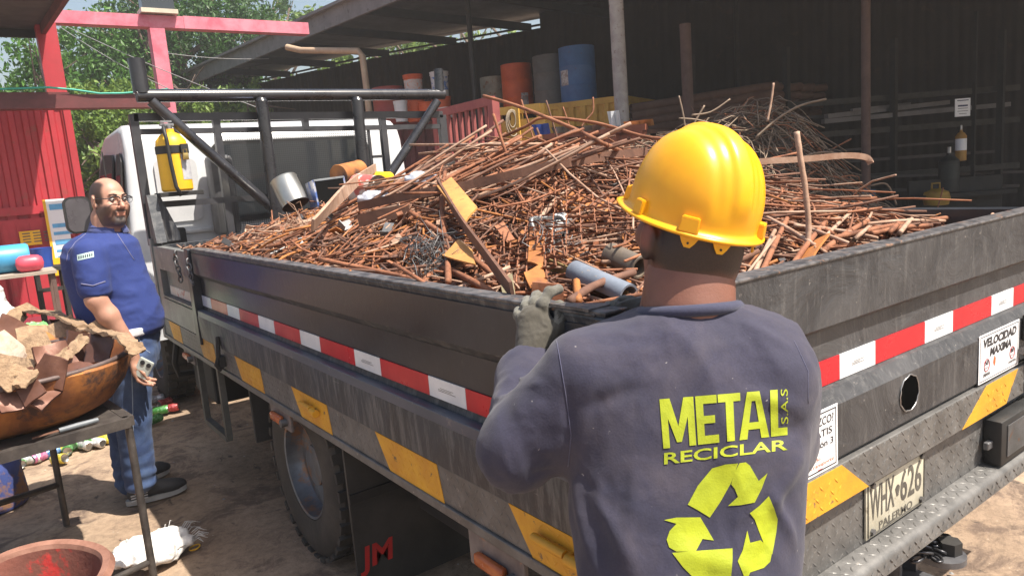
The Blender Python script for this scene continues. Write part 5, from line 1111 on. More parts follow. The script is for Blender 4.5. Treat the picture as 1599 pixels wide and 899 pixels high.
quadplate(ss((682, 290), (705, 277), (745, 322), (727, 345), off=.11), YCHIP, 'yellowish chipped steel plate lying high on the load under the rod fan', .008)
quadplate(ss((690, 398), (716, 374), (736, 388), (742, 412), off=.07), YCHIP, 'smaller pale yellow plate piece below the dark angle bar', .006)
quadplate(ss((780, 432), (800, 428), (806, 468), (786, 466), off=.05), mat('mossy_steel', (.25, .22, .13), (.15, .12, .07), .7, 0, 14), 'mossy grey steel piece standing at the near rail', .012)
quadplate(ss((828, 350), (852, 352), (848, 415), (824, 408), off=.05), RUSTO, 'orange rusty plate seen through the expanded mesh', .004)
quadplate(ss((818, 425), (845, 412), (856, 440), (828, 448), off=.05), RUSTO, 'orange rusty plate corner just below the mesh', .004)
quadplate(ss((772, 352), (786, 346), (804, 372), (792, 378), off=.05), RUST, 'small square rusty plate between mesh and angle bar', .004)
# expanded metal mesh
def expmesh(c00, c10, c01, nu, nv, label, r=.0035, m=RUST, cur=.02):
    c00, c10, c01 = Vector(c00), Vector(c10), Vector(c01); U, Vv = c10 - c00, c01 - c00; nn = U.cross(Vv).normalized(); mb = MB()
    for j in range(nv + 1):
        for s_ in (-1, 1):
            pts = []
            for i in range(2 * nu + 1):
                u = i / (2 * nu); v = (j + s_ * (.5 if (i % 2) else 0)) / nv; pts.append(c00 + U * u + Vv * v + nn * (cur * math.sin(3 * u + 2 * v) + .004 * s_))
            mb.tube(pts, r, 4)
    return single(mb, 'expanded_mesh', m, label, 'mesh')
expmesh(surf(785, 335, .12), surf(885, 290, .15), surf(858, 390, .11), 5, 4, 'rusty expanded metal mesh sheet in the middle of the load', .003)
expmesh(surf(765, 400, .09), surf(835, 355, .11), surf(820, 445, .08), 5, 4, 'smaller crushed rusty mesh below the first', .003, RUST, .02)
# tubes and channels near the gloves
def half_pipe(a_, b_, r, m, label, ang=(.0, 2.4 * math.pi / 2), name='grey_pipe', cat='pipe', th=.006):
    a_, b_ = Vector(a_), Vector(b_); d = (b_ - a_).normalized(); s_ = d.cross(Vector((0, 0, 1))).normalized(); u_ = s_.cross(d); V = []; N = 14
    for p in (a_, b_):
        for rad in (r, r - th):
            for i in range(N): t = ang[0] + (ang[1] - ang[0]) * i / (N - 1); V.append(p + s_ * math.cos(t) * rad + u_ * math.sin(t) * rad)
    F = []
    for i in range(N - 1): F += [(i, 2 * N + i, 2 * N + i + 1, i + 1), (N + i, N + i + 1, 3 * N + i + 1, 3 * N + i), (i, i + 1, N + i + 1, N + i), (2 * N + i, 3 * N + i, 3 * N + i + 1, 2 * N + i + 1)]
    F += [(0, N, 3 * N, 2 * N), (N - 1, 3 * N - 1, 4 * N - 1, 2 * N - 1)]
    return single(MB().add(V, F), name, m, label, cat, smooth=40)
GP = mat('grey_pipe_paint', (.21, .24, .29), (.15, .17, .21), .5, .1, 9, bump=.2, c3=(.4, .3, .2), c3scale=30, c3lo=.62, c3hi=.68)
half_pipe(surf(897, 424, .06), surf(982, 462, .05), .032, GP, 'grey flaking pipe shell lying in the olive channel', (-.3, math.pi + .3))
half_pipe(surf(952, 396, .07), surf(1000, 418, .07), .034, mat('dusty_dark_pipe', (.11, .09, .075), (.19, .15, .11), .7, .2, 8), 'dark dusty pipe lying against the helmeted head', (0, 2 * math.pi))
half_pipe(surf(880, 348, .05), surf(856, 372, .04), .045, WIREG, 'bent galvanised duct piece behind the mesh', (-.2, math.pi))
OL = mat('olive_channel', (.30, .22, .09), (.2, .14, .06), .6, 0, 9, c3=(.12, .07, .04), c3scale=18)
a_, b_ = surf(848, 420, .03), surf(972, 474, .03); dch = (b_ - a_).normalized(); s_ = dch.cross(up).normalized()
if s_.y > 0: s_ = -s_
m = MB(); m.obox((a_ + b_) / 2 + s_ * .02, dch, s_, up, (b_ - a_).length, .006, .06); m.obox((a_ + b_) / 2 - s_ * .01 - up * .03, dch, s_, up, (b_ - a_).length, .06, .006)
single(m, 'channel', OL, 'olive yellow steel channel lying near the gloved hand', 'channel')
m = MB(); cc_ = surf(858, 358, .08)
m.tube([cc_ + Vector((.075 * math.cos(t), .03 * math.sin(t), .06 * math.sin(t) + .02 * math.cos(2 * t))) for t in [2 * math.pi * i / 24 for i in range(24)]], .009, 6, closed=True)
single(m, 'galvanised_ring', WIREG, 'grey galvanised metal ring half buried behind the mesh', 'ring', smooth=True)
# cans near the cab
def can_at(px, py, off, axis, r, L, m, label, m2=TININ, name='tin_can', open_=True, spin=0, group=None):
    c = surf(px, py, off); ax_ = Vector(axis).normalized(); t = thing(name, label, 'can', c, group)
    prof = [(0, 0), (r, 0), (r * 1.03, .004), (r, .01), (r, L * .5), (r, L - .006), (r * 1.03, L)]
    MB().lathe(prof, c - ax_ * L / 2, ax_, 28).build('can_body', m, t, 35)
    MB().lathe([(r * 1.03, L), (r * .97, L)] + ([(r * .96, .02), (0, .02)] if open_ else [(r * .95, L - .006), (r * .7, L - .006), (r * .68, L - .003), (0, L - .003)]), c - ax_ * L / 2, ax_, 28).build('can_inside' if open_ else 'can_lid', m2, t, 35); return t
can_at(452, 300, .09, (.15, -.45, -.85), .088, .19, mat('tin_smooth', (.5, .5, .47), (.4, .39, .36), .35, .85, 5), 'shiny open tin can lying nearest the left side by the cab')
can_at(575, 297, .06, (.3, -.9, -.1), .085, .16, mat('red_white_tin', (.5, .12, .1), (.6, .58, .55), .45, .2, 9, .47, .53), 'round tin can with its ribbed end facing back behind the board', TIN, open_=False)
can_at(545, 270, .09, (.8, .45, .1), .07, .24, RUSTO, 'orange rusty can lying highest behind the square black can', TININ)
can_at(592, 278, .05, (.8, .5, -.05), .045, .26, YELP, 'narrow yellow can lying behind the leaning board', TININ, open_=False)
c = surf(512, 306, .07); t = thing('square_can', 'large square black-fronted can with blue printed side between the round cans', 'can', c)
ax_, ay_ = Vector((.97, -.08, .05)).normalized(), Vector((.08, .97, -.12)).normalized(); az_ = ax_.cross(ay_)
MB().obox(c, ax_, ay_, az_, .21, .17, .21).build('can_body', mat('blue_print_tin', (.12, .2, .5), (.5, .5, .55), .35, .4, 14, .45, .55), t); MB().obox(c - ay_ * .087, ax_, ay_, az_, .185, .004, .185).build('mouth_plate', mat('can_mouth_black', (.003, .003, .0035), (.006, .006, .006), .9, spec=.1), t); MB().obox(c - ay_ * .088 + az_ * .1, ax_, ay_, az_, .2, .006, .012).build('can_lip', WIREG, t)  # dark opening drawn as a flat near-black plate
for (px, py, lb) in ((660, 285, 'crumpled pale plastic bag half hidden under the rod fan'), (588, 315, 'small white plastic scrap behind the rod fan'), (668, 432, 'small white rag among the wire near the rail')):
    c = surf(px, py, .02); prims = [('ell', (0, 0, 0), (.09, .06, .035), np.eye(3)), ('ell', (.05, .04, .01), (.06, .04, .03), np.eye(3)), ('ell', (-.05, -.02, .02), (.05, .04, .02), np.eye(3))]
    V, F = sdf_mesh(prims, .008, .02); V = V * (.4 if py > 400 else 1); V = V + normals(V, F) * (.012 * fbm(V, 30, 2))[:, None] * (.4 if py > 400 else 1); V -= V.min(0) * np.array([0, 0, 1]); o = blob('plastic_scrap', V, F, mat('bluish_plastic', (.5, .54, .62), (.38, .42, .52), .35, 0, 9)); o.location = c - Vector((0, 0, .03)); tag(o, lb, 'plastic scrap')
for (px, py, n_, lb) in ((665, 395, 20, 'grey wire tangle'), (690, 425, 12, 'grey wire tangle'), (465, 350, 12, 'straw'), (860, 390, 14, 'w')):
    st = MB(); c = surf(px, py, .05)
    for _ in range(n_):
        q = [c + Vector(rr.normal(0, .05, 3)) * 1.0 for _ in range(5)]; P = []
        for i in range(4): P += [q[i].lerp(q[i + 1], k / 3) + Vector(rr.normal(0, .008, 3)) for k in range(3)]
        P = [Vector((v.x, v.y, max(v.z, H(v.x, v.y) + .0))) for v in P]; st.tube(P, .0015, 4)
    tag(st.build('wire_tangle', STEELD if lb != 'straw' else RUSTL, None, True), {665: 'tangle of thin grey wire on the load left of the small yellow plate', 690: 'tangle of thin grey wire near the rail', 465: 'tangle of thin pale wire below the shiny open can', 860: 'thin grey wires beside the olive channel'}[px] if px != 690 else 'tangle of thin grey wire low at the near rail', 'wire', kind='stuff')
# ---------------------------------------------------------------- heap of wire beyond the truck
hc_ = at(1105, 250, 6.9); hx_, hy_ = hc_.x, hc_.y
def hp(x, y): return 1.92 * np.exp(-(np.abs((x - hx_) * .8 + (y - hy_) * -.6) / 1.5) ** 3 - (((x - hx_) * .6 + (y - hy_) * .8) / 1.6) ** 2) * (1 + .07 * np.sin(3 * x + 1) + .05 * np.sin(5 * y))
X, Y = np.meshgrid(np.linspace(max(hx_ - 2.4, 3.3), hx_ + 3, 70), np.linspace(hy_ - 3, hy_ + 3, 70), indexing='ij'); Z = np.maximum(hp(X, Y) - .12 + .08 * fbm(np.stack([X, Y, 0 * X], -1), 5, 3), -.02)
i, j = np.meshgrid(range(69), range(69), indexing='ij'); a = (i * 70 + j).ravel()
tag(blob('wire_heap', np.stack([X, Y, Z], -1).reshape(-1, 3), np.stack([a, a + 70, a + 71, a + 1], 1), mat('heap_core', (.06, .045, .035), (.11, .08, .06), .95, 0, 20, bump=1, bscale=30, bdist=.05)), 'tall heap of old wire and thin rods beyond the truck', 'heap', kind='stuff')
def wirept(x, y, L, ang, off, k=7):
    P = []; z0 = float(hp(x, y))
    c1_, c2_ = rr.normal(0, .5), rr.uniform(0, 6)
    for t in np.linspace(-.5, .5, k):
        xx, yy = x + math.cos(ang + c1_ * t) * L * t, y + math.sin(ang + c1_ * t) * L * t; xx = max(xx, 3.16); P.append(Vector((xx, yy, .6 * float(hp(xx, yy)) + .4 * z0 + off + .05 * math.sin(6 * t + c2_))))
    return P
st = MB()
for _ in range(3000):
    x, y = hx_ + rr.uniform(-2.0, 2.0), hy_ + rr.uniform(-2.0, 2.0)
    if x < 3.35: continue
    st.cur = int(rr.choice([0, 0, 0, 1])); st.tube(wirept(x, y, rr.uniform(.3, 1.0), rr.uniform(0, 6.3), rr.uniform(-.05, .12)), rr.choice([.004, .006, .007]), 4)
tag(st.build('old_wire', [WIRE, RUST], None, True), 'countless greyish old wires tangled over the heap beyond the truck', 'wire', kind='stuff')
for k, P in enumerate((((1208, 130), (1204, 160), (1198, 190)), ((1290, 155), (1250, 165), (1215, 185), (1180, 215)), ((1100, 165), (1080, 200), (1060, 240)), ((1290, 255), (1310, 300), (1320, 325)), ((1225, 290), (1260, 330), (1300, 330)), ((1360, 290), (1385, 288), (1400, 320)), ((1240, 250), (1280, 238), (1320, 242)), ((1060, 185), (1100, 190), (1160, 215)), ((1150, 235), (1230, 300), (1280, 330)), ((1240, 330), (1265, 290), (1300, 275)), ((1060, 150), (1066, 175), (1070, 200)), ((1140, 155), (1110, 175), (1080, 180)))):
    bar([at(px, py, 6.2) for px, py in P], .010 if k < 2 else .008, WIRE if k else RUSTL, ['pale thick wire end standing up above the grey wire heap', 'long thin branch-like wire curving over the top of the heap'][k] if k < 2 else 'loose grey wire end springing out of the heap beyond the truck', 'old_wire_end', 'wire', None if k < 2 else 'wire ends on the heap')
c = at(1312, 306, 7.2); t = thing('blue_crate', 'dull blue crate with a mesh front low behind the wire heap', 'crate', (c.x, c.y, 0))
MB().obox((c.x, c.y, c.z - .45), (.81, -.585, 0), (.585, .81, 0), (0, 0, 1), .5, .4, 1.0).build('crate_box', mat('dull_blue', (.08, .12, .18), (.05, .08, .12), .7), t)
m = MB()
for i in range(9): m.obox((c.x + (i - 4) * .05 * .81 - .12, c.y - (i - 4) * .05 * .585 - .17, c.z - .12), (.81, -.585, 0), (.585, .81, 0), (.3 if i % 2 else -.3, 0, 1), .008, .008, .25)
m.build('mesh_front', WIRE, t)
# ================================================================ PEOPLE
RW = np.array([.8034, -.5956, 0.]); FW = np.array([.5855, .8107, 0.]); UP = np.array([0, 0, 1.]); EYE = np.array([RW, FW, UP])
def rows(frame, data):
    """data: (y, pxL, pxR, depth centre, half thickness) -> sections (centre, rx, ry)"""
    out = []
    for y, l, r, d, ry in data:
        c = np.array(at((l + r) / 2, y, d)); out.append((c, (r - l) / 2 * d / FPX * 1.0, ry))
    return sorted(out, key=lambda s: s[0][2])
def stack_post(secs, rot, k=.02, ex=2.4):
    zs = np.array([s[0][2] for s in secs]); C = np.array([s[0] for s in secs]); rx = np.array([s[1] for s in secs]); ry = np.array([s[2] for s in secs])
    def f(vol, g):
        z = g[..., 2]; zc = np.clip(z, zs[0], zs[-1]); cx = np.interp(zc, zs, C[:, 0]); cy = np.interp(zc, zs, C[:, 1]); ax = np.interp(zc, zs, rx); ay = np.interp(zc, zs, ry)
        dx, dy = g[..., 0] - cx, g[..., 1] - cy; u = dx * rot[0][0] + dy * rot[0][1]; v = dx * rot[1][0] + dy * rot[1][1]
        q = (np.abs(u / ax) ** ex + np.abs(v / ay) ** ex) ** (1 / ex); d = (q - 1) * np.minimum(ax, ay); d = np.maximum(d, np.maximum(zs[0] - z, z - zs[-1]))
        return smin(vol, d, k)
    return f
def wrinkle(V, N, amp, sc, seed=0, stretch=(1, 1, 1), thr=0.0):
    p = (V + seed) * np.array(stretch); a = fbm(p, sc, 2); b = vnoise(p + 3, sc * .5); return V + N * (amp * ((1 - np.abs(a) * 3).clip(-.6, 1)) * (.5 + .5 * b).clip(0, 1))[:, None]
def head(c, fwd, upv, name, skin, parent, scale=1.0, ear=True, h=.0035, extra=(), male_jaw=1.0):
    """head with face; returns (V,F) in world plus local->world function"""
    fwd = np.array(fwd, float); fwd /= np.linalg.norm(fwd); upv = np.array(upv, float); upv -= fwd * (upv @ fwd); upv /= np.linalg.norm(upv); rt_ = np.cross(fwd, upv); B = np.stack([rt_, fwd, upv]); I = np.eye(3)
    pr = [('ell', (0, -.018, .03), (.076, .094, .088), I, .03), ('ell', (0, .022, -.04), (.060, .068, .076), I, .03), ('ell', (0, .03, -.085), (.038 * male_jaw, .045, .028), I, .025), ('ell', (0, .062, -.098), (.022, .02, .018), I, .02),
          ('cap', (-.032, .078, .026), (.032, .078, .026), .013, .013, .014), ('ell', (-.038, .062, -.03), (.026, .024, .026), I, .02), ('ell', (.038, .062, -.03), (.026, .024, .026), I, .02),
          ('-ell', (-.031, .096, .006), (.017, .014, .011), I, .012), ('-ell', (.031, .096, .006), (.017, .014, .011), I, .012),
          ('cap', (0, .088, .012), (0, .112, -.028), .008, .012, .010), ('ell', (-.013, .098, -.033), (.009, .010, .008), I, .006), ('ell', (.013, .098, -.033), (.009, .010, .008), I, .006),
          ('cap', (-.02, .086, -.058), (.02, .086, -.058), .007, .007, .006), ('cap', (-.016, .085, -.071), (.016, .085, -.071), .0075, .0075, .006), ('-cap', (-.024, .096, -.0645), (.024, .096, -.0645), .0022, .0022, .003),
          ('cap', (0, -.025, -.05), (0, -.03, -.16), .058, .06, .03)]
    if ear:
        for s in (-1, 1): pr += [('ell', (s * .078, -.012, .0), (.008, .020, .031), np.array([[math.cos(.35), s * -math.sin(.35), 0], [s * math.sin(.35), math.cos(.35), 0], [0, 0, 1]]), .006), ('ell', (s * .074, -.006, -.022), (.009, .012, .013), I, .006), ('-ell', (s * .087, -.008, .004), (.006, .010, .017), I, .004)]
    pr += list(extra); V, F = sdf_mesh(pr, h, .02, .02); V = relax(V, F, 1, .4)
    f = lambda P: np.asarray(c) + (np.asarray(P) * scale) @ B
    return V, F, f, B
def shell(V, F, mask, off, amp=0, sc=60):
    N = normals(V, F); k = mask[F].all(1); ids = np.unique(F[k]); mp = -np.ones(len(V), int); mp[ids] = np.arange(len(ids)); W = V[ids] + N[ids] * (off + (amp * fbm(V[ids], sc, 2))[:, None])
    return W, mp[F[k]]
def seam(name, px, bvh, m, parent, r=.0013, off=.0006):
    pts = []
    for i in range(len(px) - 1):
        for t in [k / 6 for k in range(6)]:
            q = (px[i][0] + (px[i + 1][0] - px[i][0]) * t, px[i][1] + (px[i + 1][1] - px[i][1]) * t); d = Vector(ray(*q)).normalized(); h_ = bvh.ray_cast(Vector(CAM), d)
            if h_[0]: pts.append(h_[0] + h_[1] * off)
    o = MB().tube(pts, r, 5).build(name, m, parent, True); return o
# ---------------------------------------------------------------- worker seen from behind
wb_ = at(1075, 700, 1.22); W0 = (wb_.x - .06, wb_.y - .14, 0)
WK = thing('person', 'worker in yellow helmet and navy long-sleeved shirt with lime print, seen from behind', 'person', W0)
tors = rows(None, [(476, 1004, 1150, 1.25, .062), (486, 965, 1180, 1.25, .075), (500, 915, 1216, 1.245, .085), (520, 884, 1244, 1.24, .095), (560, 876, 1262, 1.235, .105), (620, 885, 1262, 1.23, .112), (700, 890, 1256, 1.225, .115), (780, 890, 1250, 1.22, .115), (850, 898, 1247, 1.21, .115), (899, 905, 1244, 1.20, .118), (1000, 905, 1240, 1.18, .125), (1080, 905, 1240, 1.165, .128)])
sL, eL, wL = np.array(at(912, 585, 1.225)), np.array(at(808, 700, 1.27)), np.array(at(828, 572, 1.45)); sR, eR, wR = np.array(at(1212, 592, 1.20)), np.array(at(1216, 690, 1.29)), np.array(at(1045, 512, 1.40))
arms = [('cap', sL, eL, .072, .068, .04), ('ell', np.array(at(880, 660, 1.235)), (.075, .05, .07), EYE, .03), ('cap', eL, eL + (wL - eL) * .55, .064, .050, .03), ('cap', eL + (wL - eL) * .5, wL, .049, .043, .02),
        ('cap', sR, eR, .060, .057, .04), ('cap', eR, wR, .056, .042, .03)]
# cuffs folds
for t_, dr in ((.45, .006), (.62, .007), (.78, .006), (.9, .004)): p_ = eL + (wL - eL) * t_; arms.append(('cap', p_ + RW * .012, p_ - RW * .012, .046 + dr, .046 + dr * .6, .012))
V, F = sdf_mesh(arms, .006, .02, .03, post=lambda v, g: smin(v, stack_post(tors, EYE, .0, 2.3)(np.full_like(v, .3), g), .035), ext=tors)
V = relax(V, F, 2, .5); N = normals(V, F)
V = wrinkle(V, N, .008, 6.5, 0, (1, 1, .5)); V = wrinkle(V, N, .0022, 19, 5, (1, 1, .6)); V = wrinkle(V, N, .0009, 45, 8)
# drawn folds: long soft pulls across the back and sleeve (pixel-free: given as lines in the worker's own frame)
def fold(V, N, a, b, w_, amp):
    a, b = np.array(a), np.array(b); ab = b - a; t = np.clip((V - a) @ ab / (ab @ ab), 0, 1); d = np.linalg.norm(V - a - t[:, None] * ab, axis=1); return V + N * (amp * np.exp(-(d / w_) ** 2) * np.sin(math.pi * np.clip(t * .9 + .05, 0, 1)))[:, None]
bv0 = BVHTree.FromPolygons([Vector(v) for v in V], F.tolist())
for pa, pb, w_, am in (((1150, 500), (1235, 545), .012, .004), ((930, 560), (905, 700), .014, .005), ((1000, 760), (960, 899), .018, .006), ((1110, 720), (1235, 700), .012, .004), ((1200, 760), (1245, 860), .012, .006), ((1010, 600), (900, 640), .014, -.004), ((745, 690), (880, 700), .012, .005), ((770, 740), (870, 735), .010, -.005), ((895, 745), (935, 899), .012, .006), ((915, 735), (1000, 899), .016, .006), ((905, 735), (960, 800), .010, -.005), ((885, 600), (892, 735), .010, -.005), ((1262, 640), (1150, 610), .014, .005), ((1258, 665), (1180, 690), .012, -.004), ((1255, 700), (1200, 800), .014, .005), ((1245, 740), (1180, 899), .016, -.004), ((990, 500), (930, 620), .02, .004), ((1160, 500), (1230, 590), .018, .004),
                       ((770, 620), (850, 640), .012, .006), ((760, 650), (850, 690), .012, -.005), ((795, 590), (845, 600), .007, .006), ((800, 605), (850, 622), .006, -.005), ((790, 620), (840, 600), .006, .005), ((1040, 860), (1180, 890), .02, .004)):
    ha, hb = [bv0.ray_cast(Vector(CAM), Vector(ray(*q)).normalized())[0] for q in (pa, pb)]
    if ha and hb: V = fold(V, N, ha, hb, w_ * .95, am * 1.35)
shirt = blob('shirt', V, F, SHIRT, WK)
bv = BVHTree.FromPolygons([Vector(v) for v in V], F.tolist())
seam('sleeve_seam', [(868, 524), (876, 570), (884, 620), (892, 680), (886, 738)], bv, cloth('seam_thread', (.05, .05, .10), (.06, .06, .11)), shirt, .0009, .0002)
seam('sleeve_seam', [(1240, 532), (1262, 580), (1262, 640)], bv, MATS['seam_thread'], shirt, .0008, .0002)
# collar
cq = at(1076, 483, 1.250); ring_ = []
for i in range(30):
    t = 2 * math.pi * i / 30; ring_.append(cq + Vector(RW) * .081 * math.cos(t) + Vector(FW) * .070 * math.sin(t) + Vector((0, 0, .012 * math.sin(t) * -1 + .0)))
MB().tube(ring_, .0105, 8, closed=True).build('collar', cloth('collar_rib', (.022, .025, .06), (.028, .03, .07)), shirt, True)
# printed lettering laid on the back of the shirt
def project(V2, F2, q, name, m, parent, bvh, off=.0012, maxpx=5):
    """V2 in 0..1 design space, q = four pixel corners TL TR BR BL, cloth-following mesh"""
    bm = bmesh.new(); vs = []
    for u, v in V2:
        a = ((q[3][0] * (1 - u) + q[2][0] * u) * (1 - v) + (q[0][0] * (1 - u) + q[1][0] * u) * v, (q[3][1] * (1 - u) + q[2][1] * u) * (1 - v) + (q[0][1] * (1 - u) + q[1][1] * u) * v); vs.append(bm.verts.new((a[0], a[1], 0)))
    for f in F2:
        try: bm.faces.new([vs[i] for i in f])
        except ValueError: pass
    bmesh.ops.triangulate(bm, faces=bm.faces[:])
    for _ in range(9):
        e = [e for e in bm.edges if e.calc_length() > maxpx]
        if not e: break
        bmesh.ops.subdivide_edges(bm, edges=e, cuts=1); bmesh.ops.triangulate(bm, faces=[f for f in bm.faces if len(f.verts) > 3])
    W = []; last = None
    for v in bm.verts:
        d = Vector(ray(v.co.x, v.co.y)).normalized(); h_ = bvh.ray_cast(Vector(CAM), d)
        if h_[0]: last = h_[0] - d * off
        W.append(last[:])
    bm.verts.index_update(); FF = [tuple(v.index for v in f.verts) for f in bm.faces]; bm.free(); o = new_obj(name, W, FF, m, parent, True); return o
def poly(P): return [(x, y) for x, y in P]
def quads(rects):
    V_, F_ = [], []
    for r in rects: b = len(V_); V_ += r; F_.append(tuple(range(b, b + len(r))))
    return V_, F_
# METAL glyphs in a 0..1 box
s = .20
M_ = [[(0, 0), (.055, 0), (.055, .68), (0, 1)], [(0, 1), (.055, .68), (.135, .12), (.135, .12), (.1325, .45), (.075, 1)], [(.1325, .45), (.135, .12), (.215, .68), (.195, 1)], [(.195, 1), (.215, .68), (.215, 0), (.27, 0), (.27, 1)]]
M_ = [[(0, 0), (.055, 0), (.055, .60), (0, 1)], [(0, 1), (.055, .60), (.115, .10), (.155, .10), (.135, .42), (.08, 1)], [(.135, .42), (.155, .10), (.215, .60), (.27, 1), (.19, 1)], [(.215, .60), (.215, 0), (.27, 0), (.27, 1)]]
E_ = [[(.285, 0), (.345, 0), (.345, 1), (.285, 1)], [(.345, 0), (.46, 0), (.46, .17), (.345, .17)], [(.345, .42), (.435, .42), (.435, .58), (.345, .58)], [(.345, .83), (.455, .83), (.455, 1), (.345, 1)]]
T_ = [[(.455 + .01, .83), (.645, .83), (.645, 1), (.465, 1)], [(.525, 0), (.588, 0), (.588, .829), (.525, .829)]]
A_ = [[(.625, 0), (.69, 0), (.735, .80), (.70, 1)], [(.70, 1), (.735, .80), (.765, .80), (.80, 1)], [(.80, 1), (.765, .80), (.805, 0), (.87, 0)], [(.702, .20), (.796, .20), (.788, .35), (.71, .35)]]
L_ = [[(.885, 0), (.945, 0), (.945, 1), (.885, 1)], [(.945, 0), (1.02, 0), (1.02, .17), (.945, .17)]]
for nm, G in (('M', M_), ('E', E_), ('T', T_), ('A', A_), ('L', L_)):
    V_, F_ = quads(G); project(V_, F_, [(1029.7, 623), (1225, 607), (1226, 679), (1036, 700)], 'shirt_letter', PRINT, shirt, bv)
V_, F_ = text_mesh('RECICLAR', 1, 'LEFT', .018); xs_ = [v.x for v in V_]; ys_ = [v.y for v in V_]; V_ = [((v.x - min(xs_)) / (max(xs_) - min(xs_)), (v.y - min(ys_)) / (max(ys_) - min(ys_))) for v in V_]
project(V_, F_, [(1037, 706.5), (1230, 685), (1230, 702), (1037, 725)], 'shirt_lettering', PRINT, shirt, bv, maxpx=4)
V_, F_ = text_mesh('S.A.S', 1, 'LEFT', .005); xs_ = [v.x for v in V_]; ys_ = [v.y for v in V_]; V_ = [((v.x - min(xs_)) / (max(xs_) - min(xs_)), (v.y - min(ys_)) / (max(ys_) - min(ys_))) for v in V_]
V_ = [(1 - v, u) for u, v in V_]; F_ = [tuple(reversed(f)) for f in F_]
project(V_, F_, [(1219, 607), (1230, 607), (1231, 661), (1220, 662)], 'shirt_lettering', PRINT, shirt, bv, maxpx=4)
def cz(x, y): return (980 + x / 2.819, 580 + y / 2.819)
REC = [[(372, 425), (430, 408), (487, 403), (455, 490), (410, 570), (362, 641), (312, 610), (265, 584), (310, 500)], [(493, 402), (520, 398), (538, 412), (560, 450), (577, 480), (616, 446), (590, 515), (560, 575), (500, 586), (442, 590), (486, 550), (472, 515), (456, 495), (470, 445)],
       [(160, 652), (215, 641), (320, 640), (350, 690), (380, 742), (330, 735), (300, 790), (215, 790), (183, 772), (172, 738), (185, 700), (215, 668)], [(196, 796), (330, 785), (462, 776), (462, 830), (456, 900), (380, 915), (290, 905), (245, 860)],
       [(622, 547), (645, 600), (661, 650), (655, 705), (645, 760), (637, 803), (600, 755), (578, 700), (560, 650), (538, 622), (580, 590)], [(527, 698), (540, 752), (585, 740), (618, 770), (635, 800), (628, 835), (600, 862), (540, 882), (522, 925), (505, 880), (485, 832), (507, 785)]]
from mathutils.geometry import tessellate_polygon
for Pp in REC:
    PP = [cz(*p) for p in Pp]; tri = tessellate_polygon([[Vector((x, y, 0)) for x, y in PP]])
    # pixel coordinates straight to the design box of the symbol
    x0_, x1_, y0_, y1_ = 1030, 1220, 715, 915; V_ = [((x - x0_) / (x1_ - x0_), 1 - (y - y0_) / (y1_ - y0_)) for x, y in PP]
    project(V_, [tuple(t) for t in tri], [(x0_, y0_), (x1_, y0_), (x1_, y1_), (x0_, y1_)], 'recycling_arrow', PRINT, shirt, bv)
# body under the clothes: head, neck, legs as one surface
hc = np.array(at(1076, 352, 1.275)); ya, pt = R(18), R(8)
Fh = FW * math.cos(ya) - RW * math.sin(ya); Fh = Fh * math.cos(pt) + UP * math.sin(pt); Uh = UP * math.cos(pt) - (FW * math.cos(ya) - RW * math.sin(ya)) * math.sin(pt); rol = R(9); Rh = np.cross(Fh, Uh); Uh = Uh * math.cos(rol) + Rh * math.sin(rol)
V1, F1, fw, B = head(hc, Fh, Uh, 'head', SKIN1, WK, 1.0, extra=(('ell', (-.090, -.022, -.028), (.007, .020, .032), np.eye(3), .006), ('ell', (.090, -.022, -.028), (.007, .020, .032), np.eye(3), .006), ('cap', (-.07, -.01, -.02), (.07, -.01, -.02), .022, .022, .01), ('cap', (0, -.03, -.08), (.0, -.012, -.155), .068, .066, .03), ('ell', (0, -.045, -.03), (.072, .06, .07), np.eye(3), .03)))
Vw = fw(V1)
nk = []
lg = [('ell', np.array(at(1075, 985, 1.18)), (.16, .12, .12), EYE, .04)]
hipL, hipR = np.array(at(1010, 1010, 1.17)), np.array(at(1135, 1010, 1.17)); g0 = np.array([W0[0], W0[1], 0]); kL, kR = g0 + RW * -.12 + FW * .08 + UP * .47, g0 + RW * .13 + FW * .06 + UP * .47; aL, aR = g0 + RW * -.14 - FW * .02 + UP * .09, g0 + RW * .15 - FW * .06 + UP * .09
bodyp = [('cap', hipL, kL, .075, .052, .03), ('cap', kL, aL, .05, .035, .02), ('cap', hipR, kR, .075, .052, .03), ('cap', kR, aR, .05, .035, .02), ('cap', (hipL + hipR) / 2, np.array(at(1076, 560, 1.25)), .075, .07, .05), ('cap', np.array(at(1076, 560, 1.25)), np.array(at(1076, 450, 1.26)), .05, .070, .04), ('cap', np.array(at(1076, 485, 1.255)), hc - UP * .02, .077, .066, .02), ('cap', sL, eL, .04, .036), ('cap', eL, wL, .036, .027), ('cap', sR, eR, .04, .036), ('cap', eR, wR, .036, .027), ('cap', sL, sR, .05, .05, .04)]
bodyp += [('cap', aL, aL + FW * .14 - UP * .05, .03, .025), ('cap', aR, aR + FW * .14 - UP * .05, .03, .025)]
V2, F2 = sdf_mesh(bodyp, .008, .02); VV = np.concatenate([Vw, V2]); FF = np.concatenate([F1, F2 + len(Vw)])
bodyo = blob('body', VV, FF, HS1, WK)
x_, y_, z_ = V1[:, 0], V1[:, 1], V1[:, 2]; nz = .010 * vnoise(V1, 45)
hf = sst(z_ + nz, -.085, -.055) * (1 - sst(y_ + nz, .0, .02) * (1 - sst(z_, .02, .04))) * (1 - sst(np.abs(x_), .070, .076) * sst(y_, -.045, -.03) * sst(z_, -.05, -.03)); setattr_(bodyo, 'hairf', np.concatenate([hf * .92, np.zeros(len(V2))])); setattr_(bodyo, 'greyf', np.zeros(len(VV))); setattr_(bodyo, 'redf', np.concatenate([sst(np.abs(x_), .072, .078) * .5, np.zeros(len(V2))]))
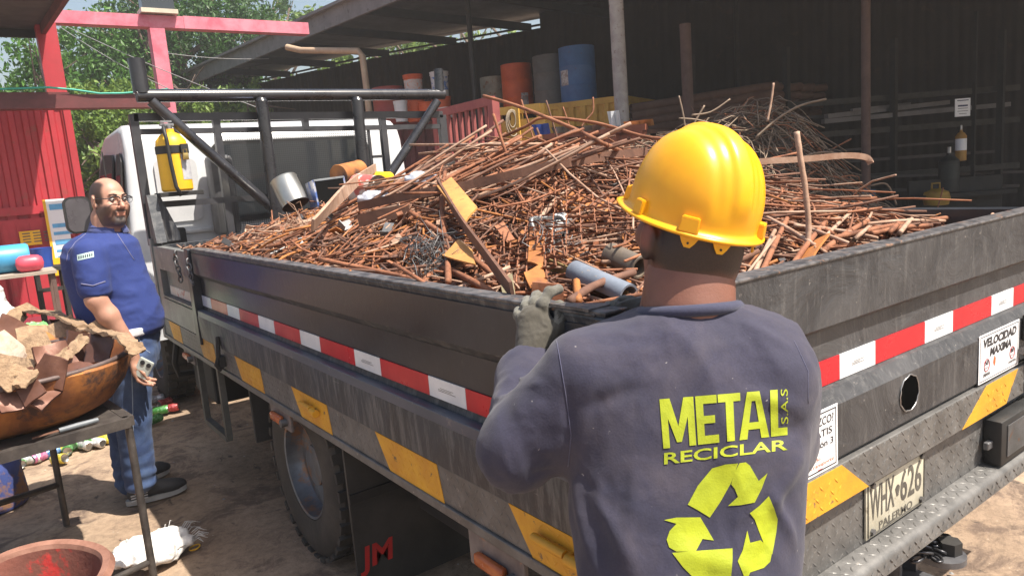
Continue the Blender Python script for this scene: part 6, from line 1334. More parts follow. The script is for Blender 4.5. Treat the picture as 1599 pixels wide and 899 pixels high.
tr = [('ell', np.array(at(1075, 975, 1.18)), (.175, .13, .13), EYE, .04), ('cap', hipL, kL, .095, .075, .03), ('cap', kL, aL, .075, .062, .02), ('cap', hipR, kR, .095, .075, .03), ('cap', kR, aR, .075, .062, .02)]
V, F = sdf_mesh(tr, .009, .02); N = normals(V, F); V = wrinkle(V, N, .006, 14, 2, (1, 1, .6)); blob('trousers', V, F, TROUS, WK)
for a_ in (aL, aR):
    f_ = np.array([a_[0], a_[1], 0.]); V, F = sdf_mesh([('cap', f_ + UP * .04 - FW * .03, f_ + UP * .035 + FW * .17, .042, .038, .02), ('cap', f_ + UP * .05, f_ + UP * .15, .045, .05, .02)], .006, .02); V[:, 2] = np.maximum(V[:, 2], .002); blob('boot', V, F, SHOE, WK)
# gloves (five unequal bent fingers, thumb from the side of the palm)
def glove(name, palm, fingers, thumb, cuff, h=.0022):
    pr = [('ell', np.array(c), r_, rot, .015) for c, r_, rot in palm] + [('cap', np.array(cuff[0]), np.array(cuff[1]), cuff[2], cuff[3], .02)]
    for fg_ in fingers + [thumb]:
        P, r0, r1 = fg_; n = len(P) - 1
        for i in range(n): pr.append(('cap', np.array(P[i]), np.array(P[i + 1]), r0 + (r1 - r0) * i / n, r0 + (r1 - r0) * (i + 1) / n, .006))
    V, F = sdf_mesh(pr, h, .01, .01); N = normals(V, F); V = wrinkle(V, N, .0012, 45, 1); V = V + N * (.0006 * vnoise(V, 150))[:, None]
    # finger coating: faces close to the finger bones past the knuckle
    C = V[F].mean(1); dist = np.full(len(C), 9.)
    for P, r0, r1 in fingers + [thumb]:
        for i in range(0 if len(P) < 4 else 1, len(P) - 1): dist = np.minimum(dist, sd_cap(C, P[i], P[i + 1], 0, 0))
    o = new_obj(name, V, F.tolist(), [GLOVE, GLOVEF], WK, True, (dist < .0135).astype(int)); return o
A = lambda px, py, d: np.array(at(px, py, d))
glove('left_glove' if False else 'glove', [(A(838, 520, 1.470), (.036, .018, .045), EYE), (A(833, 500, 1.478), (.034, .016, .03), EYE), (A(856, 522, 1.465), (.02, .016, .03), EYE)],
      [([A(815, 504, 1.478), A(809, 492, 1.492), A(810, 486, 1.515), A(818, 488, 1.535)], .0102, .0086), ([A(825, 494, 1.480), A(821, 478, 1.492), A(823, 470, 1.515), A(832, 474, 1.54)], .0112, .0095),
       ([A(837, 490, 1.480), A(834, 472, 1.488), A(838, 462, 1.505), A(848, 464, 1.53)], .0115, .0098), ([A(850, 497, 1.472), A(848, 474, 1.470), A(858, 456, 1.478), A(873, 451, 1.495)], .0118, .0100)],
      ([A(858, 528, 1.462), A(872, 512, 1.455), A(877, 494, 1.458), A(874, 477, 1.47)], .0140, .0118), (A(835, 535, 1.468), A(828, 560, 1.455), .036, .034))
glove('glove', [(A(990, 490, 1.400), (.045, .02, .03), EYE), (A(1010, 496, 1.39), (.03, .02, .028), EYE)],
      [([A(972, 484, 1.405), A(958, 478, 1.415), A(950, 480, 1.43), A(950, 488, 1.44)], .0115, .0095), ([A(972, 492, 1.40), A(955, 488, 1.41), A(947, 490, 1.425), A(946, 498, 1.43)], .012, .010), ([A(975, 499, 1.395), A(958, 497, 1.405), A(949, 500, 1.415), A(949, 507, 1.42)], .012, .010), ([A(980, 505, 1.39), A(965, 505, 1.40), A(957, 509, 1.405), A(957, 515, 1.41)], .011, .009)],
      ([A(995, 480, 1.405), A(985, 472, 1.415), A(975, 471, 1.425), A(968, 473, 1.43)], .0135, .0115), (A(1010, 497, 1.39), A(1040, 508, 1.40), .03, .034))
# helmet
def helmet():
    th = np.linspace(0, 2 * np.pi, 145)[:-1]; V = []; nth = len(th); levels = [(np.cos(p), np.sin(p)) for p in np.linspace(0, np.pi / 2, 34)]
    def rad(t):
        f = np.sin(t); return .1095 * 1.0, (.136 if f > 0 else .128)
    def dome(scale, t, c_, s_):
        a_, b_ = rad(t); e = 2.25; r_ = (abs(c_)) ** (2 / e); z = .156 * (abs(s_)) ** (2 / e) * 1.0
        x, y = a_ * np.cos(t) * r_, b_ * np.sin(t) * r_; k = 1
        # centre ridge and side grooves running front to back
        w1 = np.exp(-(x / .019) ** 6) * .0065; w2 = (np.exp(-((abs(x) - .043) / .007) ** 2)) * -.0022; w3 = np.exp(-((abs(x) - .062) / .02) ** 2) * .0018; fade = np.clip((z - .018) / .03, 0, 1) * np.clip(1.2 - abs(y) / .16, 0, 1) ** .3
        n_ = np.array([x / a_ ** 2, y / b_ ** 2, z / .156 ** 2]); n_ /= np.linalg.norm(n_) + 1e-9; return np.array([x, y, z]) * scale + n_ * (w1 + w2 + w3) * fade
    R_ = [[dome(1, t, c_, s_) for t in th] for c_, s_ in levels]
    def flange(t, ext, dz):
        a_, b_ = rad(t); f = np.sin(t); fr = max(0, f) ** 4 * .034; e = ext * (1 + .25 * abs(math.cos(t))) + fr * (ext / .012); return np.array([(a_ + e) * np.cos(t), (b_ + e) * np.sin(t), dz - fr * .25])
    rings = [[flange(t, -.003, -.016) for t in th], [flange(t, .0105, -.0165) for t in th], [flange(t, .0125, -.0145) for t in th], [flange(t, .0125, -.0115) for t in th], [flange(t, .010, -.010) for t in th], [flange(t, .002, -.006) for t in th]] + R_
    inner = [[dome(.972, t, c_, s_) - np.array([0, 0, .001]) for t in th] for c_, s_ in levels]; allr = inner[::-1] + rings
    V = np.array(allr).reshape(-1, 3); F = [(i * nth + j, i * nth + (j + 1) % nth, (i + 1) * nth + (j + 1) % nth, (i + 1) * nth + j) for i in range(len(allr) - 1) for j in range(nth)]
    return V, F
HC = np.array(at(1082, 333, 1.278)) ; hy, hp2, hr_ = R(20), R(15), R(10)
def hframe(yaw, pit, rl):
    f0 = FW * math.cos(yaw) - RW * math.sin(yaw); f = f0 * math.cos(pit) + UP * math.sin(pit); u = UP * math.cos(pit) - f0 * math.sin(pit); r_ = np.cross(f, u); u2 = u * math.cos(rl) + r_ * math.sin(rl); r2 = np.cross(f, u2); return np.stack([r2, f, u2])
HB = hframe(hy, hp2, hr_); hw = lambda P: HC + (np.asarray(P) * .955) @ HB
V, F = helmet(); ho_ = new_obj('helmet', hw(V), F, HELM, WK, True)
def hbox(cx, cy, cz, rx, ry, rz, ang, top=.7, name='helmet_lug'):
    P = []
    for dz, k in ((-1, 1), (1, top)):
        for dx, dy in ((-1, -1), (1, -1), (1, 1), (-1, 1)):
            x, y = dx * rx * (1 if dz < 0 else .88), dy * ry * k; P.append((cx + x * math.cos(ang) - y * math.sin(ang), cy + x * math.sin(ang) + y * math.cos(ang), cz + dz * rz))
    bm = bmesh.new(); vs = [bm.verts.new(hw(p)) for p in P]
    for f in ((0, 3, 2, 1), (4, 5, 6, 7), (0, 1, 5, 4), (1, 2, 6, 5), (2, 3, 7, 6), (3, 0, 4, 7)): bm.faces.new([vs[i] for i in f])
    bmesh.ops.bevel(bm, geom=bm.edges[:], offset=.0015, segments=2, affect='EDGES'); m = MB(); m.bm(bm); return m.build(name, HELM, ho_, 40)
for a_, w_ in ((R(180), .013), (R(0), .013), (R(228), .017), (R(312), .017), (R(52), .015), (R(128), .015)):
    rr_ = 1.0; x, y = .112 * math.cos(a_), (.138 if math.sin(a_) > 0 else .131) * math.sin(a_); hbox(x, y, .004, w_, .009, .013, a_ + math.pi / 2)
for a_ in (R(258), R(308), R(230)):
    x, y = .108 * math.cos(a_), .127 * math.sin(a_); m = MB(); c = np.array([x, y, -.024]); tt = np.array([-math.sin(a_), math.cos(a_), 0]); nn = np.array([math.cos(a_), math.sin(a_), 0])
    Pq = [c + tt * .018 + UP * .010, c + tt * .011 - UP * .004, c + tt * .005 - UP * .012, c - tt * .005 - UP * .012, c - tt * .011 - UP * .004, c - tt * .018 + UP * .010]; Pq = [hw(p) for p in Pq]; m.prism(Pq, Vector(nn @ HB) * .003); m.build('helmet_tab', HELM, ho_)
    m = MB(); ctr = hw(c - UP * .004); m.cyl(Vector(ctr) + Vector(nn @ HB) * .0025, Vector(ctr) + Vector(nn @ HB) * .0045, .002, n=8); m.build('tab_hole', RUBBER, ho_)
MB().tube([hw((.098 * math.cos(t), .113 * math.sin(t), -.008)) for t in [2 * math.pi * i / 40 for i in range(40)]], .006, 6, closed=True).build('sweat_band', RUBBER, ho_, True)
# ---------------------------------------------------------------- man at the left
C0 = .585 * .5 + .811 * 4.2
def mp(px, py, off=0.):
    d = ray(px, py); nrm = np.array([.5855, .8107, 0]); t = (C0 + off - nrm @ CAM) / (nrm @ d); return CAM + d * t
feet = mp(215, 785); MN = thing('person', 'balding bearded man with glasses in blue polo and jeans standing beside the truck', 'person', (float(feet[0]), float(feet[1]), 0))
def mrows(data):
    out = []
    for y, l, r, off, ry in data: a_, b_ = mp(l, y, off), mp(r, y, off); out.append(((a_ + b_) / 2, float(np.linalg.norm(b_ - a_)) / 2, ry))
    return sorted(out, key=lambda s: s[0][2])
tm = mrows([(361, 132, 182, 0, .06), (368, 118, 196, 0, .12), (380, 108, 208, 0, .165), (400, 103, 215, 0, .175), (430, 108, 225, 0, .165), (460, 117, 239, 0, .165), (485, 126, 248, 0, .17), (502, 134, 252, 0, .17), (514, 140, 251, 0, .168), (522, 146, 247, 0, .165)])
ns, ne, nw = mp(139, 398, -.17), mp(150, 468, -.22), mp(203, 538, -.17); fs, fe, fwz = mp(185, 395, .17), mp(200, 470, .2), mp(222, 535, .12)
slv = [('cap', ns, ns + (ne - ns) * .72, .078, .074, .03), ('cap', fs, fs + (fe - fs) * .7, .07, .068, .03)]
V, F = sdf_mesh(slv, .008, .02, .03, post=lambda v, g: smin(v, stack_post(tm, EYE, .0, 2.2)(np.full_like(v, .3), g), .03), ext=tm)
V = relax(V, F, 2, .5); N = normals(V, F); V = wrinkle(V, N, .005, 9, 4, (.7, .7, 1.3)); V = wrinkle(V, N, .002, 22, 9)
po_ = blob('polo_shirt', V, F, POLO, MN); bp_ = BVHTree.FromPolygons([Vector(v) for v in V], F.tolist())
seam('sleeve_hem', [(127, 443), (145, 446), (168, 438)], bp_, POLOC, po_, .003); seam('placket', [(183, 365), (196, 385), (212, 410)], bp_, POLOC, po_, .002); seam('shoulder_seam', [(134, 365), (118, 378), (106, 395), (104, 410)], bp_, POLOC, po_, .0018)
V_ = [(0, 0), (1, 0), (1, 1), (0, 1)]; lb = project(V_, [(0, 1, 2, 3)], [(120, 398), (146, 392), (147, 401), (121, 407)], 'sleeve_label', mat('pale_label', (.45, .6, .6), None, .6), po_, bp_, .002)
V_ = []; F_ = []
for k_ in range(7): b = len(V_); x_ = .06 + k_ * .13; V_ += [(x_, .2), (x_ + .07, .25), (x_ + .08, .75), (x_ + .02, .7)]; F_.append((b, b + 1, b + 2, b + 3))
project(V_, F_, [(120, 398), (146, 392), (147, 401), (121, 407)], 'label_print', INK, po_, bp_, .0035)
us = mrows([(506, 186, 243, -.01, .168), (519, 187, 243, -.01, .170)]); V, F = sdf_mesh([('cap', mp(215, 512), mp(215, 513), .01, .01)], .008, .02, .2, post=lambda v, g: stack_post(us, EYE, 0, 2.2)(np.full_like(v, .3), g), ext=us); blob('undershirt_hem', V, F, WHTP, MN)
# jeans
jr = mrows([(512, 160, 244, 0, .15), (540, 163, 243, 0, .155), (570, 166, 243, 0, .15)])
jl = [('cap', mp(206, 560, -.07), mp(208, 655, -.07), .10, .082, .04), ('cap', mp(208, 655, -.07), mp(219, 748, -.06), .082, .078, .03), ('cap', mp(200, 560, .09), mp(192, 660, .12), .10, .08, .04), ('cap', mp(192, 660, .12), mp(203, 750, .14), .08, .074, .03)]
V, F = sdf_mesh(jl, .008, .02, .03, post=lambda v, g: smin(v, stack_post(jr, EYE, .0, 2.2)(np.full_like(v, .3), g), .04), ext=jr)
V = relax(V, F, 1, .5); N = normals(V, F); low = np.clip((.35 - V[:, 2]) / .25, .25, 1)
V = V + N * (.008 * low * np.sin(V[:, 2] * 95 + 3 * vnoise(V, 8)) * (vnoise(V, 6) * .5 + .5))[:, None]; V = wrinkle(V, N, .005, 12, 1)
jo = blob('jeans', V, F, JEANS, MN); bj = BVHTree.FromPolygons([Vector(v) for v in V], F.tolist())
seam('side_seam', [(205, 560), (207, 620), (208, 680), (218, 745)], bj, cloth('jeans_stitch', (.25, .32, .45), (.3, .38, .5)), jo, .0022); seam('pocket_edge', [(213, 522), (226, 545), (236, 552)], bj, MATS['jeans_stitch'], jo, .002)
# shoes
def shoe(heel, toe, h=.004):
    heel, toe = np.array([heel[0], heel[1], 0.]), np.array([toe[0], toe[1], 0.]); d = (toe - heel); L = np.linalg.norm(d); d /= L; s_ = np.cross(d, UP); rot = np.stack([s_, d, UP]); P = lambda f, u: heel + d * f * L + UP * u
    up_ = [('ell', P(.18, .055), (.036, .05, .045), rot, .02), ('ell', P(.5, .055), (.04, .10, .042), rot, .03), ('ell', P(.78, .045), (.045, .075, .036), rot, .03), ('cap', P(.22, .07), P(.25, .12), .036, .04, .02), ('cap', P(.3, .09), P(.62, .07), .022, .018, .02)]
    V, F = sdf_mesh(up_, h, .02, .02); V[:, 2] = np.maximum(V[:, 2], .024); N = normals(V, F); V = wrinkle(V, N, .002, 30, 3); so_ = blob('shoe', V, F, SHOE, MN)
    out = []
    for i in range(28):
        t = 2 * math.pi * i / 28; f_ = .5 - .53 * math.cos(t); w_ = .040 * (1 + .28 * (f_ - .3)) * (abs(math.sin(t)) ** .6) * (1 if math.sin(t) > 0 else -1); out.append(heel + d * f_ * L + s_ * w_ + UP * (.002 + .012 * max(0, f_ - .8) * 4))
    m = MB().prism([tuple(p) for p in out], (0, 0, .026)); m.build('sole', SOLEW, so_, 30); return so_, P, s_, d
g1, g2 = hit(200, 789, 2, 0), hit(290, 764, 2, 0); s1, P1, ss1, dd1 = shoe((g1.x, g1.y), (g2.x, g2.y))
side = 1 if np.dot(ss1, CAM - np.array([g1.x, g1.y, 0])) > 0 else -1
m = MB()
for k in range(3):
    a_ = P1(.06 + .0 * k, .030 + k * .014) + ss1 * side * .038; b_ = P1(.34, .034 + k * .014) + ss1 * side * .044; m.beam(Vector(a_), Vector(b_), .006, .0055)
m.build('shoe_stripes', WHTP, s1)
g1, g2 = hit(186, 772, 2, 0) + Vector((0.02, .12, 0)), hit(270, 748, 2, 0) + Vector((0, .12, 0)); shoe((g1.x, g1.y), (g2.x, g2.y))
# head
hm_ = mp(171, 314, 0); Fm = np.array([.38, -.92, -.02]); V1, F1, fm, Bm = head(hm_, Fm, (.03, 0, 1), 'head', SKIN2, MN, .97, extra=(('cap', (0, -.02, -.08), (-.0, -.06, -.2), .062, .07, .03), ('ell', (0, .02, -.10), (.05, .05, .03), np.eye(3), .03), ('ell', (-.045, .03, -.055), (.026, .04, .035), np.eye(3), .02), ('ell', (.045, .03, -.055), (.026, .04, .035), np.eye(3), .02)))
hand = mp(213, 572, -.16)
Vw = fm(V1); bodyp = [('cap', ne + (ns - ne) * .5, ne, .052, .047, .02), ('cap', ne, ne + (nw - ne) * .35, .047, .048, .02), ('cap', ne + (nw - ne) * .35, nw, .047, .030, .02), ('cap', nw, hand, .03, .026, .02), ('cap', fs, fe, .045, .042), ('cap', fe, fwz, .042, .03), ('cap', mp(175, 430), mp(195, 520), .09, .09), ('cap', mp(168, 372), mp(162, 340), .062, .058), ('cap', mp(206, 560, -.07), mp(218, 760, -.06), .07, .04), ('cap', mp(200, 560, .09), mp(202, 760, .14), .07, .04)]
dh = (hand - nw) / np.linalg.norm(hand - nw); pn = RW
fgs = []
for k_, (o_, L_) in enumerate(((-.030, .070), (-.010, .080), (.010, .078), (.030, .062))):
    b0_ = hand + dh * .03 + FW * o_; j1 = b0_ + dh * L_ * .5 + RW * .008; j2 = j1 + dh * L_ * .28 + RW * .024; j3 = j2 + dh * L_ * .1 + RW * .026
    bodyp += [('cap', b0_, j1, .0105, .0098, .006), ('cap', j1, j2, .0098, .009, .004), ('cap', j2, j3, .009, .008, .004)]
bodyp += [('cap', hand + RW * .015 - FW * .02, hand + RW * .045 + dh * .03 - FW * .03, .012, .011, .008), ('cap', hand + RW * .045 + dh * .03 - FW * .03, hand + RW * .055 + dh * .06 - FW * .03, .011, .009, .004), ('ell', hand + dh * .005, (.02, .042, .045), EYE, .015)]
V2, F2 = sdf_mesh(bodyp, .005, .02); mb2 = blob('body', np.concatenate([Vw, V2]), np.concatenate([F1, F2 + len(Vw)]), HS2, MN)
nz = .008 * vnoise(V1, 40); x_, y_, z_ = V1[:, 0], V1[:, 1], V1[:, 2]; ax_ = np.abs(x_); ear_ = sst(ax_, .0735, .0765) * sst(y_, -.035, -.025) * (1 - sst(z_, .03, .036))
top = sst(z_ + nz, -.03, -.012) * np.maximum((1 - sst(y_ + nz, .030, .056)) * sst(ax_ + nz * .5, .036, .052) * (1 - sst(z_ + nz, .092, .112)), (1 - sst(y_ + nz, -.045, -.01)) * (1 - sst(z_ + nz, .100, .122)))
cheek = sst(ax_ + nz, .038, .056) * (1 - sst(z_ + nz, -.030, -.008 )) * sst(y_, -.03, -.01) * sst(z_, -.14, -.11)
side_ = sst(ax_, .058, .066) * (1 - sst(np.abs(y_ - .012), .012, .022)) * (1 - sst(z_, .02, .04)) * sst(z_, -.05, -.03)
jaw = (1 - sst(z_ + nz, -.086, -.070)) * sst(y_, -.03, .0) * sst(z_, -.14, -.12)
mous = (1 - sst(np.abs(z_ + .049), .004, .008)) * (1 - sst(ax_, .026, .034)) * sst(y_, .06, .07); ring_f = (1 - sst(np.abs(ax_ - .032), .006, .012)) * (1 - sst(np.abs(z_ + .066), .016, .024)) * sst(y_, .05, .06)
hf = np.clip(np.maximum.reduce([top * .93, cheek * .80, side_ * .8, jaw * .82, mous * .8, ring_f * .75]), 0, 1) * (1 - ear_)
gf = (1 - sst(ax_ + nz, .016, .032)) * (1 - sst(z_, -.084, -.076)) * sst(z_, -.125, -.112) * sst(y_, .045, .06)
nc_ = fm([0, -.046, -.135]); bfc, brt = Bm[1] * np.array([1, 1, 0]), Bm[0]; CV = []; nC = 30
for th_ in (0, 1):
    for i in range(nC):
        t = math.pi / 2 + .22 + (2 * math.pi - .44) * i / (nC - 1); d_ = brt * math.cos(t) + bfc * math.sin(t); back = .5 - .5 * math.sin(t)
        for r0_, z0_ in ((.066, .010 + .026 * back), (.071, .018 + .030 * back), (.088, -.010 + .012 * back), (.097, -.032 + .020 * back)): CV.append(nc_ + d_ * (r0_ - .004 * th_) + UP * (z0_ - .003 * th_))
g4 = lambda s_, i, k: s_ * nC * 4 + i * 4 + k; CF = []
for i in range(nC - 1):
    for k in range(3): CF += [(g4(0, i, k), g4(0, i, k + 1), g4(0, i + 1, k + 1), g4(0, i + 1, k)), (g4(1, i, k), g4(1, i + 1, k), g4(1, i + 1, k + 1), g4(1, i, k + 1))]
    CF += [(g4(0, i, 0), g4(0, i + 1, 0), g4(1, i + 1, 0), g4(1, i, 0)), (g4(0, i, 3), g4(1, i, 3), g4(1, i + 1, 3), g4(0, i + 1, 3))]
new_obj('collar', [tuple(v) for v in CV], CF, cloth('polo_collar', (.03, .045, .16), (.035, .05, .18)), po_, True)
z2 = np.zeros(len(V2)); setattr_(mb2, 'hairf', np.concatenate([hf, z2])); setattr_(mb2, 'greyf', np.concatenate([gf * .85, z2])); lips = (1 - sst(np.abs(z_ + .0645), .008, .012)) * (1 - sst(ax_, .019, .026)) * sst(y_, .075, .082); setattr_(mb2, 'redf', np.concatenate([np.clip(lips * .35 + .15 * (1 - sst(np.abs(z_ + .02), .01, .03)) * (1 - sst(ax_, .04, .06)), 0, 1), z2]))
for s_ in (-1, 1):
    c = fm([s_ * .031, .0775, .006]); MB().lathe([(0, .0105), (.006, .009), (.0095, .005), (.0105, 0), (0, -.004)], c, Vector(Bm[1]), 14).build('eye', mat('eye_white', (.30, .26, .24), None, .4), MN, True)
    MB().lathe([(0, .0112), (.0045, .0108), (.0048, .009)], c, Vector(Bm[1]), 12).build('iris', mat('iris_brown', (.03, .015, .01), None, .2), MN, True)
    MB().tube([fm([s_ * (.013 + .036 * t), .094 - .012 * t * t, .029 + .005 * math.sin(t * 3)]) for t in [i / 5 for i in range(6)]], .0026, 6).build('eyebrow', HAIRD, MN, True)
gl = MB()
for s_ in (-1, 1):
    gl.tube([fm([s_ * .033 + .026 * math.cos(t), .108 - .10 * (s_ * .033 + .026 * math.cos(t)) ** 2 * 8, .004 + .017 * math.sin(t)]) for t in [2 * math.pi * i / 20 for i in range(20)]], .0013, 5, closed=True)
    gl.tube([fm([s_ * (.033 + .026 * math.cos(t)), .109 - .8 * (.033 + .026 * math.cos(t)) ** 2, .012 + .011 * math.sin(t)]) for t in [math.pi * i / 10 for i in range(11)]], .0022, 5); gl.tube([fm([s_ * .059, .104, .012]), fm([s_ * .078, .05, .014]), fm([s_ * .083, .0, .012])], .0022, 5)
gl.tube([fm([-.008, .112, .008]), fm([0, .118, .011]), fm([.008, .112, .008])], .002, 5); gl.build('glasses', INK, MN, True)
# phone
pc = Vector(mp(224, 575, -.19)); d_ = (Vector(RW) * .55 + Vector((0, 0, .83))).normalized(); s_ = Vector(FW).cross(d_).normalized()
ph = thing('phone', 'pale phone with two round lenses held low in the hand of the man in blue', 'phone', pc)
bm = bmesh.new(); bmesh.ops.create_cube(bm, size=1)
for v in bm.verts: v.co = pc + s_ * v.co.x * .072 + Vector(FW) * v.co.y * .009 + d_ * v.co.z * .10
bmesh.ops.bevel(bm, geom=bm.edges[:], offset=.003, segments=2, affect='EDGES'); m = MB(); m.bm(bm); m.build('phone_case', PHONE, ph, 30)
for k_ in (-1, 1): c = pc + d_ * .028 + s_ * (.002 + k_ * .016); MB().cyl(c - Vector(FW) * .0045, c - Vector(FW) * .0075, .0115, n=16).build('camera_lens', INK, ph, 40)
# ================================================================ LEFT YARD
tA = Vector((.385, 3.21, 0)); tu, tv = Vector((-.986, -.164, 0)).normalized(), Vector((-.117, .993, 0)).normalized(); zt = .75
tb_ = thing('steel_table', 'low scratched steel table at the left holding the rusty pan', 'table', (0, 3.6, 0))
def TT(u, v, z): return tA + tu * u + tv * v + up * z
for a_, b_ in (((0, 0), (1.0, 0)), ((0, 0), (0, 1.06)), ((0, 1.06), (1.0, 1.06)), ((1.0, 0), (1.0, 1.06))): MB().beam(TT(*a_, zt - .02), TT(*b_, zt - .02), .04, .04).build('frame_bar', TABLEM, tb_)
MB().prism([TT(.02, .02, zt - .012), TT(.98, .02, zt - .012), TT(.98, 1.04, zt - .012), TT(.02, 1.04, zt - .012)], (0, 0, .010)).build('table_top', TABLEM, tb_)
for u, v in ((0.0, 0.02), (.11, 1.04), (.97, .02), (.97, 1.04)): MB().tube([TT(u, v, zt - .042), TT(u - .0, v, 0)], .0155, 10).build('leg', TABLEM, tb_, 40)
MB().tube([TT(.11, 1.04, .22), TT(.97, 1.04, .22)], .016, 8).build('stretcher', TABLEM, tb_, True); MB().tube([TT(.0, .02, .12), TT(.3, .02, .10), TT(.97, .02, .12)], .014, 8).build('stretcher', TABLEM, tb_, True); MB().tube([TT(.97, .02, .22), TT(.97, 1.04, .22)], .014, 8).build('stretcher', TABLEM, tb_, True)
# pan
pcx, pcy = .01, 3.60; pn_ = thing('rusty_pan', 'big round orange rusty pan on the steel table full of bent plates', 'pan', (pcx, pcy, zt))
def wob(r, h, q): k = 1 + .015 * math.sin(3 * q) + .01 * math.sin(7 * q + 1); return r * k, h + (.012 * math.sin(2 * q + 1) if h > .15 else 0)
MB().lathe([(0, .02), (.30, .02), (.37, .05), (.425, .11), (.455, .18), (.465, .215), (.472, .225), (.478, .215), (.468, .18), (.437, .10), (.385, .035), (.31, .0), (0, .0)], (pcx, pcy, zt + .002), n=56, wob=wob).build('pan_body', RUSTO, pn_, 40)
MB().torus((pcx, pcy, zt + .222), (0, 0, 1), .473, .010, 48, 8).build('pan_rim', mat('pan_rim_dark', (.15, .11, .10), (.10, .07, .065), .6, .3, 9, bump=.3), pn_, True)
MB().lathe([(.04, .0), (.04, .012), (.02, .014), (.02, .018), (0, .018)], (pcx - .22, pcy - .375, zt + .10), (-.45, -.8, -.1), 16).build('pan_boss', RUSTD, pn_, 30)
def bentplate(c, n_, spin, w_, h_, fold_, m, label, th=.012, crust=None, group=None):
    """L-folded thick plate: two leaves meeting along an edge"""
    n_ = Vector(n_).normalized(); a = n_.orthogonal().normalized(); a = Matrix.Rotation(spin, 3, n_) @ a; b_ = n_.cross(a); c = Vector(c); mb = MB(); N = 6
    def leaf_(dirv):
        nn = a.cross(dirv).normalized(); V = []
        for s_ in (0, 1):
            for j in range(N):
                for i in range(N):
                    u, v = (i / (N - 1) - .5), j / (N - 1); sh_ = 1 - .35 * v * (1 if spin % 2 > 1 else .4); wb1 = .006 * math.sin(7 * u + 5 * v + spin * 3); V.append(c + a * (u * w_ * sh_) + dirv * (v * h_) + nn * (s_ * th + wb1 * (.3 + v)))
        g = lambda s_, i, j: s_ * N * N + j * N + i; F = []
        for j in range(N - 1):
            for i in range(N - 1): F += [(g(0, i, j), g(0, i, j + 1), g(0, i + 1, j + 1), g(0, i + 1, j)), (g(1, i, j), g(1, i + 1, j), g(1, i + 1, j + 1), g(1, i, j + 1))]
        for i in range(N - 1): F += [(g(0, i, 0), g(0, i + 1, 0), g(1, i + 1, 0), g(1, i, 0)), (g(0, i + 1, N - 1), g(0, i, N - 1), g(1, i, N - 1), g(1, i + 1, N - 1)), (g(0, 0, i + 1), g(0, 0, i), g(1, 0, i), g(1, 0, i + 1)), (g(0, N - 1, i), g(0, N - 1, i + 1), g(1, N - 1, i + 1), g(1, N - 1, i))]
        mb.add(V, F)
    d1 = (b_ * math.cos(fold_ / 2) + n_ * math.sin(fold_ / 2)).normalized(); d2 = (-b_ * math.cos(fold_ / 2) + n_ * math.sin(fold_ / 2)).normalized()
    leaf_(d1); leaf_(d2); return single(mb, 'bent_plate', m, label, 'plate', group, 35)
zp = zt + .20
BP = [((35, 530), .97, (.2, -.7, .7), .3, .22, .17, -.9, PLATES, 'brown folded plate at the back left of the pan'), ((110, 520), .98, (.5, -.6, .8), 1.2, .20, .15, -.7, PLATES, 'brown folded plate at the back middle of the pan'),
      ((135, 545), 1.0, (.1, -.9, .3), .4, .17, .13, -1.1, mat('wet_brown_plate', (.13, .06, .045), (.08, .045, .035), .3, .3, 6, bump=.2), 'dark glossy folded plate in the middle right of the pan'), ((55, 560), .98, (-.4, -.6, .8), 2.2, .2, .14, -.5, CLAYP, 'dusty crusted plate sloping down in the middle of the pan'),
      ((75, 530), 1.0, (-.2, -.6, .8), .6, .22, .16, -.7, CLAYP, 'sandy crusted folded plate high in the middle of the pan'), ((150, 525), 1.0, (.3, -.6, .7), 1.5, .18, .12, -.8, CLAYP, 'sandy folded plate leaning at the right of the pan'), ((28, 612), .97, (-.2, -.9, .6), 1.0, .17, .10, -.8, PLATES, 'big brown plate hanging over the front rim of the pan'), ((5, 585), .99, (-.3, -.8, .6), .2, .2, .15, -.6, CLAYP, 'clay coated plate at the front left of the pan'),
      ((95, 575), .99, (.3, -.5, .9), 2.8, .2, .14, -.9, PLATES, 'reddish folded plate with pointed corner near the pan rim'), ((165, 540), .97, (.6, -.5, .6), .9, .16, .10, -.5, CLAYP, 'crusted flat plate piece near the right rim of the pan'),
      ((70, 600), .97, (-.1, -.9, .5), 1.7, .16, .14, -1.0, PLATES, 'small folded brown plate by the front rim of the pan'), ((10, 560), 1.0, (-.5, -.5, .8), 2.5, .2, .16, -.6, mat('pale_crust', (.5, .4, .32), (.38, .28, .2), .9, 0, 20, bump=.7, bscale=50), 'pale crusted plate at the left edge of the pan'), ((85, 545), .96, (.1, -.3, .9), .1, .16, .12, -.7, RUSTO, 'orange rusty folded plate deep in the pan')]
for (q, z, n_, sp_, w_, h_, fo_, mm, lb) in BP:
    c = hit(q[0], q[1] - 8, 2, z); c.z -= .02; bentplate(c, n_, sp_, w_ * .78, h_ * .8, abs(fo_), mm, lb)
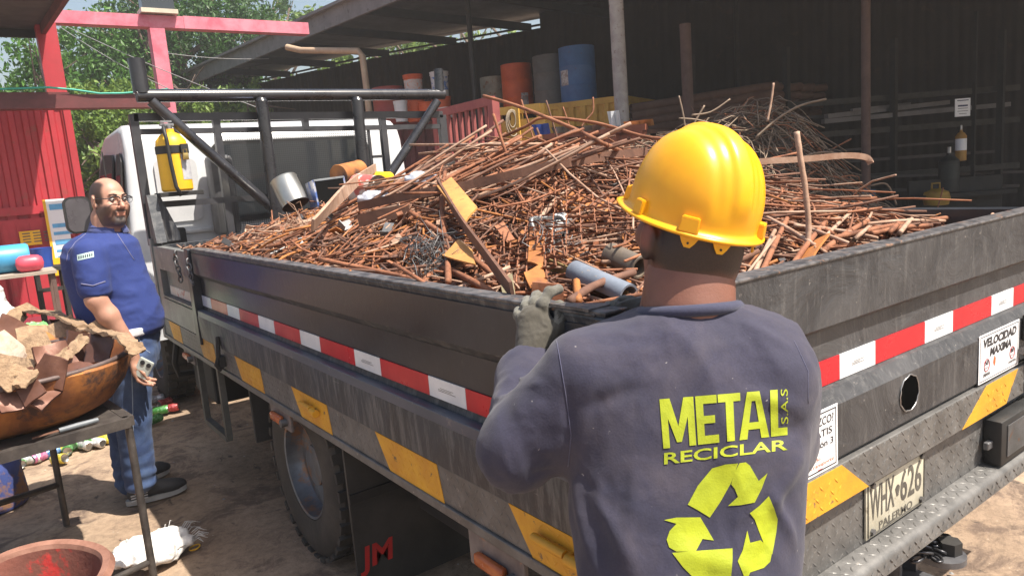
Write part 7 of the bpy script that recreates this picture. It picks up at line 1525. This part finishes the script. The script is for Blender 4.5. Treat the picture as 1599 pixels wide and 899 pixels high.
def crust(pxs, z0, w_, label, t=.012):
    pts = [hit(px, py, 2, z) for px, py, z in pxs]; V = []; P = []
    for i in range(len(pts) - 1):
        for u in [k / 6 for k in range(6)]: P.append(pts[i].lerp(pts[i + 1], u))
    P.append(pts[-1]); n = len(P); N = 5
    for i, p in enumerate(P):
        d = (P[min(i + 1, n - 1)] - P[max(i - 1, 0)]).normalized(); s_ = d.cross(Vector((.3, -.8, .5)).normalized()).normalized(); nn = s_.cross(d)
        for j in range(N):
            v = j / (N - 1) - .5; rag = .004 * math.sin(i * 2.7 + j) ; V.append(p + s_ * (v * w_ + (rag if abs(v) > .4 else 0)) + nn * (.006 * math.sin(i * 1.3 + j * 2)))
        for j in range(N):
            v = j / (N - 1) - .5; rag = .004 * math.sin(i * 2.7 + j); V.append(p + s_ * (v * w_ + (rag if abs(v) > .4 else 0)) - nn * t + nn * (.006 * math.sin(i * 1.7 + j * 2)))
    F = []; g = lambda i, k, j: i * 2 * N + k * N + j
    for i in range(n - 1):
        for j in range(N - 1): F += [(g(i, 0, j), g(i + 1, 0, j), g(i + 1, 0, j + 1), g(i, 0, j + 1)), (g(i, 1, j), g(i, 1, j + 1), g(i + 1, 1, j + 1), g(i + 1, 1, j))]
        F += [(g(i, 0, 0), g(i, 1, 0), g(i + 1, 1, 0), g(i + 1, 0, 0)), (g(i, 0, N - 1), g(i + 1, 0, N - 1), g(i + 1, 1, N - 1), g(i, 1, N - 1))]
    F += [tuple(g(0, 0, j) for j in range(N)) + tuple(g(0, 1, j) for j in reversed(range(N))), tuple(g(n - 1, 0, j) for j in reversed(range(N))) + tuple(g(n - 1, 1, j) for j in range(N))]
    return single(MB().add(V, F), 'crusted_strip', CLAYP, label, 'strip', smooth=40)
crust([(0, 512, 1.0), (40, 483, 1.06), (85, 487, 1.07), (130, 507, 1.06)], 0, .085, 'long sandy crusted strip arching over the back of the pan'); crust([(128, 512, 1.04), (160, 516, 1.05), (190, 522, 1.05), (205, 535, 1.03), (218, 550, .99)], 0, .07, 'sandy crusted strip drooping over the right rim of the pan')
crust([(75, 575, 1.01), (105, 552, 1.02), (135, 525, 1.04)], 0, .045, 'short crusted strip crossing the middle of the pan')
crust([(0, 600, 1.0), (25, 585, 1.02), (50, 592, 1.0)], 0, .08, 'sandy crust piece at the lower left of the pan')
a_, b_ = hit(92, 672, 2, .765), hit(153, 655, 2, .765); t = thing('knife', 'knife with grey handle and rusty blade on the table edge', 'knife', a_)
MB().tube([a_, a_.lerp(b_, .5), b_], [.010, .011, .009], 10).build('handle', mat('knife_handle', (.16, .18, .2), (.1, .11, .12), .5), t, 40); c = hit(50, 684, 2, .765); MB().prism([a_ + up * .0, a_ + Vector((0, .012, .0)), c + Vector((0, .004, 0)), c - Vector((0, .012, 0)), a_ - Vector((0, .012, 0))], (0, 0, .002)).build('blade', RUSTD, t)
# tub bottom left
_fe = hit(98, 848, 2, .42); cxb, cyb, zb2 = _fe.x - .585 * .30, _fe.y - .811 * .30, .42
tw = thing('dented_tub', 'brown red tub with dented thick rim and red paint inside, bottom left corner', 'tub', (cxb, cyb, 0))
def wob2(r, h, q): return r * (1 + .015 * math.sin(2 * q + .4) - .10 * math.exp(-((q - 1.15) / .22) ** 2)) , h - (.02 * math.exp(-((q - 1.15) / .25) ** 2) if h > .3 else 0) + (.003 * math.sin(5 * q) if h > .38 else 0)
rb = .288
MB().lathe([(0, .0), (rb * .78, .0), (rb * .84, .1), (rb * .93, .3), (rb * .97, .40), (rb * 1.05, .405), (rb * 1.06, .42), (rb * 1.0, .428), (rb * .93, .415), (rb * .88, .3), (rb * .8, .10), (rb * .74, .05), (0, .05)], (cxb, cyb, 0), n=60, wob=wob2).build('tub_body', TUB, tw, 40)
MB().lathe([(rb * 1.04, .402), (rb * 1.075, .415), (rb * 1.03, .436), (rb * .95, .43), (rb * .93, .415)], (cxb, cyb, 0), n=60, wob=wob2).build('tub_rim', TUBR, tw, 40)
# blue barrel behind the table
p = hit(-12, 790, 2, 0); t = thing('blue_barrel', 'peeling blue barrel cut by the left edge below the table', 'barrel', p)
MB().lathe([(0, 0), (.17, 0), (.18, .02), (.165, .2), (.17, .22), (.165, .24), (.16, .45), (.165, .47), (.15, .47), (.15, .3), (0, .3)], p, n=28).build('barrel_body', BBLU, t, 35)
# sacks and bags
def sack(c, rad, seed, m, label, name='crumpled_sack', amp=.03, cat='sack', sc=9, h=.012):
    pr = [('ell', (0, 0, 0), rad, np.eye(3), .05)]; r_ = np.random.default_rng(seed)
    for _ in range(4): pr.append(('ell', tuple(r_.uniform(-.6, .6, 3) * np.array(rad)), tuple(np.array(rad) * r_.uniform(.35, .6, 3)), np.eye(3), .04))
    V, F = sdf_mesh(pr, h, .04, .05); N = normals(V, F); f1 = 1 - np.abs(fbm(V + seed, sc, 3)) * 2.2; V = V + N * (amp * f1)[:, None]; V = V + N * (amp * .25 * (1 - 2 * np.abs(vnoise(V + seed, sc * 4))))[:, None]; V[:, 2] -= V[:, 2].min(); V[:, 2] *= .9
    o = blob(name, V, F, m); o.location = Vector(c); return tag(o, label, cat)
c = hit(248, 868, 2, 0); sack((c.x - .02, c.y - .02, 0), (.15, .14, .035), 3, BAGW, 'torn white woven sack lying on the ground beside the table leg', amp=.02, sc=10, h=.007)
m = MB()
for i in range(26): a_ = rr.uniform(-.6, 1.2); p0 = Vector((c.x + .15 * math.cos(a_), c.y + .13 * math.sin(a_), .03 + .05 * rr.random())); m.tube([p0, p0 + Vector((.03 * math.cos(a_), .03 * math.sin(a_), .02)), p0 + Vector((.06 * math.cos(a_) + rr.normal(0, .01), .06 * math.sin(a_), .0))], .0015, 4)
tag(m.build('frayed_threads', BAGW, None, True), 'frayed white threads at the torn edge of the sack', 'threads', kind='stuff')
single(MB().torus(hit(304, 854, 2, .006), (0, 0, 1), .028, .0035, 20, 6, .7), 'yellow_ring', YELP, 'thin yellow ring lying on the ground by the white sack', 'ring', smooth=True)
c = hit(5, 520, 1, 5.9); sack((c.x - .05, 5.9, 0.0), (.16, .2, .62), 5, BAGW, 'tall bright white sack standing at the left edge behind the pan', amp=.03, sc=6, h=.02)
c = hit(52, 520, 1, 5.9); sack((c.x, 6.1, .40), (.17, .15, .20), 6, GREENB, 'shiny green plastic bag between the white sack and the man', amp=.03, sc=9)
c = hit(105, 510, 1, 5.9); sack((c.x, 6.1, .38), (.22, .16, .19), 8, BAGM, 'white plastic bag with coloured print behind the pan', amp=.035, sc=10)
sack((.33, 6.2, 0), (.40, .28, .20), 12, BAGM, 'lower heap of white bags carrying the green bag', amp=.04, sc=8, h=.02)
# things on the stand near the red cabin
q = hit(28, 412, 1, 8.6); st_ = thing('side_table', 'small rusty stand carrying the blue cylinder and the pink tank', 'table', (q.x, 8.6, 0)); zst = hit(45, 424, 1, 8.5).z
MB().box((-.3, 8.3, zst - .03), (.60, 8.8, zst)).build('table_top', mat('pale_board', (.4, .33, .28), (.3, .25, .2), .7), st_)
for x_, y_ in ((-.25, 8.33), (.55, 8.33), (-.25, 8.75), (.55, 8.75)): MB().box((x_, y_, 0), (x_ + .035, y_ + .035, zst - .032)).build('leg', POSTB, st_)
tc_ = thing('blue_cylinder', 'light blue cylinder lying on the stand left of the pink tank', 'cylinder', (.0, 8.62, zst)); a_, b_ = hit(-30, 410, 1, 8.62), hit(47, 404, 1, 8.62)
MB().lathe([(0, 0), (.13, .0), (.135, .02), (.135, (b_ - a_).length - .02), (.12, (b_ - a_).length), (0, (b_ - a_).length)], Vector((a_.x, 8.62, zst + .137)), (1, 0, 0), 28).build('cylinder_body', BLUP, tc_, 40)
a_, b_ = hit(24, 416, 1, 8.42), hit(70, 416, 1, 8.42); L = b_.x - a_.x
single(MB().lathe([(0, 0), (.05, .01), (.075, .04), (.08, .08), (.08, L - .08), (.075, L - .04), (.05, L - .01), (0, L)], Vector((a_.x, 8.42, zst + .083)), (1, 0, 0), 24), 'pink_tank', PINK, 'pink red rounded tank lying at the front of the stand', 'tank', smooth=True)
c = hit(66, 402, 1, 9.0); t = thing('blue_bucket', 'small deep blue bucket behind the pink tank', 'bucket', (c.x, 9.0, c.z - .1)); MB().lathe([(0, 0), (.08, 0), (.1, .19), (.105, .2), (.095, .2), (.075, .02), (0, .02)], (c.x, 9.0, c.z - .1), n=20).build('bucket_body', BLUN, t, 35)
bn = thing('dark_bench', 'dark wooden bench in front of the poster on the red cabin', 'bench', (.75, 9.1, 0)); zz_ = hit(80, 415, 1, 9.1).z
MB().box((.42, 8.9, zz_ - .04), (.98, 9.25, zz_)).build('bench_top', UNDER, bn)
for x_ in (.45, .68, .92): MB().box((x_, 8.92, 0), (x_ + .04, 8.96, zz_ - .042)).build('leg', UNDER, bn); MB().box((x_, 9.18, 0), (x_ + .04, 9.22, zz_ - .042)).build('leg', UNDER, bn)
MB().box((.45, 8.925, zz_ - .25), (.96, 8.955, zz_ - .21)).build('bench_rail', UNDER, bn)
tag(MB().box((-.4, 9.6, 0), (1.3, 10.2, .30)).box((-.4, 9.55, .301), (1.3, 10.25, .33)).build('dark_red_platform', mat('dark_red_step', (.22, .02, .035), (.16, .015, .03), .6)), 'dark red step in front of the cabin', 'step')
# crushed cans on the ground
CANS = [(28, 722, 'green', 0), (48, 716, 'white', 1), (62, 712, 'pink', 0), (78, 706, 'blue', 1), (90, 700, 'yellow', 0), (92, 716, 'yellow', 1), (106, 700, 'green', 0), (118, 692, 'green', 1), (132, 694, 'silver', 0), (142, 690, 'green', 1), (152, 690, 'white', 0), (163, 684, 'yellow', 1), (20, 712, 'white', 0), (38, 708, 'yellow', 0), (70, 698, 'silver', 0), (240, 655, 'green', 1), (250, 640, 'green', 0), (268, 636, 'red', 1), (245, 622, 'silver', 0), (258, 628, 'red', 0), (236, 640, 'white', 1)]
CC = {'green': (.06, .22, .05), 'white': (.6, .6, .6), 'pink': (.5, .15, .3), 'blue': (.08, .2, .45), 'yellow': (.65, .5, .04), 'silver': (.45, .45, .46), 'red': (.4, .05, .05)}
for i, (px, py, cn_, tp) in enumerate(CANS):
    c = hit(px, py, 2, .032); r_ = np.random.default_rng(i + 50); a_ = r_.uniform(0, 6.3); ax_ = Vector((math.cos(a_), math.sin(a_), r_.uniform(-.1, .25) if tp else .02)); t = thing('crushed_can', ('crushed %s drink can, number %d from the left in the row behind the table' % (cn_, 1 + sorted(range(15), key=lambda k_: (CANS[k_][0], k_)).index(i))) if i < 15 else 'crushed %s drink can by the front wheel, %s' % (cn_, ['nearest of the group', 'behind the nearest one', 'furthest to the right', 'furthest back', 'second from the right', 'furthest left'][i - 15]), 'can', c, 'crushed cans on the ground')
    def w3(r, h, q, r_=r_, k=r_.uniform(.1, .3), ph_=r_.uniform(0, 6)): return r * (1 + .07 * math.sin(3 * q + h * 60)) * (1 - k * math.exp(-((h - .06) / .02) ** 2) * (.5 + .5 * math.cos(q + ph_))), h
    mm = mat('can_' + cn_, CC[cn_], tuple(min(.8, x * 1.3 + .1) for x in CC[cn_]), .3, .4, 35, .5, .56)
    MB().lathe([(.022, 0), (.032, .008), (.033, .03), (.033, .05), (.033, .065), (.033, .085), (.032, .105), (.026, .115)], c - ax_ * .055, ax_, 14, w3).build('can_body', mm, t, True); MB().lathe([(.026, .1145), (.024, .112), (0, .112)], c - ax_ * .055, ax_, 14).build('can_top', TIN, t, True); MB().lathe([(0, .003), (.022, .001)], c - ax_ * .055, ax_, 14).build('can_base', TIN, t, True)
# litter: small pale scraps and pebbles
st = MB(); r_ = np.random.default_rng(5)
for _ in range(420):
    x, y = r_.uniform(-2.5, 3.5), r_.uniform(2.2, 9) if r_.random() < .7 else r_.uniform(-1, 2.2)
    s_ = r_.uniform(.003, .011); P = [Vector((x + s_ * math.cos(t) * r_.uniform(.6, 1.2), y + s_ * math.sin(t) * r_.uniform(.6, 1.2), .001)) for t in (0, 1.25, 2.5, 3.8, 5)]; st.cur = int(r_.integers(0, 3)); st.add(P + [Vector((x, y, s_ * .7))], [(0, 1, 5), (1, 2, 5), (2, 3, 5), (3, 4, 5), (4, 0, 5)])
tag(st.build('pebbles', [mat('pebble_pale', (.5, .45, .4), (.4, .35, .3), .9), mat('pebble_brown', (.2, .13, .1), (.3, .2, .14), .9), mat('pebble_grey', (.3, .3, .3), None, .9)]), 'pebbles and tiny scraps scattered over the dirt', 'pebbles', kind='stuff')

# ================================================================ ADDED HAZE, STANDS FOR LENS VEIL
mh = bpy.data.materials.new('veil_haze'); mh.use_nodes = True; nt = mh.node_tree; nt.nodes.remove(nt.nodes['Principled BSDF']); pv = nt.nodes.new('ShaderNodeVolumePrincipled')
pv.inputs['Color'].default_value = (.95, .93, .92, 1); pv.inputs['Density'].default_value = HAZE; pv.inputs['Anisotropy'].default_value = .3; nt.links.new(pv.outputs[0], nt.nodes['Material Output'].inputs['Volume'])
hb = MB().box((-75, -50, -1.2), (100, 135, 14.5)).build('haze', mh); tag(hb, 'thin even haze added over the whole yard to lift the blacks', kind='stuff')
S.cycles.volume_bounces = 0
